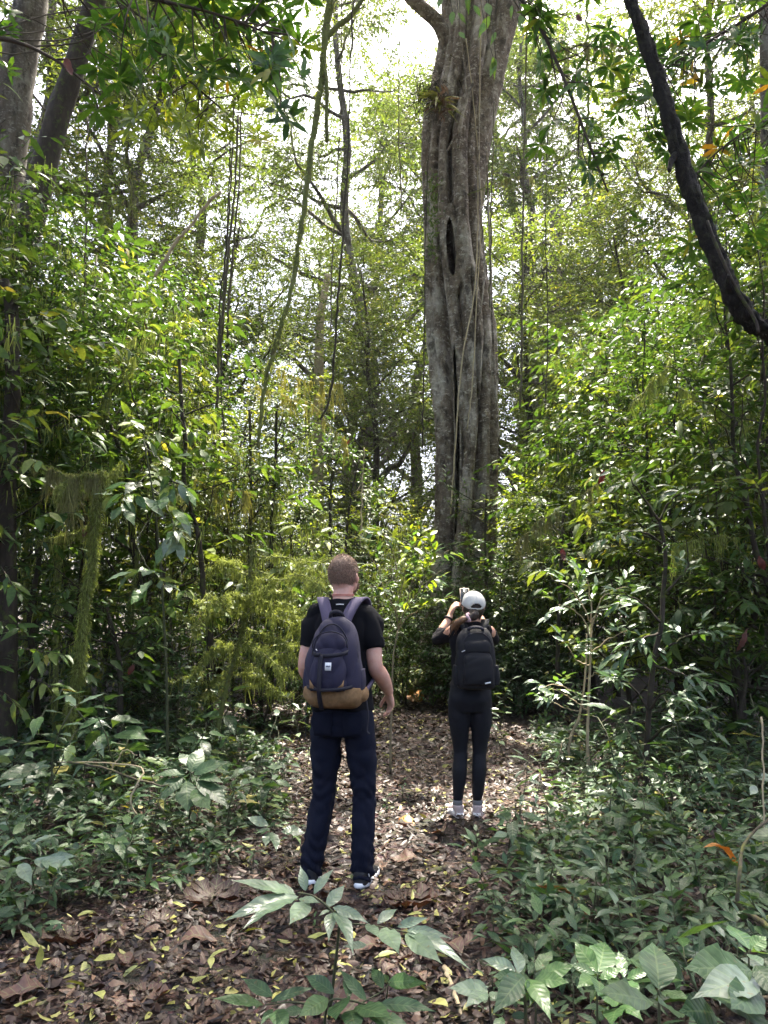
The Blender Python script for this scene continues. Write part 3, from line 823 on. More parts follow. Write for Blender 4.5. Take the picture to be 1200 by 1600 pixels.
def make_far_wood():
    """the wood that closes the view behind the trees and the canopy that continues around and over the camera"""
    rg = np.random.default_rng(77)
    ch = []
    st, dr = [], []
    for i in range(185):      # low mass beyond the thicket
        a = R(rg.uniform(-42, 42)); d = rg.uniform(26, 60)
        c = np.array([math.sin(a) * d, math.cos(a) * d, rg.uniform(0.3, 7.5 * d / 40)])
        n = 32
        st.append(c + rg.normal(0, 1, (n, 3)) * np.array([1.7, 1.2, 1.1])); dr.append(rg.normal(0, 1, (n, 3)) * np.array([1, 1, 0.4]))
    ch += twigs(rg, np.concatenate(st), np.concatenate(dr), 0.9, 6, 0.30, T_ELL, rad=0.008, jit=0.45)
    o = obj('far_forest', build_mesh('far_forest', ch, [M['leaf_far'], M['twig']]))
    tag(o, 'hazy mass of far forest foliage closing the view', 'forest', None, 'stuff')
make_far_wood()

def make_canopy():
    rg = np.random.default_rng(78)
    st, dr = [], []
    for i in range(215):      # leaf layers of the surrounding trees, beside, over and behind the camera
        while True:
            c = np.array([rg.uniform(-22, 22), rg.uniform(-20, 17), rg.uniform(9.5, 19)])
            if c[1] > 3 and (c[2] - CAMZ) / max(c[1], .1) < 0.98 + 0.12 * rg.uniform(): continue   # keep the frame's own view free
            break
        n = 26
        st.append(c + rg.normal(0, 1, (n, 3)) * np.array([1.2, 1.2, 0.45])); dr.append(rg.normal(0, 1, (n, 3)) * np.array([1, 1, 0.3]))
    for i in range(125):      # extra clumps added out of view to block sun over the path
        while True:
            c = np.array([rg.uniform(-6, 8), rg.uniform(3, 17), rg.uniform(12, 20)])
            if (c[2] - CAMZ) / c[1] > 1.03: break
        st.append(c + rg.normal(0, 1, (24, 3)) * np.array([1.1, 1.1, 0.4])); dr.append(rg.normal(0, 1, (24, 3)) * np.array([1, 1, 0.3]))
    for i in range(64):       # more unseen clumps, added to shade the near ground
        c = np.array([rg.uniform(-4.5, 5.5), rg.uniform(5.5, 12), 0])
        c[2] = max(12.5, c[1] * 1.05 + 1.6) + rg.uniform(0, 5)
        st.append(c + rg.normal(0, 1, (24, 3)) * np.array([1.1, 1.1, 0.4])); dr.append(rg.normal(0, 1, (24, 3)) * np.array([1, 1, 0.3]))
    st, dr = np.concatenate(st), np.concatenate(dr)
    k = sun_keep(st)
    ch = twigs(rg, st[k], dr[k], 0.7, 7, 0.26, T_ELL, rad=0.006, jit=0.35)
    o = obj('unseen_canopy', build_mesh('unseen_canopy', ch, [M['leaf_far'], M['twig']]))
    tag(o, 'unseen leafy canopy of the surrounding forest, thickened overhead to shade the ground', 'canopy', None, 'stuff')
make_canopy()
# ================================================================== understory thicket
US = {
 'glossy': tree_meshes(200, 5.2, 0.040, 0.10, 1.5, 22, 430, 9, 0.42, 0.125, T_ELL2, M['leaf_dark'], M['bark_dark'], stems=2, puffs=3, sig=0.24),
 'broad': tree_meshes(201, 5.6, 0.045, 0.14, 1.6, 22, 300, 7, 0.50, 0.195, T_ELL2, M['leaf_dark'], M['bark_dark'], droop=0.4, stems=2, mossn=700, mossl=0.22, puffs=3, sig=0.28),
 'fine': tree_meshes(202, 4.6, 0.034, 0.10, 1.4, 24, 560, 9, 0.36, 0.090, T_ELL2, M['leaf_mid'], M['bark_dark'], stems=2, mossn=700, mossl=0.2, puffs=3, sig=0.22),
 'lime': tree_meshes(203, 4.2, 0.030, 0.12, 1.4, 20, 380, 8, 0.40, 0.120, T_ELL2, M['leaf_yellow'], M['bark_dark'], stems=1, puffs=3, sig=0.24),
 'droopy': tree_meshes(204, 6.2, 0.045, 0.20, 1.7, 22, 330, 8, 0.46, 0.175, T_LONG, M['leaf_mid'], M['bark_dark'], droop=0.5, stems=1, mossn=900, mossl=0.3, puffs=3, sig=0.28),
 'bush': tree_meshes(205, 2.3, 0.022, 0.05, 1.05, 20, 400, 9, 0.34, 0.100, T_ELL2, M['leaf_dark'], M['bark_dark'], clump=0.4, stems=3),
 'low': tree_meshes(206, 1.4, 0.014, 0.05, 0.8, 16, 240, 8, 0.30, 0.110, T_ELL2, M['leaf_blue'], M['stem_green'], clump=0.4, stems=3),
 'twiggy': tree_meshes(207, 3.8, 0.026, 0.2, 1.3, 18, 200, 8, 0.36, 0.080, T_ELL2, M['leaf_mid'], M['bark_dark'], clump=0.34, stems=2, mossn=1400, mossl=0.25, wob=0.1),
 'crowned': tree_meshes(208, 7.0, 0.050, 0.42, 1.6, 26, 560, 8, 0.45, 0.140, T_ELL2, M['leaf_dark'], M['bark_dark'], droop=0.3, stems=1, mossn=500, mossl=0.3, puffs=3, sig=0.28),
 'large': tree_meshes(209, 3.4, 0.028, 0.10, 1.1, 14, 80, 6, 0.50, 0.27, T_ELL2, M['leaf_mid'], M['bark_dark'], droop=0.45, stems=2, clump=0.3),
}
US_ADJ = {'glossy': 'dark glossy-leaved', 'broad': 'broad-leaved moss-hung', 'fine': 'small-leaved', 'lime': 'yellow-green-leaved', 'droopy': 'long drooping-leaved', 'bush': 'rounded dense', 'low': 'low bluish-green', 'twiggy': 'sparse moss-hung', 'crowned': 'high-crowned', 'large': 'very large-leaved'}
US_KIND = {'bush': 'bush', 'low': 'shrub'}
def us_where(px, Y):
    if px < 130: w = 'at the left edge'
    elif px < 330: w = 'left of the mossy bush'
    elif px < 470: w = 'behind the mossy bush'
    elif px < 620: w = 'behind the man'
    elif px < 740: w = 'at the foot of the giant fig'
    elif px < 860: w = 'behind the woman to the right'
    elif px < 1000: w = 'behind the pale sapling stems'
    elif px < 1110: w = 'behind the forked dark-stemmed tree'
    else: w = 'at the right edge'
    d = ', in front' if Y < 9 else ', halfway back' if Y < 12.5 else ', at the back'
    return w + d
US_SPOTS = []
rg_us = np.random.default_rng(4)
def row(Y, cols, kinds, s=1.0, jy=0.5):
    for i, px in enumerate(cols):
        US_SPOTS.append((px + rg_us.uniform(-18, 18), Y + rg_us.uniform(-jy, jy), kinds[i % len(kinds)], rg_us.uniform(0, 6.28), (s[i % len(s)] if isinstance(s, tuple) else s) * rg_us.uniform(0.9, 1.12)))
# left bank
row(7.8, (-170, -90), ('glossy', 'broad'), 1.1)
row(8.4, (-40, 70), ('crowned', 'crowned'), (0.92, 0.78), 0.2)
row(9.6, (-40, 110, 205, 285), ('droopy', 'glossy', 'large', 'broad'), 1.05)
row(11.5, (10, 120, 225, 310, 395, 470), ('broad', 'crowned', 'droopy', 'fine', 'twiggy', 'twiggy'), 1.05)
row(14.0, (40, 160, 260, 350, 430, 520, 600), ('glossy', 'lime', 'crowned', 'glossy', 'lime', 'twiggy', 'twiggy'), (1.1, 1.1, 1.1, 0.95, 0.85, 0.85, 0.8))
row(17.0, (60, 190, 300, 400, 500, 590, 650), ('droopy', 'crowned', 'fine', 'lime', 'fine', 'lime', 'fine'), (1.15, 1.15, 1.1, 1.0, 0.9, 0.9, 0.9))
# right bank
row(8.0, (1150, 1260), ('large', 'glossy'), 1.0)
row(9.6, (1000, 1070, 1150, 1240), ('large', 'glossy', 'broad', 'droopy'), 1.0)
row(11.8, (868,), ('fine',), 0.72)
row(11.8, (940, 1010, 1090, 1190), ('broad', 'lime', 'broad', 'crowned'), 1.05)
row(14.2, (845, 900, 970, 1050, 1130, 1220), ('lime', 'fine', 'droopy', 'glossy', 'crowned', 'lime'), (0.9, 1.0, 1.1, 1.1, 1.1, 1.1))
row(17.2, (810, 860, 940, 1020, 1100, 1200), ('lime', 'glossy', 'fine', 'crowned', 'glossy', 'fine'), (1.0, 1.1, 1.2, 1.2, 1.2, 1.2))
# bushes that close the view near the ground
row(10.2, (395, 470, 545), ('bush', 'large', 'bush'), 0.7)
row(13.0, (640, 690, 745, 800), ('bush', 'bush', 'bush', 'bush'), 0.9, 0.3)
row(12.2, (770, 835), ('low', 'bush'), 1.0, 0.3)
row(11.3, (820, 870), ('low', 'low'), 0.9, 0.3)
row(8.8, (1060, 1160), ('bush', 'low'), 0.9)
row(8.8, (190, 270, 40), ('bush', 'low', 'low'), 0.8)
row(15.5, (560, 620, 760, 830), ('bush', 'bush', 'bush', 'bush'), 1.1)
row(20, (100, 260, 420, 520, 620, 700, 790, 900, 1020, 1150), ('bush', 'glossy', 'bush', 'fine', 'bush', 'bush', 'bush', 'glossy', 'bush', 'bush'), 1.3)
US_LAB = single_out([(US_ADJ[k] + ' ' + US_KIND.get(k, 'understory tree') + ' ' + us_where(px, Y), px) for px, Y, k, rz, s in US_SPOTS])
for (px, Y, k, rz, s), lab in zip(US_SPOTS, US_LAB):
    x = gx(px, Y)
    kd = US_KIND.get(k, 'understory tree')
    place(kd.replace(' ', '_'), US[k], (x, Y, float(hgt(x, Y))), rz, s, lab, 'shrub' if kd != 'understory tree' else 'tree', 'plants of the understory thicket')
# ================================================================== single trunks, lianas and mossy plants
def px_path(pts, n, jit=0.0, seed=0):
    P = catmull(np.array([at(*p) for p in pts]), n)
    if jit:
        P = P + np.random.default_rng(seed).normal(0, jit, P.shape)
    return P

def fuzz(rg, P, rad, n, L, width=0.005, tuft=0.0):
    """moss standing out from a stem"""
    p, t = along(P, n, rg)
    o = rg.normal(0, 1, p.shape); o = nrm(o - t * (o * t).sum(1, keepdims=True))
    return moss_strands(rg, p + o * rad * 0.8, L * rg.uniform(0.4, 1.3, n), width, out=o + np.array([0, 0, -0.45]), seg=2, wig=0.25)

def stem_thing(name, pts, r0, r1, mat, label, cat, group=None, n=40, sides=10, rough=0.12, part='stem', extra=None, seed=1, jit=0.0):
    P = px_path(pts, n, jit, seed)
    base = P[-1] if P[-1][2] < P[0][2] else P[0]
    base = np.array([base[0], base[1], base[2]])
    e = empty(name, base)
    tag(e, label, cat, group)
    obj(part, build_mesh(part, [tube(P - base, np.linspace(r0, r1, n), sides, rough, seed)], M[mat]), e)
    return e, P, base

# dark bent trunk crossing the upper right corner
e, P, b = stem_thing('bent_tree', [(930, -160, 5.4), (985, 0, 5.3), (1014, 80, 5.25), (1040, 160, 5.2), (1062, 238, 5.15), (1090, 325, 5.1), (1122, 405, 5.05), (1150, 468, 5.0), (1178, 505, 5.0), (1215, 530, 5.0), (1275, 610, 5.0), (1310, 800, 5.05), (1320, 1000, 5.1), (1325, 1385, 5.2)],
                     0.040, 0.074, 'bark_black', 'dark bent trunk leaning across the upper right corner', 'tree', n=150, sides=16, rough=0.34, part='trunk')
rg = np.random.default_rng(21)
obj('rough_bark', build_mesh('rough_bark', [fuzz(rg, P - b, 0.052, 2600, 0.022, 0.005)], M['bark_black']), e)
for pts in ([(1058, 240, 5.15), (1048, 255, 5.1), (1046, 268, 5.05)], [(1150, 470, 5.0), (1138, 450, 4.95), (1138, 430, 4.9)]):
    Q = px_path(pts, 8)
    obj('stub', build_mesh('stub', [tube(Q - b, np.linspace(0.03, 0.012, 8), 7, 0.2, 4)], M['bark_black']), e)
ivy = px_path([(1185, 520, 4.9), (1180, 500, 4.92), (1150, 450, 4.93), (1118, 380, 4.97), (1105, 345, 5.0)], 14)
obj('climbing_vine', build_mesh('climbing_vine', [tube(ivy - b, 0.012, 6, 0.2, 5)], M['bark_dark']), e)

# two grey trunks in the upper left corner
stem_thing('grey_tree', [(58, -150, 11.5), (48, 0, 11.5), (35, 60, 11.5), (22, 130, 11.5), (5, 260, 11.5), (-15, 420, 11.5), (-25, 700, 11.5), (-30, 1110, 11.5)], 0.25, 0.34, 'bark_grey', 'thick grey trunk in the upper left corner', 'tree', n=50, sides=18, part='trunk')
stem_thing('leaning_tree', [(190, -120, 9.5), (150, 0, 9.5), (118, 100, 9.5), (88, 190, 9.5), (66, 270, 9.5), (30, 420, 9.5), (-10, 600, 9.5), (-40, 850, 9.5), (-50, 1155, 9.5)], 0.13, 0.18, 'bark_dark', 'lichen-spotted trunk leaning right beside the thick grey trunk', 'tree', n=50, sides=14, part='trunk')
stem_thing('slim_tree', [(1192, -60, 9.8), (1196, 200, 9.8), (1196, 500, 9.8), (1198, 800, 9.8), (1198, 1140, 9.8)], 0.06, 0.09, 'bark_grey', 'slim grey trunk at the right edge behind the bent trunk', 'tree', part='trunk')
stem_thing('dark_tree', [(5, 440, 7.5), (18, 480, 7.5), (20, 600, 7.5), (12, 760, 7.5), (10, 1000, 7.5), (8, 1205, 7.5)], 0.06, 0.10, 'bark_dark', 'dark trunk behind leaves at the left edge', 'tree', part='trunk')
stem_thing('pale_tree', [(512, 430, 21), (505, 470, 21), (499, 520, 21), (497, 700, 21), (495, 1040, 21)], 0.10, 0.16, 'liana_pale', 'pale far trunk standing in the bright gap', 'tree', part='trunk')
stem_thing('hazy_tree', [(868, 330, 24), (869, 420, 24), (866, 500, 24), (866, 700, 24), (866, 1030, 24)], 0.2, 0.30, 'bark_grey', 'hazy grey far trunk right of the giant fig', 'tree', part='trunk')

# mossy leaning liana with its fork
e, P, b = stem_thing('mossy_liana', [(520, -120, 9.2), (516, 0, 9.1), (507, 60, 9.0), (503, 115, 9.0), (494, 180, 8.95), (484, 250, 8.9), (476, 320, 8.9), (466, 380, 8.9), (458, 440, 8.85), (441, 505, 8.8), (424, 560, 8.8), (414, 600, 8.8), (408, 650, 8.8), (404, 700, 8.85)],
                      0.050, 0.015, 'bark_mossy', 'long mossy leaning liana that forks near the top', 'liana', n=120, sides=10, rough=0.5, jit=0.006)
rg = np.random.default_rng(22)
obj('moss', tag_mesh := build_mesh('moss', [fuzz(rg, P[i_:i_ + 9] - b, 0.04, 260, 0.05, 0.005) for i_ in (0, 8, 22, 30, 41, 55, 63, 80, 92)], M['moss']), e)
Q = px_path([(508, 62, 9.0), (528, 40, 9.0), (548, 25, 9.0), (572, -10, 9.0), (600, -60, 9.1)], 12)
obj('fork', build_mesh('fork', [tube(Q - b, np.linspace(0.035, 0.03, 12), 8, 0.15, 2)], M['bark_mossy']), e)
Q = px_path([(505, 100, 9.0), (511, 140, 8.95), (510, 185, 8.95), (511, 222, 8.95)], 10)
obj('stub', build_mesh('stub', [tube(Q - b, np.linspace(0.03, 0.018, 10), 7, 0.25, 2), fuzz(rg, Q - b, 0.03, 300, 0.06)], M['bark_mossy']), e)

# thin hanging lianas: columns, top and bottom rows, distance
LIANAS = [
    ([(372, 180), (368, 270), (362, 340), (356, 400), (350, 470), (343, 530), (338, 640)], 9.0, 0.016, 'liana', 'thickest liana of the hanging bundle left of centre'),
    ([(366, 150), (362, 260), (357, 340), (352, 420), (347, 520), (341, 560)], 9.05, 0.012, 'liana', 'thin liana inside the hanging bundle left of centre'),
    ([(378, 160), (374, 280), (367, 360), (360, 440), (355, 530)], 9.1, 0.012, 'liana', 'right-hand thin liana of the hanging bundle'),
    ([(360, 200), (358, 300), (352, 400), (346, 450), (344, 520), (350, 700)], 8.9, 0.009, 'bark_dark', 'dark liana on the left of the hanging bundle'),
    ([(552, 0), (548, 100), (545, 200), (540, 300), (533, 400), (527, 480), (521, 560), (516, 620), (502, 655)], 8.0, 0.011, 'bark_dark', 'thin dark liana right of the mossy leaning one'),
    ([(534, -20), (533, 120), (528, 260), (520, 400), (517, 520)], 10.0, 0.008, 'liana', 'thread-thin liana between mossy liana and fig'),
    ([(823, 40), (820, 200), (817, 330), (816, 420), (815, 540), (813, 640)], 11.0, 0.015, 'liana', 'pale liana hanging right of the giant fig'),
    ([(772, 160), (768, 320), (765, 480)], 13.0, 0.012, 'liana', 'short liana hanging close along the fig right flank'),
    ([(668, 250), (664, 420), (662, 600), (660, 700)], 13.4, 0.012, 'bark_dark', 'dark liana hanging close along the fig left flank'),
    ([(137, 180), (135, 300), (133, 420), (128, 560)], 8.6, 0.010, 'liana', 'mossy thread liana below the leaning trunk'),
    ([(570, 700), (566, 760), (563, 850)], 9.0, 0.008, 'liana_pale', 'short pale vine above the man'),
    ([(918, 0), (917, 90), (920, 140), (916, 220)], 6.0, 0.010, 'moss', 'short mossy vine hanging left of the bent trunk'),
    ([(345, 300), (322, 320), (300, 350), (283, 368), (268, 390), (254, 412), (240, 432)], 8.0, 0.018, 'liana_pale', 'pale peeling branch arching left of the liana bundle'),
    ([(625, 40), (623, 200), (628, 330)], 12, 0.009, 'liana', 'thread liana hanging just left of the fig crown fork'),
    ([(856, 200), (852, 340), (856, 500), (852, 640)], 12, 0.008, 'bark_dark', 'dark thread liana right of the pale liana'),
]
for pts, Y, r, mt, lab in LIANAS:
    P = px_path([(a, b_, Y) for a, b_ in pts], 36, 0.006, int(pts[0][0]))
    b = P[-1]
    o = obj('hanging_liana', build_mesh('hanging_liana', [tube(P - b, r, 6, 0.2, 3)], M[mt]), None, Matrix.Translation(Vector(b)))
    tag(o, lab, 'liana', 'thin lianas hanging in the forest')

# moss-draped broken sapling on the left
e, P, b = stem_thing('mossy_sapling', [(160, 735, 7.0), (157, 775, 7.0), (149, 815, 7.0), (145, 880, 7.0), (134, 930, 7.05), (128, 1000, 7.1), (121, 1060, 7.1), (110, 1110, 7.15), (106, 1170, 7.2), (95, 1222, 7.25)], 0.020, 0.040, 'bark_mossy', 'moss-covered broken sapling with a draped side arm', 'sapling', n=50, rough=0.5, part='trunk', jit=0.008)
rg = np.random.default_rng(23)
obj('trunk_moss', build_mesh('trunk_moss', [fuzz(rg, P - b, 0.034, 5500, 0.045, 0.0042)] + [fuzz(rg, P[i_:i_ + 5] - b, 0.045, 330, 0.055, 0.0042) for i_ in (4, 11, 17, 24, 29, 36, 41)] + [moss_strands(rg, along(P - b, 700, rg)[0] + rg.normal(0, 0.035, (700, 3)), rg.uniform(0.04, 0.20, 700), 0.003)], M['moss']), e)
for kq, (pts, nb, Lm) in enumerate((([(160, 748, 7.0), (140, 740, 6.95), (112, 746, 6.9), (85, 738, 6.9), (50, 730, 6.9)], 26, 0.42), ([(158, 760, 7.0), (175, 742, 7.1), (190, 728, 7.2)], 7, 0.15), ([(112, 746, 6.9), (98, 760, 6.85), (88, 775, 6.8)], 9, 0.30), ([(150, 815, 7.0), (120, 835, 7.05), (85, 842, 7.1), (60, 850, 7.1)], 12, 0.25))):
    Q = px_path(pts, 20, 0.008, kq)
    a_ = obj('arm', build_mesh('arm', [tube(Q - b, np.linspace(0.020, 0.006, 20), 8, 0.25, 2)], M['bark_mossy']), e)
    obj('arm_moss', build_mesh('arm_moss', [fuzz(rg, Q - b, 0.018, 700, 0.04, 0.004)], M['moss']), a_)['kind'] = 'stuff'
    ch = []
    for q_ in range(nb):        # separate beards of unequal length
        c0, _ = along(Q - b, 1, rg, 0.02, 0.98)
        n_ = int(rg.integers(25, 90)); Lb = Lm * rg.uniform(0.2, 1.0) ** 1.3 * (1.9 if kq == 0 and 0.25 < (c0[0, 0] - (Q - b)[0, 0]) / ((Q - b)[-1, 0] - (Q - b)[0, 0]) < 0.55 else 1)
        ch.append(moss_strands(rg, c0 + rg.normal(0, 0.014, (n_, 3)), Lb * rg.uniform(0.15, 1.0, n_), 0.0032, wig=0.13, seg=5))
    obj('moss_beard', build_mesh('moss_beard', ch, M['moss' if kq else 'moss_grey']), a_)['kind'] = 'stuff'

# other mossy thin trunks in the left thicket
for pts, r, nm in ([[(45, 690, 9.2), (42, 830, 9.2), (40, 960, 9.2), (36, 1120, 9.2)], 0.035, 'mossy thin trunk left of the moss-draped sapling'],
                   [[(92, 780, 8.2), (90, 880, 8.2), (88, 1000, 8.2), (84, 1180, 8.2)], 0.03, 'short mossy trunk just behind the moss-draped sapling'],
                   [[(215, 860, 9.0), (205, 960, 9.0), (200, 1050, 9.0), (196, 1150, 9.0)], 0.03, 'dim mossy trunk right of the moss-draped sapling']):
    e, P, b = stem_thing('mossy_tree', pts, r * 0.6, r, 'bark_mossy', nm, 'tree', n=30, rough=0.25, part='trunk')
    obj('moss', build_mesh('moss', [fuzz(rg, P - b, r, 1500, 0.035, 0.004), moss_strands(rg, along(P - b, 350, rg)[0] + rg.normal(0, 0.03, (350, 3)), rg.uniform(0.05, 0.2, 350), 0.003)], M['moss']), e)

# thin dark stems of the left thicket
DARK = [
    ([(280, 560, 8.6), (284, 640, 8.6), (290, 690, 8.6), (287, 740, 8.6), (294, 785, 8.6), (308, 830, 8.6), (316, 890, 8.6), (318, 930, 8.6), (328, 985, 8.6), (326, 1180, 8.6)], 0.022, 0.034, 'sinuous dark stem in front of the left thicket'),
    ([(166, 945, 8.0), (176, 985, 8.0), (186, 1030, 8.0), (188, 1090, 8.0), (186, 1185, 8.0)], 0.02, 0.028, 'short dark stem beside the mossy sapling'),
    ([(390, 640, 11), (392, 760, 11), (390, 860, 11), (388, 1120, 11)], 0.02, 0.03, 'upright dark stem behind the mossy bush'),
    ([(432, 640, 11.2), (430, 740, 11.2), (424, 840, 11.2), (420, 1115, 11.2)], 0.02, 0.035, 'dark stem with side branches behind the mossy bush'),
    ([(470, 800, 12), (455, 840, 12), (462, 940, 12), (462, 1100, 12)], 0.02, 0.03, 'crooked dark stem left of the man'),
    ([(540, 690, 13), (520, 740, 13), (516, 820, 13), (520, 1090, 13)], 0.02, 0.03, 'forked thin stem above the man'),
    ([(560, 720, 13.4), (548, 780, 13.4), (540, 860, 13.4), (536, 1085, 13.4)], 0.015, 0.03, 'leaning thin stem above the man'),
    ([(760, 770, 12.5), (758, 860, 12.5), (762, 960, 12.5), (762, 1095, 12.5)], 0.02, 0.03, 'thin dark stem behind the woman'),
    ([(880, 800, 10.5), (876, 900, 10.5), (872, 1000, 10.5), (870, 1125, 10.5)], 0.02, 0.03, 'thin dark stem behind the pale sapling stems'),
    ([(1170, 890, 8.0), (1183, 930, 8.0), (1180, 960, 8.0), (1160, 1000, 8.0), (1150, 1040, 8.0), (1160, 1100, 8.0), (1158, 1185, 8.0)], 0.022, 0.038, 'crooked dark trunk at the right edge'),
    ([(1160, 1020, 7.9), (1166, 1060, 7.9), (1158, 1110, 7.9), (1156, 1188, 7.9)], 0.015, 0.025, 'thin dark stem beside the crooked right-edge trunk'),
]
for pts, r0, r1, lab in DARK:
    e, P, b = stem_thing('thin_tree', pts, r0, r1, 'bark_dark', lab, 'tree', n=40, rough=0.2, part='trunk')
    rg = np.random.default_rng(int(pts[0][0]))
    wood, st, dr = [], [], []
    for k in range(7):
        i = rg.integers(2, 22)
        az = rg.uniform(0, 6.28); Lb = rg.uniform(0.35, 0.9)
        d = np.array([math.cos(az), math.sin(az) * 0.6, rg.uniform(0.2, 0.9)]); d /= np.linalg.norm(d)
        q = np.linspace(0, 1, 7)[:, None]
        B = P[i] - b + d * Lb * q + np.cumsum(rg.normal(0, 0.02, (7, 3)), 0)
        wood.append(tube(B, np.linspace(r0 * 0.6, 0.004, 7), 5, cap=False))
        pp, tg = along(B, 9, rg, 0.35, 1)
        st.append(pp); dr.append(tg * 0.4 + rg.normal(0, 0.6, pp.shape))
    obj('branches', build_mesh('branches', wood, M['bark_dark']), e)['kind'] = 'stuff'
    obj('crown', build_mesh('crown', twigs(rg, np.concatenate(st), np.concatenate(dr), 0.28, 7, 0.10, T_ELL2), [M['leaf_dark'], M['twig']]), e)

# mossy bush: tiers of moss-furred branches
def mossy_bush():
    rg = np.random.default_rng(31)
    Y = 8.3
    base = np.append(np.array(ground_hit(335, 1178)), 0.0)
    base[2] = 0.0
    e = empty('mossy_bush', base)
    tag(e, 'bush with tiers of golden-green moss-furred branches beside the man', 'bush')
    stem = px_path([(395, 850, Y), (390, 900, Y), (384, 960, Y), (372, 1010, Y), (352, 1080, Y), (335, 1165, Y)], 30)
    obj('stem', build_mesh('stem', [tube(stem - base, np.linspace(0.012, 0.03, 30), 8, 0.2, 1), fuzz(rg, stem - base, 0.025, 900, 0.05)], M['bark_mossy']), e)
    for (pts) in ([(392, 880), (430, 905), (470, 900), (500, 915)], [(388, 900), (350, 880), (325, 905)], [(385, 940), (430, 965), (470, 985), (495, 1010)], [(382, 960), (340, 955), (300, 985)],
                  [(378, 990), (420, 1030), (465, 1060)], [(374, 1005), (330, 1020), (300, 1060)], [(390, 915), (410, 940), (450, 945), (480, 960)], [(366, 1020), (400, 1060), (440, 1090)], [(362, 1040), (330, 1070), (310, 1090)], [(394, 870), (440, 870), (490, 880), (540, 868)], [(384, 930), (360, 930), (335, 945)], [(390, 900), (420, 925), (455, 925)], [(380, 980), (430, 1000), (480, 1040)]):
        dy = rg.uniform(-0.5, 0.5)
        Q = px_path([(a, c, Y + dy * i) for i, (a, c) in enumerate(pts)], 16, 0.01, 3)
        q = Q - base
        br = obj('branch', build_mesh('branch', [tube(q, np.linspace(0.010, 0.004, 16), 6, 0.2, 1)], M['bark_mossy']), e)
        side = []
        for k in range(9):
            i = rg.integers(3, 16); d = rg.normal(0, 1, 3) * np.array([1, 1, 0.3]); d /= np.linalg.norm(d)
            side.append(q[i] + d * np.linspace(0, rg.uniform(0.12, 0.34), 6)[:, None] + np.cumsum(rg.normal(0, 0.012, (6, 3)), 0) - np.array([0, 0, 0.05]) * np.linspace(0, 1, 6)[:, None] ** 2)
        ch = [fuzz(rg, q, 0.012, 420, 0.055, 0.005)] + [fuzz(rg, s_, 0.008, 130, 0.05, 0.0045) for s_ in side]
        lo = np.concatenate([q[2:]] + side)
        pp = lo[rg.integers(0, len(lo), 100)]
        ch.append(moss_strands(rg, pp, rg.uniform(0.06, 0.22, 100), 0.004))
        obj('moss_fur', build_mesh('moss_fur', ch, M['moss']), br)['kind'] = 'stuff'
        tw = twigs(rg, lo[rg.integers(0, len(lo), 7)], rg.normal(0, 1, (7, 3)) * np.array([1, 1, .3]), 0.22, 6, 0.06, T_ELL2)
        obj('leaves', build_mesh('leaves', tw, [M['leaf_mid'], M['twig']]), br)['kind'] = 'stuff'
mossy_bush()

# tufts of beard moss hanging in the thicket
for i, (px, py, Y, L, n, mt, lab) in enumerate([
        (357, 752, 8.4, 0.42, 420, 'moss_gold', 'glowing yellow beard moss hanging above the mossy bush'),
        (480, 590, 10.5, 0.55, 700, 'moss_gold', 'golden beard moss high above the man'),
        (440, 610, 10.8, 0.5, 700, 'moss_gold', 'golden beard moss beside the mossy liana foot'),
        (500, 650, 10.4, 0.5, 500, 'moss_gold', 'lower golden beard moss above the man'),
        (205, 575, 8.2, 0.45, 420, 'moss', 'green beard moss hanging in the left thicket'),
        (170, 570, 8.3, 0.4, 300, 'moss', 'beard moss left of the other green tuft'),
        (225, 800, 7.8, 0.3, 380, 'moss', 'beard moss between mossy sapling and dark stem'),
        (1010, 600, 8.0, 0.45, 420, 'moss', 'beard moss in the upper right thicket'),
        (885, 790, 8.6, 0.6, 450, 'moss_grey', 'grey beard moss above the pale sapling stems'),
        (1100, 850, 7.6, 0.5, 500, 'moss', 'beard moss under the right-hand branches'),
        (1140, 640, 7.8, 0.4, 420, 'moss', 'beard moss below the bent trunk'),
        (780, 290, 12.5, 0.5, 300, 'moss_grey', 'grey moss clump dangling right of the giant fig'),
        (915, 80, 6.0, 0.6, 350, 'moss_grey', 'moss beard hanging left of the bent trunk'),
        (285, 20, 5.5, 0.5, 380, 'moss', 'moss beard hanging from the top left branches'),
        (270, 10, 5.6, 0.4, 200, 'moss', 'thin moss beard beside the top left one'),
        (60, 560, 7.6, 0.5, 380, 'moss', 'beard moss on the dark left-edge trunk')]):
    rg = np.random.default_rng(500 + i)
    c = at(px, py, Y)
    half = rg.uniform(0.3, 0.55)
    tw = np.linspace(-half, half, 9)[:, None] * np.array([[1, rg.normal(0, 0.5), rg.normal(0, 0.8)]]) + np.cumsum(rg.normal(0, 0.03, (9, 3)), 0)
    e = empty('beard_moss', c)
    tag(e, lab, 'moss', 'tufts of hanging beard moss')
    obj('twig', build_mesh('twig', [tube(tw, np.linspace(0.008, 0.003, 9), 5)], M['bark_mossy']), e)
    ch = [fuzz(rg, tw, 0.007, 260, 0.03, 0.0035)]
    for q_ in range(int(rg.integers(9, 16))):
        c0, _ = along(tw, 1, rg, 0.0, 1.0)
        n_ = int(n / 20 * rg.uniform(0.2, 1.3)) + 5
        ch.append(moss_strands(rg, c0 + rg.normal(0, 0.012, (n_, 3)), L * rg.uniform(0.15, 1.0) * rg.uniform(0.2, 1.0, n_) + 0.02, 0.003, wig=0.14, seg=5))
    obj('strands', build_mesh('strands', ch, M[mt]), e)['kind'] = 'stuff'

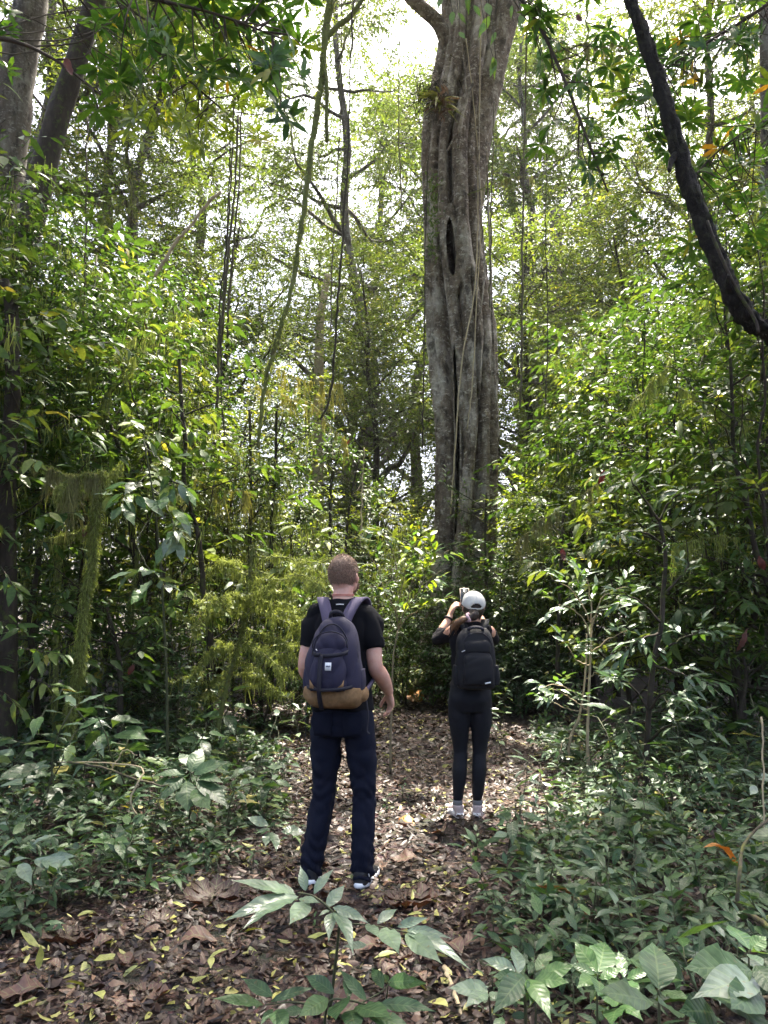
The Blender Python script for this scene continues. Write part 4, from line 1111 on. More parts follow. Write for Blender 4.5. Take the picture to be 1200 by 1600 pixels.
# ------------------------------------------------------------------ branches with rosettes of leaves overhead
def rosette_branch(name, limb_pts, spots, size, label, seed, n=11, leaf='leaf_whorl', r0=0.03, extra=0, droop=0.15, axis=(0, -0.2, 0.8)):
    rg = np.random.default_rng(seed)
    Lp = px_path(limb_pts, 30)
    b = Lp[0]
    e = empty(name, b)
    tag(e, label, 'branch')
    wood = [tube(Lp - b, np.linspace(r0 * 0.55, r0 * 0.2, 30), 7, 0.15, seed)]
    C, A = [], []
    for (px, py, Y) in spots:
        c = at(px, py, Y)
        i = np.argmin(np.linalg.norm(Lp - c, axis=1))
        i = max(0, i - rg.integers(0, 4))
        s = Lp[i]
        mid = (s + c) / 2 + rg.normal(0, 0.06, 3) - np.array([0, 0, 0.04])
        wood.append(tube(catmull(np.array([s, mid, c]), 8) - b, np.linspace(0.006, 0.003, 8), 5, cap=False))
        C.append(c - b); A.append(nrm(np.array(axis) + 0.6 * nrm(c - mid) + rg.normal(0, 0.25, 3)))
        for k in range(extra):
            C.append(c - b + rg.normal(0, 0.16, 3)); A.append(nrm(np.array(axis) + rg.normal(0, 0.5, 3)))
    obj('limb', build_mesh('limb', wood, M['twig']), e)
    # each rosette is a part of its own
    for c, a in zip(C, A):
        ch = whorls(rg, np.array([[0, 0, 0.0]]), np.array([a]), n + rg.integers(-2, 4), size * rg.uniform(0.75, 1.15), T_LONG, 75, droop=droop)
        obj('leaf_rosette', build_mesh('leaf_rosette', ch, [M[leaf]]), e, Matrix.Translation(Vector(c)))['kind'] = 'stuff'
    return e

def spread_spots(rg, boxes):
    out = []
    for x0, x1, y0, y1, Y0, Y1, n in boxes:
        for _ in range(n):
            out.append((rg.uniform(x0, x1), rg.uniform(y0, y1), rg.uniform(Y0, Y1)))
    return out
rgw = np.random.default_rng(41)
rosette_branch('rosette_branch', [(-120, -60, 4.4), (60, -40, 4.3), (200, -10, 4.3), (330, 20, 4.4), (440, 60, 4.5)], [(245, 42, 4.3), (262, 75, 4.2), (228, 62, 4.2), (285, 30, 4.4), (438, 168, 4.4), (450, 185, 4.5), (392, 55, 4.4), (410, 80, 4.5), (350, 40, 4.5), (470, 70, 4.8), (375, 120, 4.6)] + spread_spots(rgw, [(130, 480, -20, 130, 4.2, 5.8, 44)]), 0.155, 'branch with dark leaf rosettes hanging across the upper left', 42, extra=0)
rosette_branch('rosette_branch', [(-100, 60, 4.2), (0, 60, 4.1), (80, 90, 4.1), (160, 150, 4.2)], [(150, 165, 4.2), (165, 175, 4.3), (12, 20, 4.0), (150, 30, 4.2)] + spread_spots(rgw, [(130, 220, -10, 60, 4.2, 5.4, 5), (-20, 20, 0, 160, 4.2, 5.4, 3)]), 0.16, 'branch with yellowing leaf rosettes in the upper left corner', 43)
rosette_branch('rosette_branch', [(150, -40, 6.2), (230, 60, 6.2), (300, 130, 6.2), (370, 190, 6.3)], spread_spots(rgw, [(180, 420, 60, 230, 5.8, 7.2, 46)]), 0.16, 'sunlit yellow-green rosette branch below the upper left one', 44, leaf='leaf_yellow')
rosette_branch('rosette_branch', [(1260, -40, 5.8), (1180, 20, 5.9), (1100, 70, 6.0), (1040, 110, 6.1), (990, 170, 6.2)], spread_spots(rgw, [(1060, 1210, -10, 140, 5.6, 6.6, 24), (960, 1080, 40, 240, 5.7, 6.8, 26)]), 0.165, 'dark rosette branch against the bright sky in the upper right', 45)
rosette_branch('rosette_branch', [(760, -60, 5.2), (830, 20, 5.2), (880, 120, 5.2), (930, 250, 5.2), (950, 300, 5.2)], [(930, 285, 5.2), (920, 262, 5.2), (905, 250, 5.3), (945, 240, 5.2), (870, 60, 5.2), (850, 30, 5.2), (900, 110, 5.3), (925, 200, 5.3), (955, 215, 5.4), (850, 90, 5.4)] + spread_spots(rgw, [(830, 960, -20, 250, 5, 6.5, 18)]), 0.155, 'drooping rosette branch between the fig and the bent trunk', 46, droop=0.5)
rosette_branch('rosette_branch', [(1280, 200, 6.2), (1200, 190, 6.3), (1130, 230, 6.3), (1070, 290, 6.3)], spread_spots(rgw, [(1060, 1220, 170, 420, 5.8, 7.2, 40)]), 0.16, 'green rosette branch behind the bent trunk', 47)

# light green leaf sprays hanging in front of the fig
e = empty('leaf_spray', at(700, -40, 6.0)); tag(e, 'bright green hanging leaves in front of the fig top', 'branch')
rg = np.random.default_rng(51); b = at(700, -40, 6.0)
TW = px_path([(640, -60, 6), (720, -30, 6), (800, -20, 6.1), (880, -30, 6.2)], 20)
obj('limb', build_mesh('limb', [tube(TW - b, 0.008, 5)], M['twig']), e)
lm = [build_mesh('leaf', [scatter(t, np.zeros((1, 3)), np.eye(3)[None], 1.0, [0.6 + 0.1 * i])], [M['leaf_fresh']]) for i, t in enumerate(T_MED)]
for (px, py) in [(707, 18), (716, 20), (717, 50), (757, 35), (765, 25), (775, 50), (770, 88), (775, 92), (740, 8), (760, 5), (800, 8), (820, 20), (810, 35), (845, 30), (850, 55), (862, 65), (690, -5), (730, -8), (845, 75), (835, 5)]:
    c = at(px, py, 6.0 + rg.uniform(-0.1, 0.1)); c0 = TW[np.argmin(abs(TW[:, 0] - c[0]))]
    obj('hanging_twig', build_mesh('hanging_twig', [tube(catmull(np.array([c0, (c0 + c) / 2 + rg.normal(0, 0.03, 3), c]), 6) - b, 0.003, 4)], M['twig']), e)
    d = nrm(np.array([rg.normal(0, 0.35), rg.normal(0, 0.3), -1]))
    Rm = frames(d[None], np.array([[rg.normal(0, 0.4), -1, 0.2]]))[0]
    s = rg.uniform(0.10, 0.17)
    Mx = np.eye(4); Mx[:3, :3] = Rm * s; Mx[:3, 3] = c - b
    obj('leaf', lm[rg.integers(0, 4)], e, Mx)
# ================================================================== ground plants
LEAFMESH = {}
def leaf_mesh(tset, i, mat):
    key = (tset, i, mat)
    if key not in LEAFMESH:
        t = {'big': T_BIG, 'lance': T_LANCE, 'med': T_MED}[tset][i]
        LEAFMESH[key] = build_mesh('leaf', [scatter(t, np.zeros((1, 3)), np.eye(3)[None], 1.0, [0.35 + 0.15 * i])], [M[mat]])
    return LEAFMESH[key]

def leaf_M(p, d, n, s, wr=1.0):
    Rm = frames(np.asarray(d, float)[None], np.asarray(n, float)[None])[0]
    Mx = np.eye(4); Mx[:3, :3] = Rm * np.array([s * wr, s, s]); Mx[:3, 3] = p
    return Matrix(Mx.tolist())

def seedling_proto(seed, h, nleaf, size, tset, mat, spread=1.0, droop=0.15, stems=1):
    """stem mesh + list of (leaf mesh, matrix)"""
    rg = np.random.default_rng(seed)
    wood, leaves = [], []
    for s in range(stems):
        lean = rg.normal(0, 0.22, 2)
        hh = h * (1 if s == 0 else rg.uniform(0.5, 0.9))
        q = np.linspace(0, 1, 7)
        P = np.stack([lean[0] * hh * q + rg.normal(0, 0.01, 7) * q, lean[1] * hh * q + rg.normal(0, 0.01, 7) * q, hh * q - 0.03], -1)
        wood.append(tube(P, np.linspace(0.005, 0.0025, 7), 5))
        n = max(3, nleaf // stems)
        for k in range(n):
            f = 0.3 + 0.7 * (k + 1) / n
            p = np.array([np.interp(f * 6, np.arange(7), P[:, c]) for c in range(3)])
            az = k * 2.4 + rg.uniform(-0.4, 0.4) + s * 1.3
            el = rg.uniform(-0.15, 0.45) + (0.5 if k == n - 1 else 0)
            d = np.array([math.cos(az) * spread, math.sin(az) * spread, el])
            pet = rg.uniform(0.01, 0.05)
            p2 = p + nrm(d) * pet
            wood.append(tube(np.array([p, p2]), 0.0018, 3, cap=False))
            nn = np.array([rg.normal(0, 0.25), rg.normal(0, 0.25) - 0.1, 1.0])
            i = rg.integers(0, 3)
            leaves.append((leaf_mesh(tset, i, mat), leaf_M(p2, d - np.array([0, 0, droop]), nn, size * rg.uniform(0.6, 1.15))))
    return build_mesh('stem', wood, [M['stem_green']]), leaves

def joined_foliage(proto):
    """the same plant with its leaves in one mesh, for the ones too small to pick apart"""
    ch = []
    for me, Mx in proto[1]:
        V = np.zeros(len(me.vertices) * 3, np.float32); me.vertices.foreach_get('co', V)
        F = np.zeros(len(me.polygons) * 3, np.int32); me.loops.foreach_get('vertex_index', F)
        u = np.zeros(len(V) // 3 * 2, np.float32); me.attributes['luv'].data.foreach_get('vector', u)
        c = Chunk(V, F, random.Random(len(ch)).random(), u.reshape(-1, 2)).moved(np.array(Mx))
        ch.append(c)
    return build_mesh('foliage', ch, [proto[1][0][0].materials[0]])

SEED = [
    ('slender-leaved', seedling_proto(1, 0.34, 9, 0.125, 'lance', 'leaf_blue')),
    ('broad-leaved', seedling_proto(2, 0.26, 8, 0.14, 'big', 'leaf_blue')),
    ('pale-leaved', seedling_proto(3, 0.30, 9, 0.12, 'med', 'leaf_pale')),
    ('two-stemmed', seedling_proto(4, 0.28, 12, 0.11, 'lance', 'leaf_blue', stems=2)),
    ('tall slender', seedling_proto(5, 0.52, 11, 0.135, 'lance', 'leaf_pale')),
    ('bright green', seedling_proto(6, 0.24, 8, 0.12, 'med', 'leaf_fresh')),
    ('small-leaved bushy', seedling_proto(7, 0.20, 14, 0.065, 'med', 'leaf_blue', stems=3)),
    ('large-leaved', seedling_proto(8, 0.42, 8, 0.21, 'big', 'leaf_blue')),
]
SEED_FOL = [joined_foliage(p) for _, p in SEED]

def put_seedling(i, x, y, rz, s, label, group, parts=True, tilt=0.0):
    e = empty('seedling', (x, y, float(hgt(x, y))), rz, s)
    e.rotation_euler = (tilt, tilt * 0.6, rz)
    tag(e, label, 'plant', group)
    obj('stem', SEED[i][1][0], e)
    if parts:
        for me, Mx in SEED[i][1][1]:
            obj('leaf', me, e, Mx)
    else:
        obj('foliage', SEED_FOL[i], e)
    return e

LY, LX = [2.0, 3.6, 4.1, 4.5, 5.2, 6.0, 7.0, 8.0, 10, 12], [-2.6, -1.9, -1.25, -1.0, -0.75, -0.62, -0.75, -1.05, -1.3, -1.0]
RY, RX = [2.0, 3.0, 4.2, 5.1, 5.5, 6.0, 6.6, 8.0, 10, 12], [0.32, 0.34, 0.48, 0.55, 0.9, 1.15, 1.5, 1.55, 1.75, 1.95]
def zone(x, y, right):
    if right:
        return ('in the bottom right corner' if y < 3.2 and x > 1.1 else 'beside the path bottom right' if y < 3.6 else 'in the undergrowth below the woman' if x < 1.2 and y < 5.6 else 'in the undergrowth at the right' if y < 5.2 else 'below the pale sapling stems' if x < 2.3 else 'at the foot of the right thicket')
    return ('at the left path edge' if y < 4.7 else 'in the left undergrowth near the mossy sapling' if x < -1.9 else 'in the left undergrowth beside the man')
SOWN = []
rg = np.random.default_rng(61)
def sow(n, right, y0, y1, wmax, kinds, parts_y, s0=1.0, dmin=0.10):
    pts = []
    tries = 0
    while len(pts) < n and tries < n * 30:
        tries += 1
        y = rg.uniform(y0, y1)
        edge = np.interp(y, RY if right else LY, RX if right else LX)
        w = min(wmax, 0.52 * y + 0.5 - abs(edge))
        if w <= 0.05: continue
        u = rg.uniform(0, 1) ** 1.15
        x = edge + u * w if right else edge - u * w
        if any((x - a) ** 2 + (y - b_) ** 2 < dmin ** 2 for a, b_ in pts): continue
        pts.append((x, y))
        i = kinds[rg.integers(0, len(kinds))]
        s = s0 * rg.uniform(0.5, 1.05) * rg.uniform(0.85, 1.5) * (0.65 + 0.35 * min(1, u * 3))
        SOWN.append((put_seedling(i, x, y, rg.uniform(0, 6.28), s, None, 'seedlings of the undergrowth', y < parts_y, rg.normal(0, 0.12)), SEED[i][0] + ' seedling ' + zone(x, y, right), x / y))
sow(40, True, 2.75, 3.7, 1.5, (0, 1, 2, 3, 5, 6), 9, 1.0)
sow(75, True, 3.7, 5.4, 2.6, (0, 1, 2, 3, 3, 6, 7), 5.0, 1.2)
sow(95, True, 5.4, 8.2, 3.2, (0, 2, 3, 4, 4, 7, 7), 5.0, 1.4)
sow(60, False, 4.05, 5.6, 2.2, (0, 1, 2, 3, 6, 6), 5.0, 1.1)
sow(95, False, 5.4, 8.6, 3.4, (0, 1, 2, 3, 4, 7, 7), 5.0, 1.4)
for (o_, _, _), lab in zip(SOWN, single_out([(l_, px_) for _, l_, px_ in SOWN])):
    tag(o_, lab, 'plant')
PATHS = []
# a few small ones on the path itself
for x, y, i, s in [(0.02, 5.9, 6, 0.8), (-0.38, 6.6, 0, 0.7), (0.15, 6.4, 3, 0.6), (-0.5, 7.5, 5, 0.9), (-0.75, 7.9, 2, 0.9), (-0.25, 8.6, 6, 0.9), (-0.60, 5.2, 1, 0.7), (-0.78, 4.75, 0, 0.6), (-0.55, 4.1, 5, 0.3), (-0.32, 3.9, 5, 0.28), (0.42, 5.75, 3, 0.6), (-0.85, 8.6, 4, 1.2), (-0.7, 9.4, 7, 1.1), (-1.0, 10.2, 4, 1.3), (1.25, 8.2, 4, 1.1), (1.3, 9.3, 7, 1.2), (1.5, 10.3, 4, 1.3), (-0.9, 7.2, 7, 1.0), (-0.35, 10.8, 0, 1.2), (0.9, 10.9, 2, 1.2)]:
    PATHS.append((put_seedling(i, x, y, x * 9, s, None, 'seedlings on the path', y < 5), SEED[i][0] + ' small seedling on the path ' + ('beyond the woman at right' if y > 8 and x > 0.5 else 'beyond the man at left' if y > 7 else 'behind the man' if y > 5.5 else 'beside the man'), x / y))

for (o_, _, _), lab in zip(PATHS, single_out([(l_, px_) for _, l_, px_ in PATHS])):
    tag(o_, lab, 'plant')

def make_cover():
    """the low mat of leaves between the seedlings"""
    rg = np.random.default_rng(62)
    st, dr = [], []
    for right in (0, 1):
        n = 1500
        y = rg.uniform(3.0, 10.5, n)
        edge = np.interp(y, RY if right else LY, RX if right else LX)
        w = np.clip(0.55 * y + 0.7 - np.abs(edge), 0.1, 3.5)
        u = rg.uniform(0, 1, n)
        x = edge + 0.1 + u * w if right else edge - 0.1 - u * w
        st.append(np.stack([x, y, hgt(x, y) + rg.uniform(0.03, 0.22, n) * np.clip(u * 4, 0.3, 1)], -1))
        dr.append(np.stack([rg.normal(0, 1, n), rg.normal(0, 1, n), rg.uniform(0, 0.8, n)], -1))
    ch = twigs(rg, np.concatenate(st), np.concatenate(dr), 0.18, 6, 0.105, T_MED, rad=0.002, jit=0.35, droop=0.1)
    o = obj('ground_cover', build_mesh('ground_cover', ch, [M['leaf_blue'], M['stem_green']]))
    tag(o, 'low mat of small green leaves between the seedlings', 'ground cover', None, 'stuff')
make_cover()

# ------------------------------------------------------------------ single plants of the foreground, leaf by leaf
def hero_plant(name, base_px, label, leaves, stems, mat, tset='lance', wr=1.0, cat='plant', seed=0, mats=None, stem_mat='stem_green', group=None):
    """leaves: (base px, base py, base Y, tip px, tip py, tip Y[, width ratio]); stems: lists of (px, py, Y) from ground up, radius"""
    rg = np.random.default_rng(seed)
    b = np.array(at(*stems[0][0][0])) if base_px is None else np.append(np.array(base_px), 0.0)
    e = empty(name, b); tag(e, label, cat, group)
    for pts, r in stems:
        P = px_path(pts, 14) if not isinstance(pts, np.ndarray) else pts
        obj('stem', build_mesh('stem', [tube(P - b, np.linspace(r, r * 0.55, len(P)), 6)], [M[stem_mat]]), e)
    for k, lf in enumerate(leaves):
        p0, p1 = at(lf[0], lf[1], lf[2]), at(lf[3], lf[4], lf[5])
        w = lf[6] if len(lf) > 6 else 1.0
        d = p1 - p0
        L = np.linalg.norm(d)
        i = int(rg.integers(0, 3))
        mt = mat if mats is None else mats[rg.integers(0, len(mats))]
        n = np.array([rg.normal(0, 0.25), -0.55 + rg.normal(0, 0.2), 0.9])
        # straighten for the template's own droop
        obj('leaf', leaf_mesh(tset, i, mt), e, leaf_M(p0 - b, d + np.array([0, 0, 0.2 * L]), n, L * 1.0, w * wr))
    return e

def zl(zx, zy, s, x0, y0):
    return x0 + zx / s, y0 + zy / s

c1 = lambda zx, zy: zl(zx, zy, 2.727, 320, 1300)
def lv(conv, a, b_, Y0, Y1, w=1.0):
    p, q = conv(*a), conv(*b_)
    return (p[0], p[1], Y0, q[0], q[1], Y1, w)
hero_plant('long_leaved_plant', None, 'sapling with long pale drooping leaves in front of the man', [
    lv(c1, (390, 270), (100, 238), 2.92, 2.82), lv(c1, (400, 275), (95, 395), 2.9, 2.72), lv(c1, (400, 285), (150, 415), 2.88, 2.66), lv(c1, (385, 268), (262, 198), 2.95, 3.02, 1.2),
    lv(c1, (430, 252), (400, 135), 2.95, 3.0, 1.75), lv(c1, (465, 265), (548, 145), 2.93, 2.98, 1.5), lv(c1, (440, 298), (365, 425), 2.88, 2.7, 1.4), lv(c1, (400, 285), (490, 318), 2.9, 2.84, 1.4),
    lv(c1, (516, 322), (608, 235), 2.9, 2.98, 1.5), lv(c1, (545, 320), (688, 402), 2.9, 2.8, 1.15), lv(c1, (550, 342), (655, 478), 2.88, 2.68, 1.2), lv(c1, (540, 345), (524, 440), 2.88, 2.74, 1.4), lv(c1, (532, 335), (488, 352), 2.88, 2.84, 1.6),
    lv(c1, (735, 392), (832, 318), 2.88, 2.96, 1.5), lv(c1, (820, 405), (958, 378), 2.86, 2.86, 1.35), lv(c1, (860, 420), (1040, 452), 2.84, 2.78, 1.1), lv(c1, (860, 430), (1112, 548), 2.84, 2.66, 1.0),
    lv(c1, (855, 435), (1000, 605), 2.84, 2.62, 1.1), lv(c1, (760, 408), (826, 552), 2.86, 2.66, 1.35), lv(c1, (690, 392), (742, 470), 2.88, 2.76, 1.3), lv(c1, (690, 482), (588, 505), 2.92, 2.9, 1.3),
], [([(514, 1592, 3.0), (520, 1542, 2.98), (528, 1470, 2.93), (529, 1440, 2.9), (515, 1420, 2.9), (490, 1400, 2.92), (465, 1395, 2.92)], 0.006), ([(528, 1445, 2.9), (560, 1444, 2.89), (600, 1449, 2.87), (640, 1458, 2.84)], 0.0035)],
    'leaf_pale', 'lance', 0.86, seed=3)
hero_plant('long_leaved_plant', None, 'low dark-leaved plant at the bottom edge below the long pale one', [
    lv(c1, (250, 737), (25, 735), 2.72, 2.66, 1.1), lv(c1, (290, 700), (148, 645), 2.74, 2.78, 1.2), lv(c1, (280, 725), (478, 672), 2.74, 2.76, 0.9), lv(c1, (552, 690), (398, 608), 2.72, 2.82, 1.2),
    lv(c1, (612, 715), (608, 582), 2.7, 2.8, 1.2), lv(c1, (525, 708), (405, 822), 2.7, 2.56, 1.3), lv(c1, (590, 712), (545, 835), 2.7, 2.52, 1.5), lv(c1, (760, 668), (698, 560), 2.72, 2.84, 1.2),
    lv(c1, (740, 735), (975, 782), 2.66, 2.56, 1.0), lv(c1, (640, 745), (800, 830), 2.66, 2.5, 1.3), lv(c1, (620, 760), (640, 850), 2.66, 2.48, 1.5), lv(c1, (300, 760), (340, 850), 2.7, 2.55, 1.5), lv(c1, (290, 755), (240, 830), 2.7, 2.6, 0.8), lv(c1, (700, 790), (900, 850), 2.62, 2.5, 1.2),
    lv(c1, (420, 760), (320, 790), 2.7, 2.66, 1.3), lv(c1, (690, 720), (560, 600), 2.7, 2.78, 0.9)],
    [([(505, 1640, 2.8), (512, 1570, 2.72), (540, 1562, 2.7), (590, 1575, 2.66)], 0.005), ([(512, 1575, 2.72), (460, 1566, 2.73), (415, 1570, 2.73)], 0.004), ([(560, 1570, 2.68), (595, 1550, 2.7), (610, 1535, 2.72)], 0.003)], 'leaf_blue', 'lance', 1.0, seed=4)
hero_plant('small_plant', None, 'small yellow-green two-leaved sprout in the litter at bottom centre', [lv(c1, (780, 640), (900, 655), 2.75, 2.72, 1.5), lv(c1, (780, 650), (950, 672), 2.75, 2.7, 1.0), lv(c1, (775, 645), (760, 605), 2.75, 2.8, 1.4)], [([(604, 1560, 2.95), (606, 1540, 2.76)], 0.003)], 'leaf_fresh', 'med', 1.0, seed=5)

c2 = lambda zx, zy: zl(zx, zy, 2.4, 700, 1300)
hero_plant('broad_leaved_plant', None, 'fresh green plant with lobed-looking leaves right of the bottom path', [
    lv(c2, (265, 530), (262, 412), 2.6, 2.72, 1.15), lv(c2, (255, 522), (122, 478), 2.6, 2.64, 1.1), lv(c2, (285, 540), (200, 675), 2.58, 2.42, 1.2), lv(c2, (300, 552), (385, 680), 2.57, 2.4, 1.1), lv(c2, (325, 550), (450, 585), 2.57, 2.5, 1.1),
    lv(c2, (330, 520), (395, 455), 2.6, 2.68, 1.1), lv(c2, (310, 560), (330, 640), 2.56, 2.45, 1.1), lv(c2, (340, 540), (480, 520), 2.58, 2.56, 1.1), lv(c2, (270, 540), (170, 560), 2.58, 2.55, 1.0)],
    [([(822, 1640, 2.66), (820, 1560, 2.6), (812, 1522, 2.6)], 0.006)], 'leaf_fresh', 'big', 0.9, seed=6, mats=['leaf_fresh', 'leaf_pale', 'leaf_blue'])
hero_plant('broad_leaved_plant', None, 'dark-stemmed plant with three pale leaves beside the bottom path', [
    lv(c2, (150, 600), (5, 608), 2.55, 2.5, 1.0), lv(c2, (150, 598), (58, 552), 2.55, 2.6, 1.0), lv(c2, (150, 605), (70, 658), 2.54, 2.45, 1.1), lv(c2, (155, 602), (200, 640), 2.54, 2.48, 1.0)], [([(772, 1660, 2.55), (768, 1600, 2.55), (763, 1552, 2.55)], 0.005), ([(763, 1552, 2.55), (800, 1548, 2.55), (820, 1550, 2.55)], 0.003)], 'leaf_pale', 'big', 0.9, seed=7, stem_mat='twig')
hero_plant('broad_leaved_plant', None, 'brightest lime green plant among the bottom right leaves', [
    lv(c2, (560, 525), (465, 422), 2.62, 2.72, 1.1), lv(c2, (565, 525), (600, 412), 2.62, 2.76, 1.4), lv(c2, (550, 535), (455, 498), 2.6, 2.62, 1.1), lv(c2, (550, 548), (500, 575), 2.58, 2.5, 1.3), lv(c2, (570, 550), (655, 520), 2.58, 2.58, 1.2), lv(c2, (565, 560), (580, 620), 2.56, 2.45, 1.3),
    lv(c2, (660, 545), (640, 450), 2.6, 2.7, 0.8), lv(c2, (670, 550), (770, 520), 2.58, 2.56, 1.0), lv(c2, (660, 560), (720, 610), 2.56, 2.46, 1.0), lv(c2, (640, 640), (560, 620), 2.5, 2.46, 1.2), lv(c2, (650, 650), (720, 690), 2.5, 2.4, 1.2), lv(c2, (640, 660), (600, 720), 2.5, 2.38, 1.2)],
    [([(934, 1640, 2.62), (933, 1560, 2.6), (934, 1522, 2.6)], 0.004), ([(965, 1640, 2.6), (972, 1570, 2.58), (975, 1530, 2.58)], 0.004)], 'leaf_fresh', 'big', 1.0, seed=8)
hero_plant('broad_leaved_plant', None, 'dark plant with one large upright leaf in the bottom right', [
    lv(c2, (790, 590), (785, 392), 2.3, 2.45, 1.5), lv(c2, (770, 640), (562, 625), 2.26, 2.2, 1.0), lv(c2, (800, 600), (905, 640), 2.28, 2.2, 1.0), lv(c2, (785, 600), (740, 590), 2.3, 2.28, 1.2), lv(c2, (800, 640), (880, 720), 2.24, 2.1, 1.1), lv(c2, (770, 560), (650, 440), 2.36, 2.46, 0.8)],
    [([(1030, 1660, 2.3), (1030, 1590, 2.3), (1029, 1546, 2.3)], 0.006)], 'leaf_blue', 'big', 1.05, seed=9)
hero_plant('broad_leaved_plant', None, 'plant with the largest ribbed drooping leaf at the lower right edge', [
    lv(c2, (1140, 520), (900, 555), 2.12, 2.05, 1.15), lv(c2, (1160, 560), (965, 610), 2.1, 1.98, 1.1), lv(c2, (960, 605), (1260, 745), 2.2, 1.95, 0.8), lv(c2, (1150, 500), (1255, 640), 2.12, 2.0, 1.2), lv(c2, (1165, 600), (1080, 700), 2.08, 1.95, 1.1), lv(c2, (1000, 680), (900, 700), 2.1, 2.0, 1.3), lv(c2, (1180, 500), (1120, 455), 2.16, 2.24, 1.0)],
    [([(1190, 1680, 2.1), (1188, 1580, 2.1), (1176, 1515, 2.12)], 0.006)], 'leaf_pale', 'big', 1.05, seed=10, mats=['leaf_pale', 'leaf_blue', 'leaf_blue'])
hero_plant('broad_leaved_plant', None, 'round-leaved plant with insect holes at the lower right edge', [
    lv(c2, (1130, 440), (1060, 345), 2.5, 2.62, 1.9), lv(c2, (1135, 440), (1200, 400), 2.5, 2.52, 1.6), lv(c2, (1120, 450), (1090, 430), 2.5, 2.5, 1.6), lv(c2, (1140, 450), (1225, 470), 2.48, 2.4, 1.4)], [([(1166, 1640, 2.5), (1170, 1550, 2.5), (1170, 1485, 2.5)], 0.005)], 'leaf_fresh', 'big', 0.95, seed=11, mats=['leaf_fresh', 'leaf_blue'])

c3 = lambda zx, zy: zl(zx, zy, 2.0, 0, 1000)
hero_plant('broad_leaved_plant', np.array(ground_hit(298, 1300)), 'large pointed-leaved plant in the left undergrowth beside the man', [
    lv(c3, (595, 415), (640, 325), 5.2, 5.35, 1.3), lv(c3, (580, 420), (480, 425), 5.2, 5.15, 1.1), lv(c3, (605, 420), (712, 378), 5.2, 5.2, 1.1), lv(c3, (615, 440), (705, 525), 5.18, 5.0, 1.0), lv(c3, (582, 440), (585, 545), 5.18, 5.0, 1.2), lv(c3, (570, 430), (500, 500), 5.18, 5.02, 1.2),
    lv(c3, (600, 400), (560, 350), 5.22, 5.35, 1.3), lv(c3, (620, 430), (690, 440), 5.2, 5.1, 1.1), lv(c3, (560, 440), (470, 470), 5.2, 5.1, 1.0), lv(c3, (600, 470), (650, 540), 5.1, 4.95, 1.1)], [(np.array([np.append(np.array(ground_hit(298, 1300)), 0), at(296, 1250, 5.25), at(298, 1205, 5.2)]), 0.008)], 'leaf_blue', 'big', 1.0, seed=12)
hero_plant('broad_leaved_plant', np.array(ground_hit(200, 1390)), 'plant with a pale drooping leaf fan at the left path edge', [
    lv(c3, (375, 630), (270, 640), 4.5, 4.45, 1.0), lv(c3, (350, 620), (330, 665), 4.5, 4.4, 1.0), lv(c3, (370, 635), (345, 660), 4.5, 4.42, 1.0), lv(c3, (360, 620), (400, 640), 4.5, 4.45, 1.1), lv(c3, (345, 615), (300, 615), 4.5, 4.48, 1.2), lv(c3, (365, 628), (385, 690), 4.48, 4.35, 0.8)], [(np.array([np.append(np.array(ground_hit(200, 1390)), 0), at(190, 1345, 4.5), at(180, 1312, 4.5)]), 0.005)], 'leaf_fresh', 'big', 1.0, seed=13)
hero_plant('broad_leaved_plant', np.array(ground_hit(60, 1420)), 'plant with arched pale leaflets low at the left edge', [
    lv(c3, (140, 690), (230, 685), 4.1, 4.05, 0.8), lv(c3, (150, 685), (220, 720), 4.1, 4.0, 0.7), lv(c3, (130, 680), (185, 740), 4.1, 3.95, 0.7), lv(c3, (110, 685), (150, 720), 4.1, 4.0, 0.9), lv(c3, (10, 680), (40, 650), 4.1, 4.15, 1.0), lv(c3, (20, 690), (-15, 720), 4.1, 4.0, 1.0), lv(c3, (90, 640), (60, 655), 4.15, 4.1, 1.0), lv(c3, (100, 640), (180, 600), 4.2, 4.25, 0.7), lv(c3, (60, 700), (90, 760), 4.05, 3.95, 1.2), lv(c3, (40, 690), (80, 680), 4.1, 4.1, 1.2)],
    [(np.array([np.append(np.array(ground_hit(60, 1420)), 0), at(50, 1370, 4.1), at(60, 1345, 4.1)]), 0.005)], 'leaf_pale', 'big', 1.0, seed=14)
hero_plant('broad_leaved_plant', np.array(ground_hit(430, 1310)), 'two-leaved pale seedling left of the man near his foot', [lv(c3, (840, 580), (768, 562), 4.9, 4.9, 1.0), lv(c3, (940, 600), (880, 595), 4.85, 4.85, 1.3), lv(c3, (880, 598), (955, 612), 4.85, 4.82, 1.2), lv(c3, (845, 590), (800, 605), 4.9, 4.85, 1.2), lv(c3, (850, 600), (870, 660), 4.9, 4.75, 0.9), lv(c3, (840, 600), (830, 650), 4.9, 4.78, 1.0)], [(np.array([np.append(np.array(ground_hit(430, 1310)), 0), at(428, 1295, 4.9), at(430, 1285, 4.9)]), 0.004)], 'leaf_pale', 'big', 1.0, seed=15)

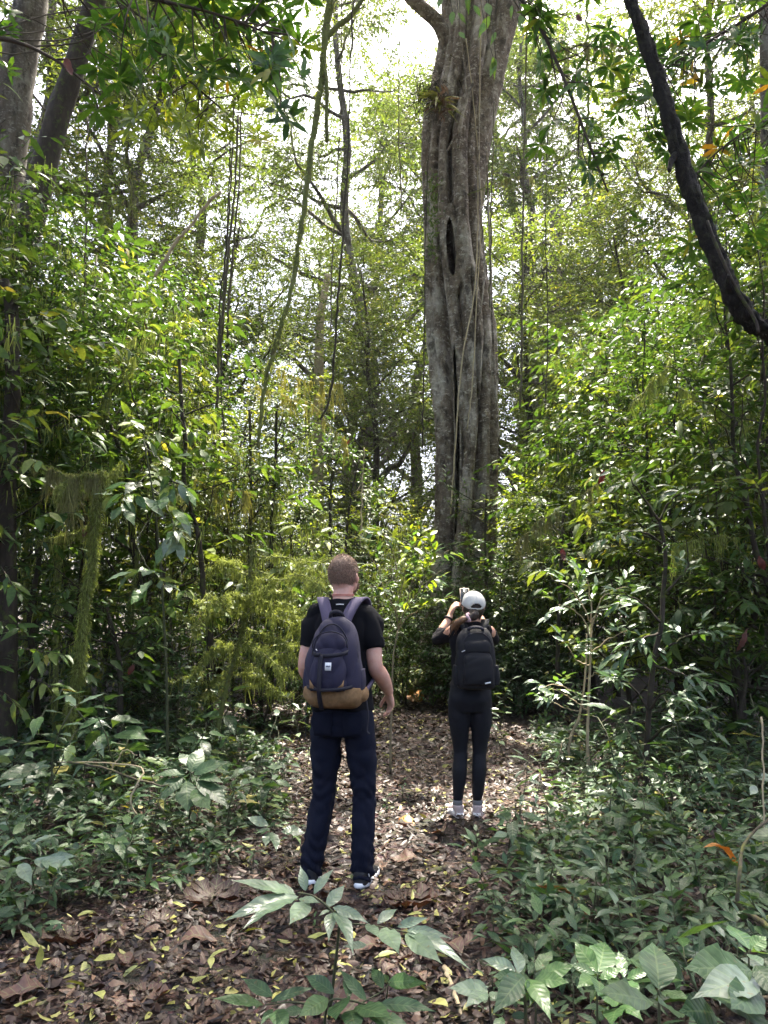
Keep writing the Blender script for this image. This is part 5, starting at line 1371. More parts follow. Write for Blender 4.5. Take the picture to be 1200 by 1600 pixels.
# ------------------------------------------------------------------ sunlit shrub between the two people
def leafy_shrub(name, base, label, stem_pts, limb_specs, n_tw, K, size, tset, mats, seed, bark='twig_pale', r=0.012, ang=50, cat='shrub'):
    """stems and twigs with every leaf a part"""
    rg = np.random.default_rng(seed)
    b = np.append(np.array(base), float(hgt(*base)))
    e = empty(name, b); tag(e, label, cat)
    S = px_path(stem_pts, 24)
    S[-1] = b - np.array([0, 0, 0.03])
    obj('stem', build_mesh('stem', [tube(S - b, np.linspace(r * 0.6, r, 24), 7, 0.12, 1)], [M[bark]]), e)
    for pts in limb_specs:
        P = px_path(pts, 12, 0.006, seed)
        q = P - b
        obj('branch', build_mesh('branch', [tube(q, np.linspace(r * 0.5, 0.003, 12), 5, cap=False)], [M[bark]]), e)
        for k in range(n_tw):
            i = rg.integers(4, 12)
            d = nrm(q[min(11, i)] - q[max(0, i - 3)]) * 0.6 + rg.normal(0, 0.6, 3) * np.array([1, 0.8, 0.5])
            d = nrm(d)
            for m in range(K):
                f = (m + 1) / K
                p = q[i] + d * 0.16 * f
                s_ = nrm(np.cross(d, [0, 0, 1.0])) * (1 if m % 2 else -1)
                a = R(ang) * (1 - 0.5 * f)
                dd = d * math.cos(a) + s_ * math.sin(a) + np.array([0, 0, rg.uniform(-0.4, 0.25)]) + rg.normal(0, 0.15, 3)
                nn = np.array([rg.normal(0, 0.35), rg.normal(0, 0.35) - 0.25, 1.0])
                obj('leaf', leaf_mesh(tset, int(rg.integers(0, 3)), mats[rg.integers(0, len(mats))]), e, leaf_M(p, dd, nn, size * rg.uniform(0.6, 1.15)))
    return e
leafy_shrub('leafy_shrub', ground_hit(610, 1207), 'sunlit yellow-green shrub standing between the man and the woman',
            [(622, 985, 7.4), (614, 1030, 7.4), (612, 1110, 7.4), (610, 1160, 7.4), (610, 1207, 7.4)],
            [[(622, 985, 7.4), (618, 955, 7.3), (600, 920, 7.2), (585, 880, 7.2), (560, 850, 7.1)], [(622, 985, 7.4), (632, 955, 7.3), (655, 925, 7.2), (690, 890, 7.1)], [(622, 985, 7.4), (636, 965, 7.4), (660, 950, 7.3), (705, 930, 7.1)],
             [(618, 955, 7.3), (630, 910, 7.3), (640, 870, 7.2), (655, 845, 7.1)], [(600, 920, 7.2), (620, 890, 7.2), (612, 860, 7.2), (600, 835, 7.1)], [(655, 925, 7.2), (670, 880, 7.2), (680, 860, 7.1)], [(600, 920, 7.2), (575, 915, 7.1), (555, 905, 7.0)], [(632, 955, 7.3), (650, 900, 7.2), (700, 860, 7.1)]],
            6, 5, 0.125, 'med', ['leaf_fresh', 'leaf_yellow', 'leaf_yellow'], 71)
# pale sapling pair and forked dark tree on the right
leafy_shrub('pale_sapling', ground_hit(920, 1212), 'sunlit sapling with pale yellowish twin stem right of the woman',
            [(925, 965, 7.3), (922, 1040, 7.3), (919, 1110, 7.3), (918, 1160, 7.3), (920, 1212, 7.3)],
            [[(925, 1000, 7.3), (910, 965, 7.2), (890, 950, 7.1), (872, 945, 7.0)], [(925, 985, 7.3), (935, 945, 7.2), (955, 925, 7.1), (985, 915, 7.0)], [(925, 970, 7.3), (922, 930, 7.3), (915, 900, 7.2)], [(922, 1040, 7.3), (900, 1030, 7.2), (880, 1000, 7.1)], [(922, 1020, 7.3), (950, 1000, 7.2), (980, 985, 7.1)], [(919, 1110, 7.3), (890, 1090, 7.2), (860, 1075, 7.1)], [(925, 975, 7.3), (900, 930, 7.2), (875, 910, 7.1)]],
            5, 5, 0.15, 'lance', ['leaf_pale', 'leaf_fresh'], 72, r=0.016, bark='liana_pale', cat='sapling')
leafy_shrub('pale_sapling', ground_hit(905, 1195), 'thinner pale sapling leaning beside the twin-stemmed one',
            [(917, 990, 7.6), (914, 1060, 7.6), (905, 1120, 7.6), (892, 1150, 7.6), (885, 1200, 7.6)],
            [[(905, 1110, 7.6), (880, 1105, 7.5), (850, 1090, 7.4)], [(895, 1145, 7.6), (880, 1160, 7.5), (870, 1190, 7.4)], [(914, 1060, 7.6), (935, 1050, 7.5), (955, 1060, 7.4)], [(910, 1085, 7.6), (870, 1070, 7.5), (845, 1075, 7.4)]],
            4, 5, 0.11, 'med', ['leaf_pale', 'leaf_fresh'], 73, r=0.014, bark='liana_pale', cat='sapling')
leafy_shrub('forked_tree', ground_hit(1010, 1246), 'dark-stemmed forked young tree in the sunlit right undergrowth',
            [(1030, 815, 6.6), (1038, 850, 6.6), (1040, 885, 6.6), (1036, 930, 6.6), (1034, 975, 6.6), (1022, 1030, 6.6), (1014, 1110, 6.6), (1010, 1180, 6.6), (1010, 1246, 6.6)],
            [[(1036, 930, 6.6), (1060, 905, 6.5), (1076, 880, 6.5), (1070, 840, 6.4)], [(1034, 975, 6.6), (1000, 940, 6.5), (970, 925, 6.4)], [(1022, 1030, 6.6), (1060, 1000, 6.5), (1100, 985, 6.4)], [(1038, 850, 6.6), (1000, 830, 6.5), (960, 835, 6.4)], [(1030, 815, 6.6), (1050, 780, 6.5), (1090, 760, 6.4)], [(1030, 990, 6.6), (1000, 1000, 6.5), (975, 1020, 6.4)],
             [(1014, 1110, 6.6), (1040, 1080, 6.4), (1075, 1095, 6.2)], [(1014, 1110, 6.6), (985, 1070, 6.5), (960, 1060, 6.3)], [(1022, 1040, 6.6), (1055, 1050, 6.4), (1095, 1060, 6.2)], [(1012, 1160, 6.6), (1050, 1130, 6.3), (1090, 1125, 6.1)], [(1030, 815, 6.6), (1000, 770, 6.5), (980, 740, 6.4)]],
            6, 5, 0.155, 'lance', ['leaf_blue', 'leaf_blue', 'leaf_pale', 'leaf_fresh'], 74, r=0.026, bark='bark_dark', cat='tree')
# hanging leaf twig in the left thicket
leafy_shrub('leaf_spray', (at(262, 1180, 7.2)[0], 7.2), 'sprig of large glossy leaves in front of the sinuous stem',
            [(225, 690, 6.6), (240, 780, 6.7), (252, 900, 6.9), (260, 1050, 7.1), (262, 1180, 7.2)],
            [[(228, 700, 6.6), (245, 715, 6.5), (262, 730, 6.4), (275, 770, 6.4)], [(232, 740, 6.6), (210, 760, 6.5), (185, 780, 6.5)], [(236, 760, 6.7), (265, 800, 6.5), (275, 850, 6.4)], [(240, 800, 6.7), (215, 850, 6.5), (240, 900, 6.4)]],
            4, 4, 0.21, 'big', ['leaf_blue', 'leaf_pale', 'leaf_fresh'], 75, r=0.012, bark='stem_green')

# ------------------------------------------------------------------ fallen leaves, sticks and roots on the floor
def dead_mesh(seed, w=0.62):
    rg = np.random.default_rng(seed)
    t = leaf_tpl(w, ST7, 0.30, rg.uniform(-0.3, 0.4), 0.5, 0.0, 0.07, seed)
    V = t[0].copy(); V[:, 1] -= 0.5; V[:, 2] += 0.12 * np.sin(V[:, 1] * 5 + seed) + 0.05
    return (V, t[1], t[2])
def fan_mesh(seed):
    """a big palmate dead leaf, curled"""
    rg = np.random.default_rng(seed)
    V, F, U = [(0, 0, 0.02)], [], [(0, 0)]
    n = 9
    for k in range(n):
        a = 2 * math.pi * (k - 0.5 * n) / (n + 1.5)
        L = rg.uniform(0.40, 0.50)
        for da, l, zz in ((-0.24, 0.50, 0.03), (-0.27, 0.90, rg.uniform(0.03, 0.16)), (0, 1.0, rg.uniform(0.02, 0.22)), (0.27, 0.90, rg.uniform(0.03, 0.16)), (0.24, 0.50, 0.03), (0, 0.65, -0.03)):
            V.append((math.sin(a + da) * L * l, math.cos(a + da) * L * l, zz * 0.9 + rg.normal(0, 0.015))); U.append((da * 5, l))
        o = 1 + 6 * k
        F += [(0, o + 5, o), (0, o + 4, o + 5), (o, o + 5, o + 1), (o + 1, o + 5, o + 2), (o + 2, o + 5, o + 3), (o + 3, o + 5, o + 4)]
        if k: F.append((0, o, o - 2))
    return (np.array(V), np.array(F), np.array(U))
DEAD = [build_mesh('fallen_leaf', [scatter(dead_mesh(s), np.zeros((1, 3)), np.eye(3)[None], 1.0, [0.12 + 0.12 * s])], [M['dead_leaf']]) for s in range(5)]
FAN = [build_mesh('fallen_leaf', [scatter(fan_mesh(s), np.zeros((1, 3)), np.eye(3)[None], 1.0, [v])], [M['dead_leaf']]) for s, v in ((1, 0.05), (2, 0.2), (3, 0.35))]
ORANGE = build_mesh('fallen_leaf', [scatter(dead_mesh(7, 0.5), np.zeros((1, 3)), np.eye(3)[None], 1.0, [0.6])], [M['dead_orange']])
BROWN = build_mesh('fallen_leaf', [scatter(dead_mesh(9, 0.75), np.zeros((1, 3)), np.eye(3)[None], 1.0, [0.95])], [M['dead_leaf']])
RED = build_mesh('dead_leaf', [scatter(dead_mesh(5, 0.5), np.zeros((1, 3)), np.eye(3)[None], 1.0, [0.4])], [M['dead_red']])
GREENF = [build_mesh('fallen_leaf', [scatter(leaf_tpl(0.42, ST4, 0.3, d, 0.45, 0.2, 0.1, i), np.zeros((1, 3)), np.eye(3)[None], 1.0, [0.2 + 0.2 * i])], [M['fallen_green']]) for i, d in enumerate((0.15, 0.4, -0.3, 0.3))]
def fallen(px, py, wpx, mesh, label, group=None, rz=None, tilt=0.15, lift=0.02, Y=None, cat='dead leaf', name='fallen_leaf'):
    rg = np.random.default_rng(int(px * 7 + py))
    if Y is None:
        x, y = ground_hit(px, py); p = np.array([x, y, float(hgt(x, y)) + lift])
    else:
        p = at(px, py, Y)
    s = wpx / FPX * (p[1] * math.cos(PITCH))
    o = obj(name, mesh)
    o.location = tuple(p); o.scale = (s, s, s)
    o.rotation_euler = (rg.normal(0, tilt), rg.normal(0, tilt), rg.uniform(0, 6.28) if rz is None else rz)
    tag(o, label, cat, group)
    return o
o = fallen(871, 1390, 58, BROWN, 'big tan curled dead leaf caught in the right undergrowth', Y=4.0, rz=1.2); o.rotation_euler = (0.9, 0.3, 1.9)
o = fallen(1130, 1335, 62, ORANGE, 'orange and brown leaf hanging over the right undergrowth', Y=4.2); o.rotation_euler = (0.5, 0.1, 1.6)
fallen(333, 1408, 95, FAN[0], 'dark red fan-shaped dead leaf nearest the man on the left', rz=0.4)
fallen(250, 1452, 62, FAN[1], 'crumpled star-shaped brown leaf left of the path centre', rz=1.4)
fallen(308, 1482, 58, DEAD[1], 'long tan curled dead leaf on the left of the path', rz=1.7)
fallen(110, 1470, 90, FAN[0], 'dark crumpled fan leaf low on the left', rz=2.0)
fallen(20, 1455, 60, FAN[1], 'brown crumpled leaf at the left edge under the plants', rz=3.0)
fallen(30, 1568, 70, DEAD[3], 'large tan dead leaf in the bottom left corner', rz=1.9)
fallen(228, 1580, 70, FAN[2], 'pinkish brown broken leaf at the bottom edge', rz=0.2)
fallen(40, 1598, 40, FAN[2], 'small pinkish leaf at the bottom left edge', rz=1.0)
fallen(705, 1500, 60, DEAD[2], 'curled reddish dead leaf right of the long-leaved sapling', rz=0.5, lift=0.05)
fallen(545, 1590, 70, DEAD[3], 'pinkish dead leaf under the bottom edge plant', rz=2.6)
fallen(632, 1352, 42, DEAD[3], 'flat tan leaf on the path right of the man', rz=1.5)
fallen(635, 1415, 85, FAN[0], 'dark brown crumpled leaf right of the man feet', rz=2.2)
fallen(655, 1405, 70, DEAD[0], 'dark dead leaf beside the crumpled one by the man', rz=0.9)
fallen(575, 1490, 50, DEAD[2], 'brown leaf on the litter behind the sapling stem', rz=2.1)
fallen(940, 1455, 50, DEAD[2], 'reddish dead leaf on soil in the right undergrowth', rz=0.3)
fallen(1080, 1445, 55, DEAD[1], 'brown dead leaf under the right-hand seedlings', rz=0.3)
fallen(690, 1310, 40, DEAD[3], 'pale brown leaf on the sunny path', rz=0.3)
fallen(645, 1095, 70, ORANGE, 'rusty dead leaf heap at the back of the clearing', rz=0.3)
fallen(635, 1288, 34, ORANGE, 'small orange leaf on the sunny path', rz=0.8)
FALLEN = []
def where_litter(px, py):
    return ('along the bottom edge' if py > 1555 else 'in the lower foreground' if py > 1505 else 'in the middle foreground' if py > 1450 else 'near the man') + (' at left' if px < 250 else ' left of the sapling stem' if px < 520 else ' right of the sapling stem')
for k, (px, py, w) in enumerate([(390, 1498, 40), (355, 1505, 34), (180, 1510, 40), (180, 1490, 34), (262, 1508, 36), (100, 1555, 40), (20, 1590, 50), (130, 1520, 36), (300, 1565, 36), (410, 1470, 36), (520, 1500, 40), (450, 1520, 36), (575, 1385, 34), (260, 1560, 30), (60, 1490, 36), (330, 1520, 26),
                                 (620, 1500, 36), (640, 1540, 40), (480, 1480, 30), (700, 1580, 46), (150, 1575, 40), (215, 1532, 30), (290, 1430, 24), (420, 1415, 26), (660, 1440, 26), (700, 1395, 24), (60, 1530, 34), (350, 1580, 36), (120, 1440, 26), (600, 1455, 30)]):
    FALLEN.append((fallen(px, py, w, GREENF[k % 4], None, 'yellow-green fallen leaves on the litter', lift=0.04, tilt=0.3, cat='fallen leaf'), 'yellow-green fallen leaf ' + where_litter(px, py), px))
rgd = np.random.default_rng(90)
for k in range(60):
    px, py = rgd.uniform(0, 760), rgd.uniform(1395, 1600)
    if py < 1450 and px < 330: continue
    FALLEN.append((fallen(px, py, rgd.uniform(22, 40), (DEAD[:3] + FAN[:2])[k % 5], None, 'brown curled leaves on the foreground litter', lift=0.025, tilt=0.2), ('brown curled leaf' if k % 5 < 3 else 'crumpled brown fan leaf') + ' ' + where_litter(px, py), px))
for (o_, _, _), lab in zip(FALLEN, single_out([(l_, px_) for _, l_, px_ in FALLEN])):
    tag(o_, lab)
# hanging dead leaves
for px, py, w, Y, lab in [(880, 866, 28, 8.0, 'dark red dead leaf dangling above the pale sapling'), (940, 745, 32, 7.6, 'dark dead leaf hanging in the right thicket'), (1160, 1000, 50, 7.2, 'reddish dead leaf caught on the crooked right trunk'),
                          (108, 104, 62, 4.0, 'large dark torn leaf hanging in the upper left'), (132, 832, 22, 7.0, 'small red dead leaf beside the mossy sapling'), (205, 1046, 24, 7.4, 'red dead leaf in the left undergrowth'), (228, 508, 22, 7.6, 'small red leaf in the left tree'),
                          (905, 28, 32, 6.0, 'dark withered leaf at the top right of the fig'), (905, 145, 26, 6.0, 'dark withered leaf below the top one'), (1190, 880, 30, 6.4, 'dark red leaf at the right edge'), (545, 688, 20, 10, 'small rusty leaf above the man')]:
    o = fallen(px, py, w * 0.8, RED, lab, None, Y=Y, name='dead_leaf')
    o.rotation_euler = (1.4, 0.4 * math.sin(px), px * 1.0)

def stick(pts, r, mat, label, name='stick', cat='stick', n=20, rough=0.15):
    P = px_path(pts, n, 0.003, int(pts[0][0])); b = P[0]
    o = obj(name, build_mesh(name, [tube(P - b, np.linspace(r, r * 0.5, n), 7, rough, 1)], [M[mat]]), None, Matrix.Translation(Vector(b)))
    tag(o, label, cat)
def gpt(px, py, lift=0.02):
    x, y = ground_hit(px, py)
    return (px, py - lift * 250 / y, y)
stick([gpt(355, 1250, .1), gpt(390, 1246, .1), gpt(430, 1241, .08), gpt(470, 1243, .05)], 0.018, 'liana_pale', 'pale fallen branch lying left of the man')
stick([gpt(652, 1390, .0), gpt(668, 1372, .05), gpt(690, 1362, .06), gpt(712, 1364, .02)], 0.028, 'bark_dark', 'curved dark root arching out of the path', 'root', 'root')
stick([gpt(610, 1420, .02), gpt(635, 1398, .02), gpt(650, 1385, .02)], 0.012, 'bark_dark', 'dark stick beside the arching root')
stick([gpt(695, 1515, .02), gpt(705, 1540, .02), gpt(722, 1590, .02)], 0.014, 'liana_pale', 'pale brown stick at the bottom of the path')
stick([gpt(560, 1545, .02), gpt(640, 1530, .02), gpt(720, 1528, .02)], 0.008, 'twig', 'thin dark stick crossing the bottom litter')
stick([gpt(330, 1515, .02), gpt(380, 1505, .03), gpt(415, 1498, .03)], 0.012, 'liana_pale', 'short flat pale strip of wood on the litter')
stick([(215, 1275, 5.0), (203, 1250, 5.0), (215, 1225, 5.0), (224, 1205, 5.05), (205, 1195, 5.1), (150, 1192, 5.2), (90, 1190, 5.3)], 0.007, 'liana_pale', 'pale hooked twig over the left undergrowth')
stick([(105, 1192, 5.2), (160, 1198, 5.2), (190, 1210, 5.15), (240, 1225, 5.1), (265, 1228, 5.1)], 0.009, 'liana', 'greenish twig crossing the left undergrowth')
stick([(170, 1208, 5.2), (185, 1185, 5.2), (195, 1172, 5.2), (215, 1180, 5.2)], 0.006, 'liana_pale', 'short curled pale twig in the left undergrowth')
stick([(1218, 1470, 3.2), (1192, 1442, 3.3), (1165, 1425, 3.4), (1152, 1412, 3.4), (1155, 1370, 3.4), (1160, 1325, 3.5), (1200, 1280, 3.6)], 0.013, 'liana', 'bent woody branch rising at the lower right edge')
stick([(1230, 1560, 2.6), (1190, 1562, 2.7), (1145, 1560, 2.75)], 0.012, 'liana', 'short woody stick at the bottom right edge')
stick([(1190, 1120, 4.5), (1193, 1250, 4.4), (1196, 1400, 4.3)], 0.006, 'liana_pale', 'thin pale upright shoot at the right edge')
# ================================================================== people
def sphere_c(c, r, n=14, m=20, rot=None):
    r = np.broadcast_to(np.asarray(r, float), (3,))
    u = np.linspace(0.06, math.pi - 0.06, n); v = np.linspace(0, 2 * math.pi, m, endpoint=False)
    V = np.stack([np.sin(u)[:, None] * np.cos(v), np.sin(u)[:, None] * np.sin(v), np.repeat(np.cos(u)[:, None], m, 1)], -1).reshape(-1, 3) * r
    i = np.arange(n - 1)[:, None] * m; j = np.arange(m)[None]; k = (j + 1) % m
    F = np.concatenate([np.stack([i + j, i + m + j, i + m + k], -1).reshape(-1, 3), np.stack([i + j, i + m + k, i + k], -1).reshape(-1, 3)])
    b = len(V)
    V = np.vstack([V, (0, 0, r[2]), (0, 0, -r[2])])
    jj = np.arange(m); kk = (jj + 1) % m
    F = np.concatenate([F, np.stack([jj, kk, np.full(m, b)], -1), np.stack([(n - 1) * m + kk, (n - 1) * m + jj, np.full(m, b + 1)], -1)])
    if rot is not None: V = V @ np.asarray(rot).T
    return Chunk(V + np.asarray(c, float), F)

def limb_c(P, rad, sides=16):
    """tapered limb with rounded ends"""
    P = np.asarray(P, float); n = max(12, len(P) * 5)
    Q = catmull(np.column_stack([P, np.asarray(rad, float)]), n)
    return [tube(Q[:, :3], Q[:, 3], sides), sphere_c(Q[0, :3], Q[0, 3]), sphere_c(Q[-1, :3], Q[-1, 3])]

def loft_c(rings, sides=40, n=None):
    """rings: (cx, cy, cz, rx, ry, power)"""
    Q = np.asarray(rings, float)
    if n: Q = catmull(Q, n)
    th = np.linspace(0, 2 * math.pi, sides, endpoint=False)
    c, s = np.cos(th), np.sin(th)
    V = []
    for cx, cy_, cz, rx, ry, pw in Q:
        x = np.sign(c) * np.abs(c) ** (2 / pw) * rx; y = np.sign(s) * np.abs(s) ** (2 / pw) * ry
        V.append(np.stack([cx + x, cy_ + y, np.full(sides, cz)], -1))
    V = np.concatenate(V); n = len(Q)
    i = np.arange(n - 1)[:, None] * sides; j = np.arange(sides)[None]; k = (j + 1) % sides
    F = np.concatenate([np.stack([i + j, i + k, i + sides + k], -1).reshape(-1, 3), np.stack([i + j, i + sides + k, i + sides + j], -1).reshape(-1, 3)])
    b = len(V)
    V = np.vstack([V, Q[0, :3], Q[-1, :3]])
    jj = np.arange(sides); kk = (jj + 1) % sides
    F = np.concatenate([F, np.stack([kk, jj, np.full(sides, b)], -1), np.stack([(n - 1) * sides + jj, (n - 1) * sides + kk, np.full(sides, b + 1)], -1)])
    return Chunk(V, F)

def fused(name, chunks, mat, voxel=0.008, smooth=4, wrinkle=None):
    """one continuous skin grown over overlapping volumes"""
    me = build_mesh(name + '_src', chunks, mat)
    o = bpy.data.objects.new('tmp_body', me); COL.objects.link(o)
    m = o.modifiers.new('r', 'REMESH'); m.mode = 'VOXEL'; m.voxel_size = voxel; m.use_smooth_shade = True
    s = o.modifiers.new('s', 'SMOOTH'); s.factor = 0.5; s.iterations = smooth
    d = o.modifiers.new('d', 'DECIMATE'); d.ratio = 0.5
    dg = bpy.context.evaluated_depsgraph_get()
    out = bpy.data.meshes.new_from_object(o.evaluated_get(dg))
    bpy.data.objects.remove(o); bpy.data.meshes.remove(me)
    n = len(out.vertices)
    if wrinkle is not None:
        V = np.zeros(n * 3, np.float32); out.vertices.foreach_get('co', V); V = V.reshape(-1, 3)
        Nn = np.zeros(n * 3, np.float32); out.vertices.foreach_get('normal', Nn); Nn = Nn.reshape(-1, 3)
        V = V + Nn * wrinkle(V)[:, None]
        out.vertices.foreach_set('co', V.astype(np.float32).ravel())
    out.name = name
    out.materials.clear(); out.materials.append(mat)
    out.polygons.foreach_set('use_smooth', np.ones(len(out.polygons), bool))
    out.update()
    return out

def folds(seed, amp, freq, aniso=(1, 1, 1)):
    rg = np.random.default_rng(seed)
    D = rg.normal(0, 1, (7, 3)) * np.array(aniso) * freq; ph = rg.uniform(0, 6.28, 7)
    W = rg.normal(0, 1, (4, 3)) * freq * 0.3; pw = rg.uniform(0, 6.28, 4)
    def f(V):
        warp = sum(np.sin(V @ W[i] + pw[i]) for i in range(4)) * 1.1
        s = sum(np.sin(V @ D[i] + ph[i] + warp) for i in range(7)) / 2.6
        return amp * (np.abs(s) - 0.5)
    return f

def ribbon_c(P, up, width, th=0.004, n=24):
    """flat strap along a path; up gives its outward face"""
    P = catmull(np.asarray(P, float), n); U = catmull(np.asarray(up, float), n)
    T = nrm(np.gradient(P, axis=0)); S = nrm(np.cross(T, U)); U = np.cross(S, T)
    w = np.broadcast_to(np.asarray(width, float), (n,)) if np.ndim(width) == 0 else np.interp(np.linspace(0, 1, n), np.linspace(0, 1, len(width)), width)
    V = np.stack([P - S * w[:, None] / 2, P + S * w[:, None] / 2, P + S * w[:, None] / 2 + U * th, P - S * w[:, None] / 2 + U * th], 1).reshape(-1, 3)
    F = []
    for i in range(n - 1):
        for j in range(4):
            a, b = 4 * i + j, 4 * i + (j + 1) % 4
            F += [(a, b, b + 4), (a, b + 4, a + 4)]
    e = 4 * (n - 1)
    F += [(0, 2, 1), (0, 3, 2), (e, e + 1, e + 2), (e, e + 2, e + 3)]
    return Chunk(V, F)

def box_c(c, s, rot=None, bev=0.2):
    """box with chamfered edges"""
    bm = bmesh.new(); bmesh.ops.create_cube(bm, size=1.0)
    for v in bm.verts: v.co = Vector((v.co.x * s[0], v.co.y * s[1], v.co.z * s[2]))
    bmesh.ops.bevel(bm, geom=bm.edges[:], offset=bev * min(s), segments=2, affect='EDGES')
    bmesh.ops.triangulate(bm, faces=bm.faces[:])
    V = np.array([v.co[:] for v in bm.verts]); F = np.array([[v.index for v in f.verts] for f in bm.faces]); bm.free()
    if rot is not None: V = V @ np.array(rot).T
    return Chunk(V + np.array(c), F)

def rotm(ax, a):
    return np.array(Matrix.Rotation(a, 3, ax))

def skin_mat(name, c):
    m, nt, N, L = new_mat(name)
    out = N.new('ShaderNodeOutputMaterial'); tc = N.new('ShaderNodeTexCoord')
    nz = N.new('ShaderNodeTexNoise'); nz.inputs['Scale'].default_value = 22; nz.inputs['Detail'].default_value = 5; L.new(tc.outputs['Object'], nz.inputs['Vector'])
    cr = ramp(N, [(0.3, (c[0] * 0.9, c[1] * 0.78, c[2] * 0.75)), (0.7, (c[0] * 1.05, c[1] * 1.05, c[2] * 1.05))]); L.new(nz.outputs[0], cr.inputs[0])
    p = N.new('ShaderNodeBsdfPrincipled'); L.new(cr.outputs[0], p.inputs['Base Color']); p.inputs['Roughness'].default_value = 0.5
    p.inputs['Subsurface Weight'].default_value = 0.15; p.inputs['Subsurface Radius'].default_value = (0.02, 0.008, 0.004); p.inputs['Subsurface Scale'].default_value = 0.5
    L.new(p.outputs[0], out.inputs[0])
    return m
M['skin_m'] = skin_mat('skin_m', (0.56, 0.33, 0.26))
M['skin_w'] = skin_mat('skin_w', (0.52, 0.30, 0.21))
M['skin_red'] = skin_mat('skin_red', (0.52, 0.22, 0.17))
M['hair_m'] = plain_mat('hair_m', (0.26, 0.17, 0.12), 0.6, 0.35, 90, 0.6)
M['hair_w'] = plain_mat('hair_w', (0.028, 0.017, 0.012), 0.45, 0.3, 60)
M['hair_w2'] = plain_mat('hair_w2', (0.16, 0.085, 0.045), 0.5, 0.35, 60)
M['tee'] = plain_mat('tee', (0.0055, 0.0055, 0.0075), 0.92, 0.2, 300, 0.3, 0.15, 0.001)
M['jeans'] = plain_mat('jeans', (0.0045, 0.0062, 0.017), 0.88, 0.3, 400, 0.4, 0.2, 0.001)
M['legging'] = plain_mat('legging', (0.0050, 0.0055, 0.0095), 0.75, 0.2, 300, 0.2, 0.25, 0.001)
M['top_w'] = plain_mat('top_w', (0.0075, 0.0065, 0.009), 0.9, 0.2, 300, 0.2, 0.15, 0.001)
M['pack_navy'] = plain_mat('pack_navy', (0.018, 0.016, 0.038), 0.75, 0.2, 500, 0.4, 0.3, 0.001)
M['pack_strap'] = plain_mat('pack_strap', (0.085, 0.070, 0.115), 0.8, 0.15, 400, 0.3, 0.25, 0.001)
M['pack_tan'] = plain_mat('pack_tan', (0.21, 0.125, 0.060), 0.8, 0.2, 60, 0.3, 0.25)
M['webbing'] = plain_mat('webbing', (0.014, 0.013, 0.022), 0.7, 0.2, 400, 0.3, 0.3, 0.001)
M['pack_black'] = plain_mat('pack_black', (0.0045, 0.0045, 0.0075), 0.7, 0.2, 400, 0.3, 0.3, 0.001)
M['white'] = plain_mat('white', (0.72, 0.73, 0.76), 0.6, 0.05, 60)
M['cap_white'] = plain_mat('cap_white', (0.55, 0.535, 0.50), 0.85, 0.10, 30, 0.5)
M['shoe_black'] = plain_mat('shoe_black', (0.012, 0.012, 0.014), 0.6, 0.2, 200)
M['shoe_pink'] = plain_mat('shoe_pink', (0.38, 0.305, 0.295), 0.75, 0.15, 50, 0.3)
M['sole_grey'] = plain_mat('sole_grey', (0.68, 0.65, 0.64), 0.7, 0.1, 40)
M['sock'] = plain_mat('sock', (0.12, 0.12, 0.125), 0.9, 0.1, 200, 0.3)
M['metal'] = plain_mat('metal', (0.6, 0.6, 0.62), 0.3, 0.05, 40)
M['pink'] = plain_mat('pink', (0.60, 0.40, 0.42), 0.7, 0.1, 60)
M['phone'] = plain_mat('phone', (0.50, 0.42, 0.35), 0.35, 0.05, 40)
M['glass_dark'] = plain_mat('glass_dark', (0.02, 0.022, 0.025), 0.15, 0.05, 40, spec=0.6)
M['ink'] = plain_mat('ink', (0.05, 0.06, 0.12), 0.7, 0.1, 40)
M['eye'] = plain_mat('eye', (0.55, 0.52, 0.50), 0.2, 0.3, 90)

def hand_c(wrist, fwd, palm, size=1.0, curl=0.6, side=1, thumb_out=0.7):
    """palm, four bent fingers of different lengths and a thumb; fwd: wrist to knuckles, palm: palm normal"""
    f = nrm(np.array(fwd, float)); p = np.array(palm, float); p = nrm(p - f * (p @ f)); w = np.cross(f, p) * side   # w points to the thumb side
    s = size
    ch = []
    c0 = np.array(wrist, float); kn = c0 + f * 0.088 * s
    for k, (o1, o2) in enumerate(((0.028, 0.034), (0.010, 0.012), (-0.010, -0.011), (-0.026, -0.031))):
        ch += limb_c([c0 + w * o1 * 0.6 * s, c0 + f * 0.05 * s + w * o1 * s, kn + w * o2 * s - f * 0.006 * k * s], [0.0155 * s, 0.0145 * s, 0.0115 * s], 10)
        L = (0.070, 0.078, 0.072, 0.056)[k] * s
        pt = kn + w * o2 * s - f * 0.006 * k * s; d = f.copy(); ch_p = [pt]; rr = [0.0100 * s]
        for q, fr in enumerate((0.42, 0.32, 0.26)):
            a = curl * (0.5 + 0.35 * q + 0.10 * k)
            d = nrm(d * math.cos(a) + p * math.sin(a)); pt = pt + d * L * fr
            ch_p.append(pt); rr.append((0.0094, 0.0085, 0.0072)[q] * s)
        ch += limb_c(ch_p, rr, 10)
    t0 = c0 + f * 0.022 * s + w * 0.018 * s
    td = nrm(f * 0.75 + w * thumb_out + p * 0.35)
    t1 = t0 + td * 0.045 * s; t2 = t1 + nrm(td + p * 0.3 + f * 0.3) * 0.034 * s; t3 = t2 + nrm(f + p * 0.5) * 0.024 * s
    ch += limb_c([t0, t1, t2, t3], [0.0145 * s, 0.0120 * s, 0.0105 * s, 0.0085 * s], 10)
    return ch

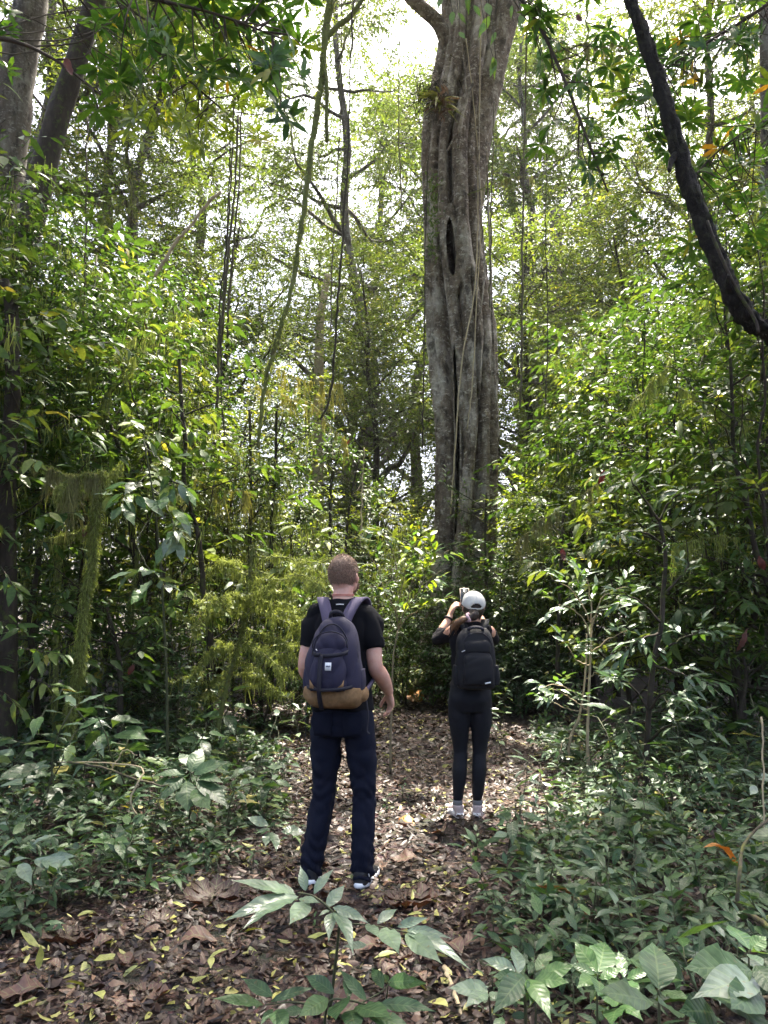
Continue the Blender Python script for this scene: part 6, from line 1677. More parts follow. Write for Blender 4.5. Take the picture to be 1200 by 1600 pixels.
def head_c(c, Rh, s=1.0):
    """skull, jaw, brow, nose, lips, chin and ears; faces +Y before Rh"""
    def E(o, r, rot=None):
        Rr = Rh if rot is None else Rh @ rot
        return sphere_c(np.array(c) + Rh @ (np.array(o) * s), np.array(r) * s, rot=Rr)
    ch = [E((0, 0, 0.02), (0.077, 0.097, 0.098)), E((0, 0.035, -0.045), (0.060, 0.070, 0.062)), E((0, 0.062, -0.078), (0.032, 0.032, 0.024)), E((0, 0.075, 0.018), (0.052, 0.022, 0.018)),
          E((0, 0.098, -0.020), (0.012, 0.020, 0.017)), E((0, 0.090, 0.0), (0.009, 0.014, 0.026)), E((0, 0.092, -0.050), (0.022, 0.012, 0.006)), E((0, 0.089, -0.060), (0.019, 0.012, 0.006)),
          E((0.040, 0.070, -0.022), (0.022, 0.022, 0.022)), E((-0.040, 0.070, -0.022), (0.022, 0.022, 0.022)), E((0, -0.045, -0.03), (0.055, 0.045, 0.06))]
    for sd in (1, -1):
        ch += [E((sd * 0.081, -0.002, -0.012), (0.010, 0.019, 0.031), rotm('Z', sd * 0.35)), E((sd * 0.086, -0.012, -0.004), (0.007, 0.011, 0.024), rotm('Z', sd * 0.5))]
    return ch

def add_eyes(person, c, Rh, s, irr=(0.03, 0.05, 0.06)):
    for sd in (1, -1):
        obj('eye', build_mesh('eye', [sphere_c(np.array(c) + Rh @ (np.array((sd * 0.030, 0.078, 0.0)) * s), 0.0125 * s)], [M['eye']]), person)

def hair_strands(name, c, Rh, rad, n, L, keep, mat, seed, width=0.0011, out=0.9, down=0.5):
    rg = np.random.default_rng(seed)
    u = rg.normal(0, 1, (n * 2, 3)); u = nrm(u)
    k = keep(u, rg); u = u[k]
    p = np.array(c) + (u * np.array(rad)) @ Rh.T
    o = (u * out + np.array([0, 0.1, -down])) @ Rh.T + rg.normal(0, 0.12, u.shape)
    return moss_strands(rg, p, L * rg.uniform(0.6, 1.2, len(p)), width, out=o, seg=2, wig=0.12)

def sneaker(person, loc, rz, L, W, up_mat, sole_mat, chunky=1.0, tick=False, sock=None, lab=None):
    Mz = Matrix.Translation(Vector(loc)) @ Matrix.Rotation(rz, 4, 'Z')
    sh = []
    q = np.linspace(0, 1, 12)
    # upper: cross sections along the foot
    Vs = []
    e = obj('shoe', fused('shoe', [loft_c([(0, -0.02, 0.015, W * 0.40, 0.05, 2.4), (0, -0.018, 0.05, W * 0.38, 0.047, 2.3), (0, -0.015, 0.072, W * 0.41, 0.050, 2.2), (0, -0.012, 0.085, W * 0.40, 0.049, 2)], 30, 12),
                                   *[sphere_c((0, y, z), (w, 0.05, h)) for y, z, w, h in ((0.03, 0.045, W * 0.40, 0.045), (0.07, 0.04, W * 0.43, 0.038), (0.12, 0.035, W * 0.46, 0.030), (0.16, 0.03, W * 0.44, 0.026), (0.19, 0.026, W * 0.36, 0.022))]], M[up_mat], 0.006, 4), person, Mz)
    th = np.linspace(0, 2 * math.pi, 36, endpoint=False)
    yy = np.sin(th); xx = np.cos(th)
    cy0 = L / 2 - 0.075
    outl = np.stack([np.sign(xx) * np.abs(xx) ** 0.75 * (W * 0.5 * (1 + 0.10 * yy)), cy0 + yy * L / 2], -1)
    V, F = [], []
    hs = 0.030 * chunky
    prof = [(0.94, 0.0), (1.0, 0.006), (1.02, hs * 0.6), (0.98, hs), (0.85, hs + 0.004)]
    for sc_, z in prof:
        cc = outl.mean(0)
        V.append(np.column_stack([cc + (outl - cc) * sc_, np.full(36, z) + 0.010 * np.clip((outl[:, 1] - 0.12) / 0.1, 0, 1) + (0.006 * chunky * np.cos(outl[:, 1] * 30) if chunky > 1 else 0)]))
    V = np.concatenate(V)
    for r_ in range(4):
        for j in range(36):
            a, b = r_ * 36 + j, r_ * 36 + (j + 1) % 36
            F += [(a, b, b + 36), (a, b + 36, a + 36)]
    b0 = len(V); V = np.vstack([V, (0, cy0, 0), (0, cy0, hs)])
    for j in range(36):
        F += [((j + 1) % 36, j, b0), (4 * 36 + j, 4 * 36 + (j + 1) % 36, b0 + 1)]
    obj('sole', build_mesh('sole', [Chunk(V, F)], [M[sole_mat]]), e)
    if tick:
        t = np.linspace(0, 1, 12)
        for sd in (1, -1):
            P = np.stack([np.full(12, sd * (W * 0.40 + 0.004)) - sd * 0.006 * t, -0.035 + 0.10 * t, 0.075 - 0.055 * np.sin(np.pi * (t * 0.62)) + 0.03 * t], -1)
            obj('shoe_mark', build_mesh('shoe_mark', [ribbon_c(P, np.tile([sd, 0, 0], (12, 1)), [0.002, 0.016, 0.014, 0.010, 0.006, 0.002], 0.003)], [M['white']]), e)
    obj('lace', build_mesh('lace', [tube(np.array([(-W * 0.2, y, z), (0, y + 0.004, z + 0.008), (W * 0.2, y, z)]), 0.003, 5) for y, z in ((0.045, 0.083), (0.07, 0.075), (0.095, 0.066))], [M['white' if tick else 'sole_grey']]), e)['kind'] = 'stuff'
    return e

# ------------------------------------------------------------------ the man
def make_man():
    loc = (-0.235, 4.50, 0.0)
    man = empty('person', loc, R(-9))
    tag(man, 'person in black t-shirt and dark jeans standing with his back turned, navy backpack on', 'person')
    Rh = rotm('Z', R(-14)) @ rotm('X', R(9))
    hc = np.array([0.0, 0.012, 1.695])
    body = head_c(hc, Rh, 1.02)
    body += limb_c([(0, -0.02, 1.50), (0, -0.012, 1.57), (0, 0.0, 1.66)], [0.070, 0.060, 0.058])
    body += [loft_c([(0, 0, 0.98, 0.14, 0.10, 2.2), (0, 0, 1.15, 0.145, 0.10, 2.2), (0, 0, 1.38, 0.16, 0.10, 2.2), (0, -0.01, 1.50, 0.10, 0.07, 2)], 30, 12)]
    ra = [(0.150, -0.01, 1.470), (0.176, -0.03, 1.33), (0.196, -0.045, 1.185), (0.222, 0.04, 1.115), (0.242, 0.135, 1.035)]
    la = [(-0.150, -0.01, 1.470), (-0.182, -0.03, 1.33), (-0.208, -0.045, 1.185), (-0.200, 0.05, 1.12), (-0.15, 0.16, 1.075)]
    for a in (ra, la):
        body += limb_c([np.array(a[0]) - np.array([math.copysign(0.02, a[0][0]), 0, 0.015])] + a[1:], [0.048, 0.050, 0.044, 0.045, 0.030], 16)
        body += [sphere_c(np.array(a[3]) * 0.6 + np.array(a[2]) * 0.4, (0.044, 0.044, 0.05))]
    body += hand_c((0.244, 0.145, 1.030), (0.10, 0.30, -0.95), (-0.80, -0.45, -0.1), 1.04, 0.62, 1)
    body += hand_c((-0.145, 0.168, 1.072), (0.75, 0.55, 0.1), (0.2, -0.4, -0.8), 1.02, 0.7, -1)
    # a little leg above the shoes keeps the body in one piece with the feet
    body += [loft_c([(0, 0, 0.88, 0.14, 0.10, 2.2), (0, 0, 1.0, 0.14, 0.10, 2.2)], 30, 4)]
    LL = [(-0.088, 0.0, 0.90), (-0.108, 0.025, 0.49), (-0.168, -0.005, 0.08)]
    RL = [(0.088, 0.0, 0.90), (0.118, 0.03, 0.49), (0.118, -0.015, 0.08)]
    for l in (LL, RL):
        body += limb_c(l, [0.075, 0.05, 0.036], 14)
    obj('body', fused('body', body, M['skin_m'], 0.0062, 3), man)
    add_eyes(man, hc, Rh, 1.02)
    # short cropped hair: close shell plus bristles
    def keep(u, rg):
        lim = -0.85 + 1.05 * np.clip(u[:, 1] + 0.25, 0, 1) ** 0.6 + 0.10 * np.abs(u[:, 0])
        fade = np.clip((u[:, 2] - lim) / 0.6, 0, 1)
        return rg.uniform(0, 1, len(u)) < fade ** 0.7
    shell = sphere_c((0, 0, 0), (0.081, 0.101, 0.102), 40, 60)
    V = shell.V / np.array([0.081, 0.101, 0.102])
    lim = 0.12 + 0.45 * np.clip(V[:, 1] + 0.05, 0, 1) ** 0.8 + 0.08 * np.abs(V[:, 0]) + 0.05 * np.sin(V[:, 0] * 40)
    ok = V[:, 2] > lim
    F = shell.F[ok[shell.F].all(1)]
    top = np.clip((V[:, 2] - 0.25) / 0.5, 0, 1)[:, None]
    Vw = hc + ((shell.V + np.array([0, -0.002, 0.022])) * (1 + 0.05 * top)) @ Rh.T
    rgh = np.random.default_rng(2)
    hair = obj('hair', build_mesh('hair', [Chunk(Vw, F), hair_strands('h', hc + Rh @ np.array([0, -0.002, 0.022]), Rh, np.array([0.0815, 0.1015, 0.1045]), 13000, 0.010, keep, None, 5)], [M['hair_m']]), man)
    t = np.linspace(0, 2 * math.pi, 30)
    obj('sunburnt_neck', build_mesh('sunburnt_neck', [tube(np.stack([0.0615 * np.sin(t), -0.009 + 0.0615 * np.cos(t), np.full(30, zc)], -1), 0.0035, 6) for zc in (1.583, 1.590)], [M['skin_red']]), man)['label'] = 'reddened skin fold round the neck'
    # beard along the jaw, seen past the right cheek
    def bk(u, rg): return (u[:, 2] < 0.1) & (u[:, 1] > 0.15)
    obj('beard', build_mesh('beard', [hair_strands('b', hc + Rh @ np.array([0, 0.04, -0.05]), Rh, np.array([0.061, 0.068, 0.062]), 2500, 0.012, bk, None, 6)], [M['hair_m']]), man)
    # t-shirt
    tee = [loft_c([(0, 0.0, 0.94, 0.178, 0.128, 2.3), (0, 0.0, 1.05, 0.168, 0.122, 2.3), (0, 0, 1.20, 0.172, 0.124, 2.3), (0, 0, 1.36, 0.176, 0.122, 2.3), (0, -0.008, 1.45, 0.168, 0.108, 2.2), (0, -0.014, 1.505, 0.150, 0.090, 2), (0, -0.016, 1.545, 0.098, 0.076, 2), (0, -0.014, 1.568, 0.074, 0.068, 2)], 44, 28)]
    for sd, a in ((1, ra), (-1, la)):
        d = np.array(a[1]) - np.array(a[0])
        tee += [tube(catmull(np.array([np.array(a[0]) + np.array([-sd * 0.03, 0, 0.01]), np.array(a[0]) + 0.3 * d + np.array([sd * 0.006, 0, 0]), np.array(a[0]) + d * 0.8, np.array(a[0]) + d * 1.32]), 14), np.linspace(0.070, 0.062, 14), 20)]
        tee += [sphere_c(np.array(a[0]) + np.array([-sd * 0.012, 0, -0.006]), (0.072, 0.072, 0.068))]
    obj('t_shirt', fused('t_shirt', tee, M['tee'], 0.007, 5, folds(4, 0.010, 17, (1, 1, 0.6))), man)
    obj('neck_print', build_mesh('neck_print', [ribbon_c([(-0.022, -0.0935, 1.532), (0, -0.0955, 1.533), (0.022, -0.0935, 1.532)], [(0, -1, 0.3)] * 3, 0.006, 0.002, 8)], [M['sole_grey']]), man)
    # jeans
    je = [loft_c([(0, 0.0, 0.80, 0.165, 0.118, 2.2), (0, -0.005, 0.88, 0.176, 0.132, 2.3), (0, 0, 0.97, 0.165, 0.118, 2.3), (0, 0, 1.0, 0.160, 0.112, 2.2)], 40, 14)]
    je += limb_c([(-0.088, 0.0, 0.86), (-0.100, 0.01, 0.70), (-0.108, 0.025, 0.50), (-0.142, 0.0, 0.28), (-0.172, -0.008, 0.075)], [0.092, 0.084, 0.067, 0.064, 0.058], 22)
    je += limb_c([(0.090, 0.0, 0.86), (0.108, 0.01, 0.70), (0.120, 0.028, 0.50), (0.120, 0.0, 0.28), (0.118, -0.018, 0.075)], [0.092, 0.085, 0.068, 0.064, 0.058], 22)
    def jw(V):
        base = folds(9, 0.0075, 20, (1, 1, 1.1))(V)
        low = np.clip((0.34 - V[:, 2]) / 0.25, 0, 1) + 0.5 * np.exp(-((V[:, 2] - 0.5) / 0.09) ** 2)
        rings = np.sin(V[:, 2] * 95 + 3 * np.sin(V[:, 0] * 40) + 2.5 * np.sin(V[:, 1] * 35))
        return base + 0.0085 * low * rings
    obj('jeans', fused('jeans', je, M['jeans'], 0.0075, 4, jw), man)
    for sd in (-1, 1):
        obj('back_pocket', build_mesh('back_pocket', [ribbon_c([(sd * 0.085, -0.1375, 0.94), (sd * 0.085, -0.1415, 0.88), (sd * 0.085, -0.134, 0.815)], [(0, -1, 0)] * 3, [0.11, 0.11, 0.09], 0.004, 8)], [M['jeans']]), man)
    sneaker(man, (-0.173, 0.0, 0.004), R(12), 0.295, 0.105, 'shoe_black', 'white', 1.0, True)
    sneaker(man, (0.119, -0.012, 0.004), R(-8), 0.295, 0.105, 'shoe_black', 'white', 1.0, True)

    # backpack: a thing of its own, worn on the shoulders
    bp = empty('backpack', (loc[0], loc[1], 0.98), R(-9)); bp.scale = (0.93, 1, 1)
    tag(bp, 'navy and purple backpack with tan base worn by the man', 'backpack')
    O = np.array([0, 0, 0.98])
    def B(nm, ch, mt, par=bp):
        ch = [c.moved(np.block([[np.eye(3), -O[:, None]], [np.zeros((1, 3)), np.ones((1, 1))]])) for c in ch]
        return obj(nm, build_mesh(nm, ch, [M[mt]]), par)
    def BF(nm, ch, mt, vox=0.006, sm=3, wr=None):
        ch = [c.moved(np.block([[np.eye(3), -O[:, None]], [np.zeros((1, 3)), np.ones((1, 1))]])) for c in ch]
        return obj(nm, fused(nm, ch, M[mt], vox, sm, wr), bp)
    Yb = -0.225
    BF('main_compartment', [loft_c([(0, Yb, 1.035, 0.150, 0.085, 3), (0, Yb - 0.005, 1.10, 0.166, 0.100, 3), (0, Yb, 1.20, 0.162, 0.100, 3), (0.003, Yb + 0.005, 1.30, 0.145, 0.094, 2.8), (0.006, Yb + 0.012, 1.38, 0.120, 0.080, 2.6), (0.008, Yb + 0.022, 1.435, 0.088, 0.060, 2.4), (0.008, Yb + 0.03, 1.462, 0.045, 0.035, 2.2)], 48, 30)], 'pack_navy', 0.006, 3, folds(12, 0.008, 17))
    BF('tan_base', [loft_c([(0, Yb + 0.015, 0.975, 0.105, 0.055, 2.6), (0, Yb + 0.005, 0.990, 0.140, 0.085, 2.8), (0, Yb - 0.003, 1.025, 0.166, 0.103, 3), (0, Yb - 0.004, 1.065, 0.172, 0.106, 3), (0, Yb - 0.002, 1.092, 0.170, 0.104, 3)], 48, 16), sphere_c((0.163, Yb + 0.03, 1.055), (0.035, 0.07, 0.042)), sphere_c((-0.160, Yb + 0.03, 1.055), (0.03, 0.07, 0.042))], 'pack_tan', 0.006, 3, folds(13, 0.007, 16, (1, 1, 0.7)))
    BF('front_pocket', [loft_c([(-0.012, Yb - 0.095, 1.075, 0.100, 0.040, 3.2), (-0.012, Yb - 0.104, 1.13, 0.104, 0.044, 3.2), (-0.008, Yb - 0.100, 1.22, 0.092, 0.040, 3), (-0.004, Yb - 0.085, 1.285, 0.074, 0.028, 2.6), (-0.004, Yb - 0.075, 1.305, 0.05, 0.015, 2.4)], 44, 20)], 'pack_navy', 0.005, 3, folds(14, 0.007, 20))
    BF('top_pocket', [loft_c([(-0.004, Yb - 0.072, 1.285, 0.092, 0.034, 3), (-0.002, Yb - 0.070, 1.325, 0.088, 0.036, 2.8), (0.002, Yb - 0.058, 1.365, 0.070, 0.030, 2.6), (0.004, Yb - 0.046, 1.388, 0.045, 0.018, 2.4)], 44, 16)], 'pack_navy', 0.005, 3, folds(15, 0.008, 24))
    for sd in (-1, 1):
        BF('side_pocket', [loft_c([(sd * 0.150, Yb + 0.01, 1.075, 0.030, 0.065, 2.6), (sd * 0.152, Yb + 0.01, 1.12, 0.032, 0.068, 2.6), (sd * 0.150, Yb + 0.01, 1.185, 0.026, 0.062, 2.6)], 30, 10)], 'pack_navy', 0.006, 3)
        B('shoulder_strap', [ribbon_c([(sd * 0.055, -0.170, 1.435), (sd * 0.078, -0.130, 1.500), (sd * 0.112, -0.070, 1.558), (sd * 0.128, 0.02, 1.553), (sd * 0.130, 0.105, 1.49), (sd * 0.135, 0.135, 1.36), (sd * 0.165, 0.10, 1.22), (sd * 0.185, 0.0, 1.12), (sd * 0.165, -0.14, 1.06)],
                               [(0, -0.8, 0.7), (0, -0.7, 0.8), (0, -0.3, 1), (0, 0.4, 1), (0, 1, 0.5), (0, 1, 0), (sd, 0.8, 0), (sd, 0.2, 0), (sd, -0.3, 0)], [0.062, 0.068, 0.07, 0.07, 0.068, 0.06, 0.03, 0.022, 0.022], 0.013, 50)], 'pack_strap')
        B('hanging_strap', [ribbon_c([(sd * 0.172, -0.15, 1.03), (sd * 0.186, -0.15, 0.93), (sd * 0.178 + (0.0 if sd > 0 else -0.012), -0.14, 0.85), (sd * 0.192, -0.14, 0.775 if sd < 0 else 0.83)], [(sd, -0.4, 0)] * 4, 0.014, 0.003, 16)], 'webbing')
        B('tan_corner', [Chunk(*(lambda x: ([(x, Yb - 0.142, 1.092), (x - sd * 0.034, Yb - 0.150, 1.090), (x + sd * 0.004, Yb - 0.132, 1.135), (x, Yb - 0.132, 1.092), (x - sd * 0.034, Yb - 0.140, 1.090), (x + sd * 0.004, Yb - 0.122, 1.135)], [(0, 1, 2), (3, 5, 4), (0, 3, 4), (0, 4, 1), (1, 4, 5), (1, 5, 2), (2, 5, 3), (2, 3, 0)]))(sd * 0.096 - 0.012))], 'pack_tan')
    B('top_handle', [ribbon_c([(-0.035, Yb + 0.035, 1.452), (-0.022, Yb + 0.01, 1.482), (0.008, Yb + 0.0, 1.492), (0.036, Yb + 0.01, 1.482), (0.05, Yb + 0.035, 1.452)], [(0, -1, 0.3)] * 5, 0.02, 0.006)], 'webbing')
    B('compression_strap', [ribbon_c([(-0.116, Yb - 0.06, 1.272), (-0.07, Yb - 0.118, 1.262), (0.0, Yb - 0.138, 1.26), (0.07, Yb - 0.118, 1.268), (0.118, Yb - 0.06, 1.285)], [(-1, -1, 0), (-.4, -1, 0), (0, -1, 0), (.4, -1, 0), (1, -1, 0)], 0.020, 0.004)], 'webbing')
    B('lower_strap', [ribbon_c([(-0.140, Yb - 0.075, 1.094), (-0.09, Yb - 0.140, 1.088), (0.0, Yb - 0.154, 1.084), (0.08, Yb - 0.140, 1.09), (0.135, Yb - 0.075, 1.10)], [(-1, -1, 0), (-.4, -1, 0), (0, -1, 0), (.4, -1, 0), (1, -1, 0)], 0.018, 0.004)], 'webbing')
    B('centre_strap', [ribbon_c([(-0.045, Yb - 0.136, 1.265), (-0.048, Yb - 0.152, 1.18), (-0.050, Yb - 0.156, 1.09), (-0.052, Yb - 0.118, 1.02), (-0.052, Yb - 0.075, 0.975)], [(0, -1, 0), (0, -1, 0), (0, -1, 0), (0, -1, -.3), (0, -1, -.5)], 0.026, 0.004)], 'webbing')
    B('buckle', [box_c((-0.066, Yb - 0.136, 1.265), (0.04, 0.014, 0.022))], 'webbing')
    lb = B('logo_patch', [box_c((0.0, Yb - 0.150, 1.205), (0.036, 0.004, 0.042), rotm('X', -0.12))], 'white')
    for k, (x, w) in enumerate(((-0.010, 0.005), (-0.003, 0.006), (0.005, 0.005), (0.011, 0.004))):
        B('print', [box_c((x, Yb - 0.1528, 1.206 + 0.001 * (k % 2)), (w, 0.0015, 0.008), rotm('X', -0.12))], 'ink', lb)
    # curved zips over the top and the side panel edge
    for k, (hw, z0, zt, yo) in enumerate(((0.082, 1.30, 1.385, -0.098), (0.100, 1.12, 1.425, -0.060), (0.128, 1.10, 1.44, -0.02))):
        t = np.linspace(0, math.pi, 30)
        P = np.stack([np.cos(t) * hw * (1.0 + 0.25 * (1 - np.sin(t))), Yb + yo - 0.03 * (1 - np.sin(t)) * 0.6, z0 + np.sin(t) ** 0.55 * (zt - z0)], -1)
        B('zip', [tube(P, 0.0035, 6)], 'webbing')
    B('zip_pull', [ribbon_c([(-0.082, Yb - 0.105, 1.292), (-0.072, Yb - 0.120, 1.286)], [(0, -1, 0)] * 2, 0.005, 0.003, 4)], 'metal')
make_man()

# ------------------------------------------------------------------ the woman
def make_woman():
    loc = (0.635, 5.93, 0.0)
    wo = empty('person', loc, R(0))
    tag(wo, 'person in white cap and black clothes photographing the tree with raised arms', 'person')
    Rh = rotm('Z', R(6)) @ rotm('X', R(24))
    hc = np.array([0.048, 0.03, 1.535])
    body = head_c(hc, Rh, 0.95)
    body += limb_c([(0.02, -0.02, 1.36), (0.035, -0.005, 1.43), (0.045, 0.02, 1.50)], [0.055, 0.048, 0.048])
    body += [loft_c([(0.01, 0, 0.88, 0.13, 0.09, 2.2), (0.012, 0, 1.05, 0.11, 0.08, 2.2), (0.015, 0, 1.25, 0.125, 0.085, 2.2), (0.02, -0.005, 1.36, 0.11, 0.06, 2)], 30, 12)]
    la = [(-0.120, 0.0, 1.345), (-0.175, 0.11, 1.305), (-0.215, 0.21, 1.285), (-0.160, 0.27, 1.372), (-0.105, 0.325, 1.462)]
    ra = [(0.160, 0.0, 1.345), (0.195, 0.11, 1.305), (0.215, 0.21, 1.285), (0.170, 0.27, 1.375), (0.125, 0.325, 1.470)]
    for a in (la, ra):
        body += limb_c(a, [0.048, 0.043, 0.036, 0.036, 0.024], 16)
    body += hand_c((-0.108, 0.330, 1.468), (0.42, 0.15, 0.90), (0.85, 0.3, -0.35), 0.93, 0.55, 1, 0.3)
    body += hand_c((0.120, 0.330, 1.474), (-0.42, 0.15, 0.90), (-0.85, 0.3, -0.35), 0.93, 0.55, -1, 0.3)
    for l in ([(-0.075, 0, 0.84), (-0.062, 0.02, 0.45), (-0.090, -0.005, 0.07)], [(0.085, 0, 0.84), (0.076, 0.02, 0.45), (0.052, -0.005, 0.07)]):
        body += limb_c(l, [0.065, 0.042, 0.032], 14)
    obj('body', fused('body', body, M['skin_w'], 0.006, 3), wo)
    add_eyes(wo, hc, Rh, 0.95)
    # hair under the cap, tied low, tail over the left shoulder
    hr = [sphere_c(hc + Rh @ np.array([0, -0.018, -0.008]), (0.079, 0.088, 0.098), rot=Rh)]
    hr += limb_c([(0.035, -0.075, 1.47), (0.01, -0.105, 1.455), (-0.012, -0.115, 1.45)], [0.045, 0.032, 0.020], 12)
    obj('hair', fused('hair', hr, M['hair_w'], 0.006, 3, folds(21, 0.004, 60)), wo)
    rg = np.random.default_rng(33)
    tail = catmull(np.array([(-0.012, -0.115, 1.45), (-0.045, -0.12, 1.44), (-0.085, -0.10, 1.415), (-0.11, -0.07, 1.385), (-0.125, -0.03, 1.345)]), 20)
    ch = [tube(tail, np.interp(np.linspace(0, 1, 20), [0, 0.3, 1], [0.016, 0.026, 0.010]), 10, 0.2, 4)]
    for k in range(60):
        off = rg.normal(0, 0.016, 3); ch.append(tube(tail + off * np.linspace(0.2, 1.3, 20)[:, None] + np.cumsum(rg.normal(0, 0.0015, (20, 3)), 0), 0.0016, 3))
    obj('ponytail', build_mesh('ponytail', ch, [M['hair_w2']]), wo)
    t = np.linspace(0, 2 * math.pi, 18)
    obj('hair_tie', build_mesh('hair_tie', [tube(np.stack([-0.010 + 0.010 * np.sin(2 * t), -0.118 + 0.024 * np.cos(t), 1.452 + 0.026 * np.sin(t)], -1), 0.011 + 0.003 * np.sin(5 * t), 8)], [M['pink']]), wo)
    # cap: six panelled dome with the half-moon opening and strap at the back, brim in front
    cc = hc + Rh @ np.array([0, -0.004, 0.030])
    rad = np.array([0.085, 0.100, 0.089])
    def cp(u, v, k=1.0):   # u azimuth (0 = front), v 0 rim .. 1 top
        th = (1 - v) * R(98)
        d = np.array([math.sin(th) * math.sin(u), math.sin(th) * math.cos(u), math.cos(th)])
        return cc + Rh @ (d * rad * k)
    nu, nv = 96, 26
    V = np.zeros((nv, nu, 3)); ok = np.ones((nv, nu), bool)
    for i in range(nv):
        for j in range(nu):
            u = 2 * math.pi * j / nu; v = i / (nv - 1) * 0.995
            seam = 1 - 0.03 * max(0, 1 - abs(((u / (math.pi / 3)) % 1) - 0.0) * 14) - 0.03 * max(0, 1 - abs(((u / (math.pi / 3)) % 1) - 1.0) * 14)
            V[i, j] = cp(u, v, seam * (1 + 0.012 * math.sin(7 * u + 6 * v) + 0.008 * math.sin(13 * v + 3 * u)))
            ub = (u - math.pi)
            if abs(ub) < 0.52 and 0.085 < v < 0.085 + 0.22 * math.sqrt(max(0, 1 - (ub / 0.52) ** 2)): ok[i, j] = False
    idx = np.arange(nv * nu).reshape(nv, nu); F = []
    for i in range(nv - 1):
        for j in range(nu):
            j2 = (j + 1) % nu
            q = [(i, j), (i, j2), (i + 1, j2), (i + 1, j)]
            if sum(ok[a] for a in q) >= 3:
                a, b, c_, d = [idx[x] for x in q]
                F += [(a, b, c_), (a, c_, d)]
    o = obj('cap', build_mesh('cap', [Chunk(V.reshape(-1, 3), F)], [M['cap_white']]), wo)
    md = o.modifiers.new('thick', 'SOLIDIFY'); md.thickness = 0.003
    obj('cap_button', build_mesh('cap_button', [sphere_c(cp(0, 0.999), 0.008)], [M['cap_white']]), o)
    n = 20
    rows = []
    for k, (rr, dz) in enumerate(((1.0, 0.0), (1.35, -0.004), (1.68, -0.016))):
        rows.append([cc + Rh @ (np.array([math.sin(a) * rad[0] * (1.0 if k == 0 else 1.02), math.cos(a) * rad[1] * (1 if k == 0 else 1) + (rr - 1) * rad[1] * math.cos(a * 0.9), -0.010 + dz - 0.02 * abs(math.sin(a)) * (k > 0)])) for a in np.linspace(-1.05, 1.05, n)])
    Vb = np.array(rows).reshape(-1, 3); Fb = []
    for k in range(2):
        for j in range(n - 1):
            a = k * n + j; Fb += [(a, a + 1, a + n + 1), (a, a + n + 1, a + n)]
    ob = obj('cap_brim', build_mesh('cap_brim', [Chunk(Vb, Fb)], [M['cap_white']]), o)
    md = ob.modifiers.new('thick', 'SOLIDIFY'); md.thickness = 0.003
    # long sleeved top
    tp = [loft_c([(0.01, 0, 0.93, 0.152, 0.105, 2.2), (0.012, 0, 1.05, 0.136, 0.098, 2.2), (0.014, 0, 1.18, 0.142, 0.10, 2.2), (0.018, 0, 1.29, 0.158, 0.10, 2.2), (0.02, -0.005, 1.355, 0.150, 0.080, 2), (0.025, -0.008, 1.395, 0.098, 0.064, 2), (0.03, -0.006, 1.425, 0.060, 0.054, 2)], 40, 24)]
    for sd, a in ((-1, la), (1, ra)):
        A = np.array(a)
        fa = A[2] + (A[4] - A[2]) * 0.30
        tp += limb_c([A[0] - np.array([sd * 0.02, 0, 0]), A[1], A[2] + np.array([sd * 0.004, 0, -0.006]), fa], [0.062, 0.054, 0.046, 0.043], 18)
    obj('long_sleeve_top', fused('long_sleeve_top', tp, M['top_w'], 0.007, 4, folds(23, 0.008, 19)), wo)
    # leggings
    lg = [loft_c([(0.01, 0.0, 0.76, 0.148, 0.105, 2.1), (0.01, -0.012, 0.85, 0.163, 0.122, 2.2), (0.01, -0.004, 0.93, 0.150, 0.106, 2.2), (0.01, 0, 0.99, 0.138, 0.095, 2.2)], 40, 14)]
    lg += limb_c([(-0.070, -0.004, 0.82), (-0.072, 0.0, 0.66), (-0.064, 0.022, 0.46), (-0.076, -0.012, 0.32), (-0.090, -0.005, 0.135)], [0.088, 0.077, 0.053, 0.054, 0.036], 20)
    lg += limb_c([(0.088, -0.004, 0.82), (0.088, 0.0, 0.66), (0.078, 0.022, 0.46), (0.068, -0.012, 0.32), (0.053, -0.005, 0.135)], [0.088, 0.077, 0.053, 0.054, 0.036], 20)
    obj('leggings', fused('leggings', lg, M['legging'], 0.007, 4, folds(24, 0.003, 28)), wo)
    for x, rz in ((-0.092, 14), (0.054, -12)):
        obj('sock', build_mesh('sock', [tube(np.array([(x, -0.005, 0.07), (x, -0.005, 0.10), (x, -0.005, 0.122)]), 0.0365, 18, 0.03, 2)], [M['sock']]), wo)
        sneaker(wo, (x, 0.0, 0.004), R(rz), 0.255, 0.098, 'shoe_pink', 'sole_grey', 1.35)
    # dark watch on the left wrist
    A = np.array(la); wc = A[3] + (A[4] - A[3]) * 0.72; wd = nrm(A[4] - A[3])
    u = nrm(np.cross(wd, [0, 0, 1.0])); v = np.cross(wd, u); t = np.linspace(0, 2 * math.pi, 24)
    obj('watch', build_mesh('watch', [tube(wc + 0.031 * (np.cos(t)[:, None] * u + np.sin(t)[:, None] * v), 0.009, 8), box_c(wc - u * 0.036, (0.014, 0.032, 0.036))], [M['pack_black']]), wo)
    # phone held up in both hands
    ph = empty('smartphone', (loc[0] + 0.022, loc[1] + 0.385, 1.612)); ph.rotation_euler = (R(-18), 0, R(4))
    tag(ph, 'smartphone held up in front of the white cap', 'phone')
    obj('case', build_mesh('case', [box_c((0, 0, 0), (0.076, 0.009, 0.158), None, 0.3)], [M['phone']]), ph)
    obj('screen', build_mesh('screen', [box_c((0, -0.0048, 0), (0.068, 0.001, 0.148), None, 0.3)], [M['glass_dark']]), ph)
    obj('camera_lens', build_mesh('camera_lens', [tube(np.array([(0.02, 0.004, 0.055), (0.02, 0.0075, 0.055)]), 0.009, 14)], [M['glass_dark']]), ph)
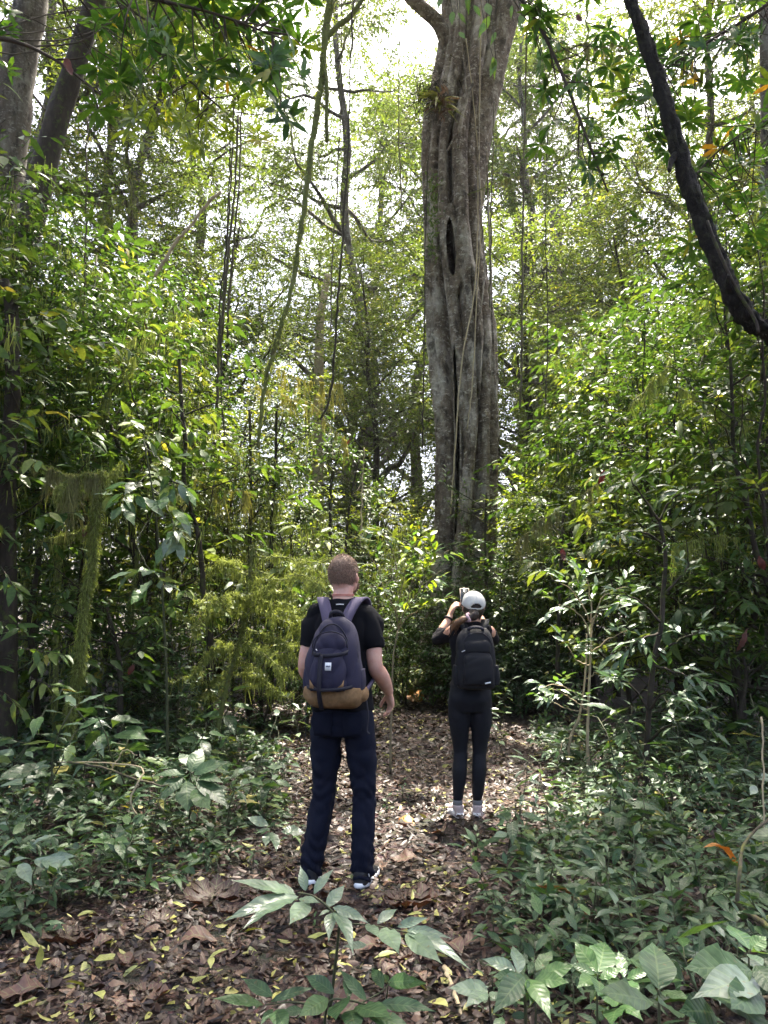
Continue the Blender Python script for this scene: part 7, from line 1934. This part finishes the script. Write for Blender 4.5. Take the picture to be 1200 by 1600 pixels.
    # black backpack
    bp = empty('backpack', (loc[0] + 0.035, loc[1], 0.93))
    tag(bp, 'plain black backpack worn by the woman', 'backpack')
    O = np.array([0.0, 0, 0.93])
    sh = lambda ch: [c.moved(np.block([[np.eye(3), -O[:, None]], [np.zeros((1, 3)), np.ones((1, 1))]])) for c in ch]
    def B(nm, ch, mt='pack_black'): return obj(nm, build_mesh(nm, sh(ch), [M[mt]]), bp)
    def BF(nm, ch, mt='pack_black', wr=None): return obj(nm, fused(nm, sh(ch), M[mt], 0.006, 3, wr), bp)
    Yb = -0.175
    BF('main_compartment', [loft_c([(0, Yb + 0.01, 0.935, 0.115, 0.065, 3), (0, Yb, 0.96, 0.140, 0.085, 3.2), (0, Yb, 1.10, 0.146, 0.09, 3.2), (0, Yb, 1.25, 0.138, 0.085, 3), (0, Yb + 0.01, 1.33, 0.118, 0.07, 2.8), (0, Yb + 0.02, 1.375, 0.085, 0.05, 2.6)], 44, 26)], wr=folds(31, 0.007, 16))
    BF('front_pocket', [loft_c([(0.012, Yb - 0.085, 0.975, 0.105, 0.035, 3.2), (0.012, Yb - 0.09, 1.06, 0.108, 0.04, 3.2), (0.010, Yb - 0.085, 1.16, 0.100, 0.034, 3), (0.008, Yb - 0.07, 1.205, 0.08, 0.02, 2.6)], 40, 18)], wr=folds(32, 0.003, 20))
    BF('top_pocket', [loft_c([(0.005, Yb - 0.065, 1.20, 0.10, 0.03, 3), (0.005, Yb - 0.062, 1.26, 0.096, 0.03, 2.8), (0.003, Yb - 0.045, 1.305, 0.075, 0.02, 2.6)], 40, 12)])
    for sd in (-1, 1):
        BF('side_pocket', [loft_c([(sd * 0.138, Yb, 0.965, 0.03, 0.05, 2.6), (sd * 0.142, Yb, 1.03, 0.034, 0.055, 2.6), (sd * 0.136, Yb, 1.11, 0.028, 0.05, 2.6)], 24, 10)])
        B('shoulder_strap', [ribbon_c([(sd * 0.055, -0.13, 1.35), (sd * 0.085, -0.08, 1.405), (sd * 0.098, 0.0, 1.428), (sd * 0.10, 0.075, 1.37), (sd * 0.105, 0.11, 1.25), (sd * 0.135, 0.07, 1.10), (sd * 0.15, -0.08, 1.0)], [(0, -.8, .7), (0, -.5, 1), (0, .2, 1), (0, 1, .5), (0, 1, 0), (sd, .6, 0), (sd, 0, 0)], [0.05, 0.06, 0.06, 0.055, 0.04, 0.022, 0.022], 0.012, 36)])
    B('top_handle', [ribbon_c([(-0.055, Yb - 0.01, 1.335), (-0.045, Yb - 0.045, 1.372), (0.0, Yb - 0.055, 1.382), (0.045, Yb - 0.045, 1.372), (0.055, Yb - 0.01, 1.335)], [(0, -1, .5)] * 5, 0.024, 0.006)], 'webbing')
    B('zip_pull', [ribbon_c([(-0.108, Yb - 0.085, 1.208), (-0.085, Yb - 0.098, 1.218)], [(0, -1, 0)] * 2, 0.006, 0.003, 4)], 'metal')
    B('reflective_tag', [ribbon_c([(0.052, Yb - 0.122, 0.986), (0.092, Yb - 0.118, 0.994)], [(0, -1, 0)] * 2, 0.010, 0.003, 4)], 'white')
    t = np.linspace(0, math.pi, 30)
    for hw, z0, zt, yo in ((0.104, 1.00, 1.185, -0.098), (0.118, 1.10, 1.345, -0.062)):
        B('zip', [tube(np.stack([0.006 + np.cos(t) * hw, Yb + yo + 0 * t, z0 + np.sin(t) ** 0.5 * (zt - z0)], -1), 0.003, 6)], 'webbing')
make_woman()
# ================================================================== misty air
def make_haze():
    m, nt, N, L = new_mat('haze')
    out = N.new('ShaderNodeOutputMaterial')
    v = N.new('ShaderNodeVolumePrincipled')
    v.inputs['Color'].default_value = (0.92, 0.96, 0.97, 1)
    v.inputs['Density'].default_value = 0.00038
    v.inputs['Anisotropy'].default_value = 0.35
    L.new(v.outputs[0], out.inputs['Volume'])
    x0, x1, y0, y1, z0, z1 = -150, 150, -45, 230, -1.5, 48
    V = np.array([(x, y, z) for z in (z0, z1) for y in (y0, y1) for x in (x0, x1)], float)
    F = [(0, 2, 3), (0, 3, 1), (4, 5, 7), (4, 7, 6), (0, 1, 5), (0, 5, 4), (2, 6, 7), (2, 7, 3), (0, 4, 6), (0, 6, 2), (1, 3, 7), (1, 7, 5)]
    o = obj('haze', build_mesh('haze', [Chunk(V, F)], m, smooth=False))
    tag(o, 'thin pale mist filling the forest air', 'haze', None, 'stuff')
make_haze()
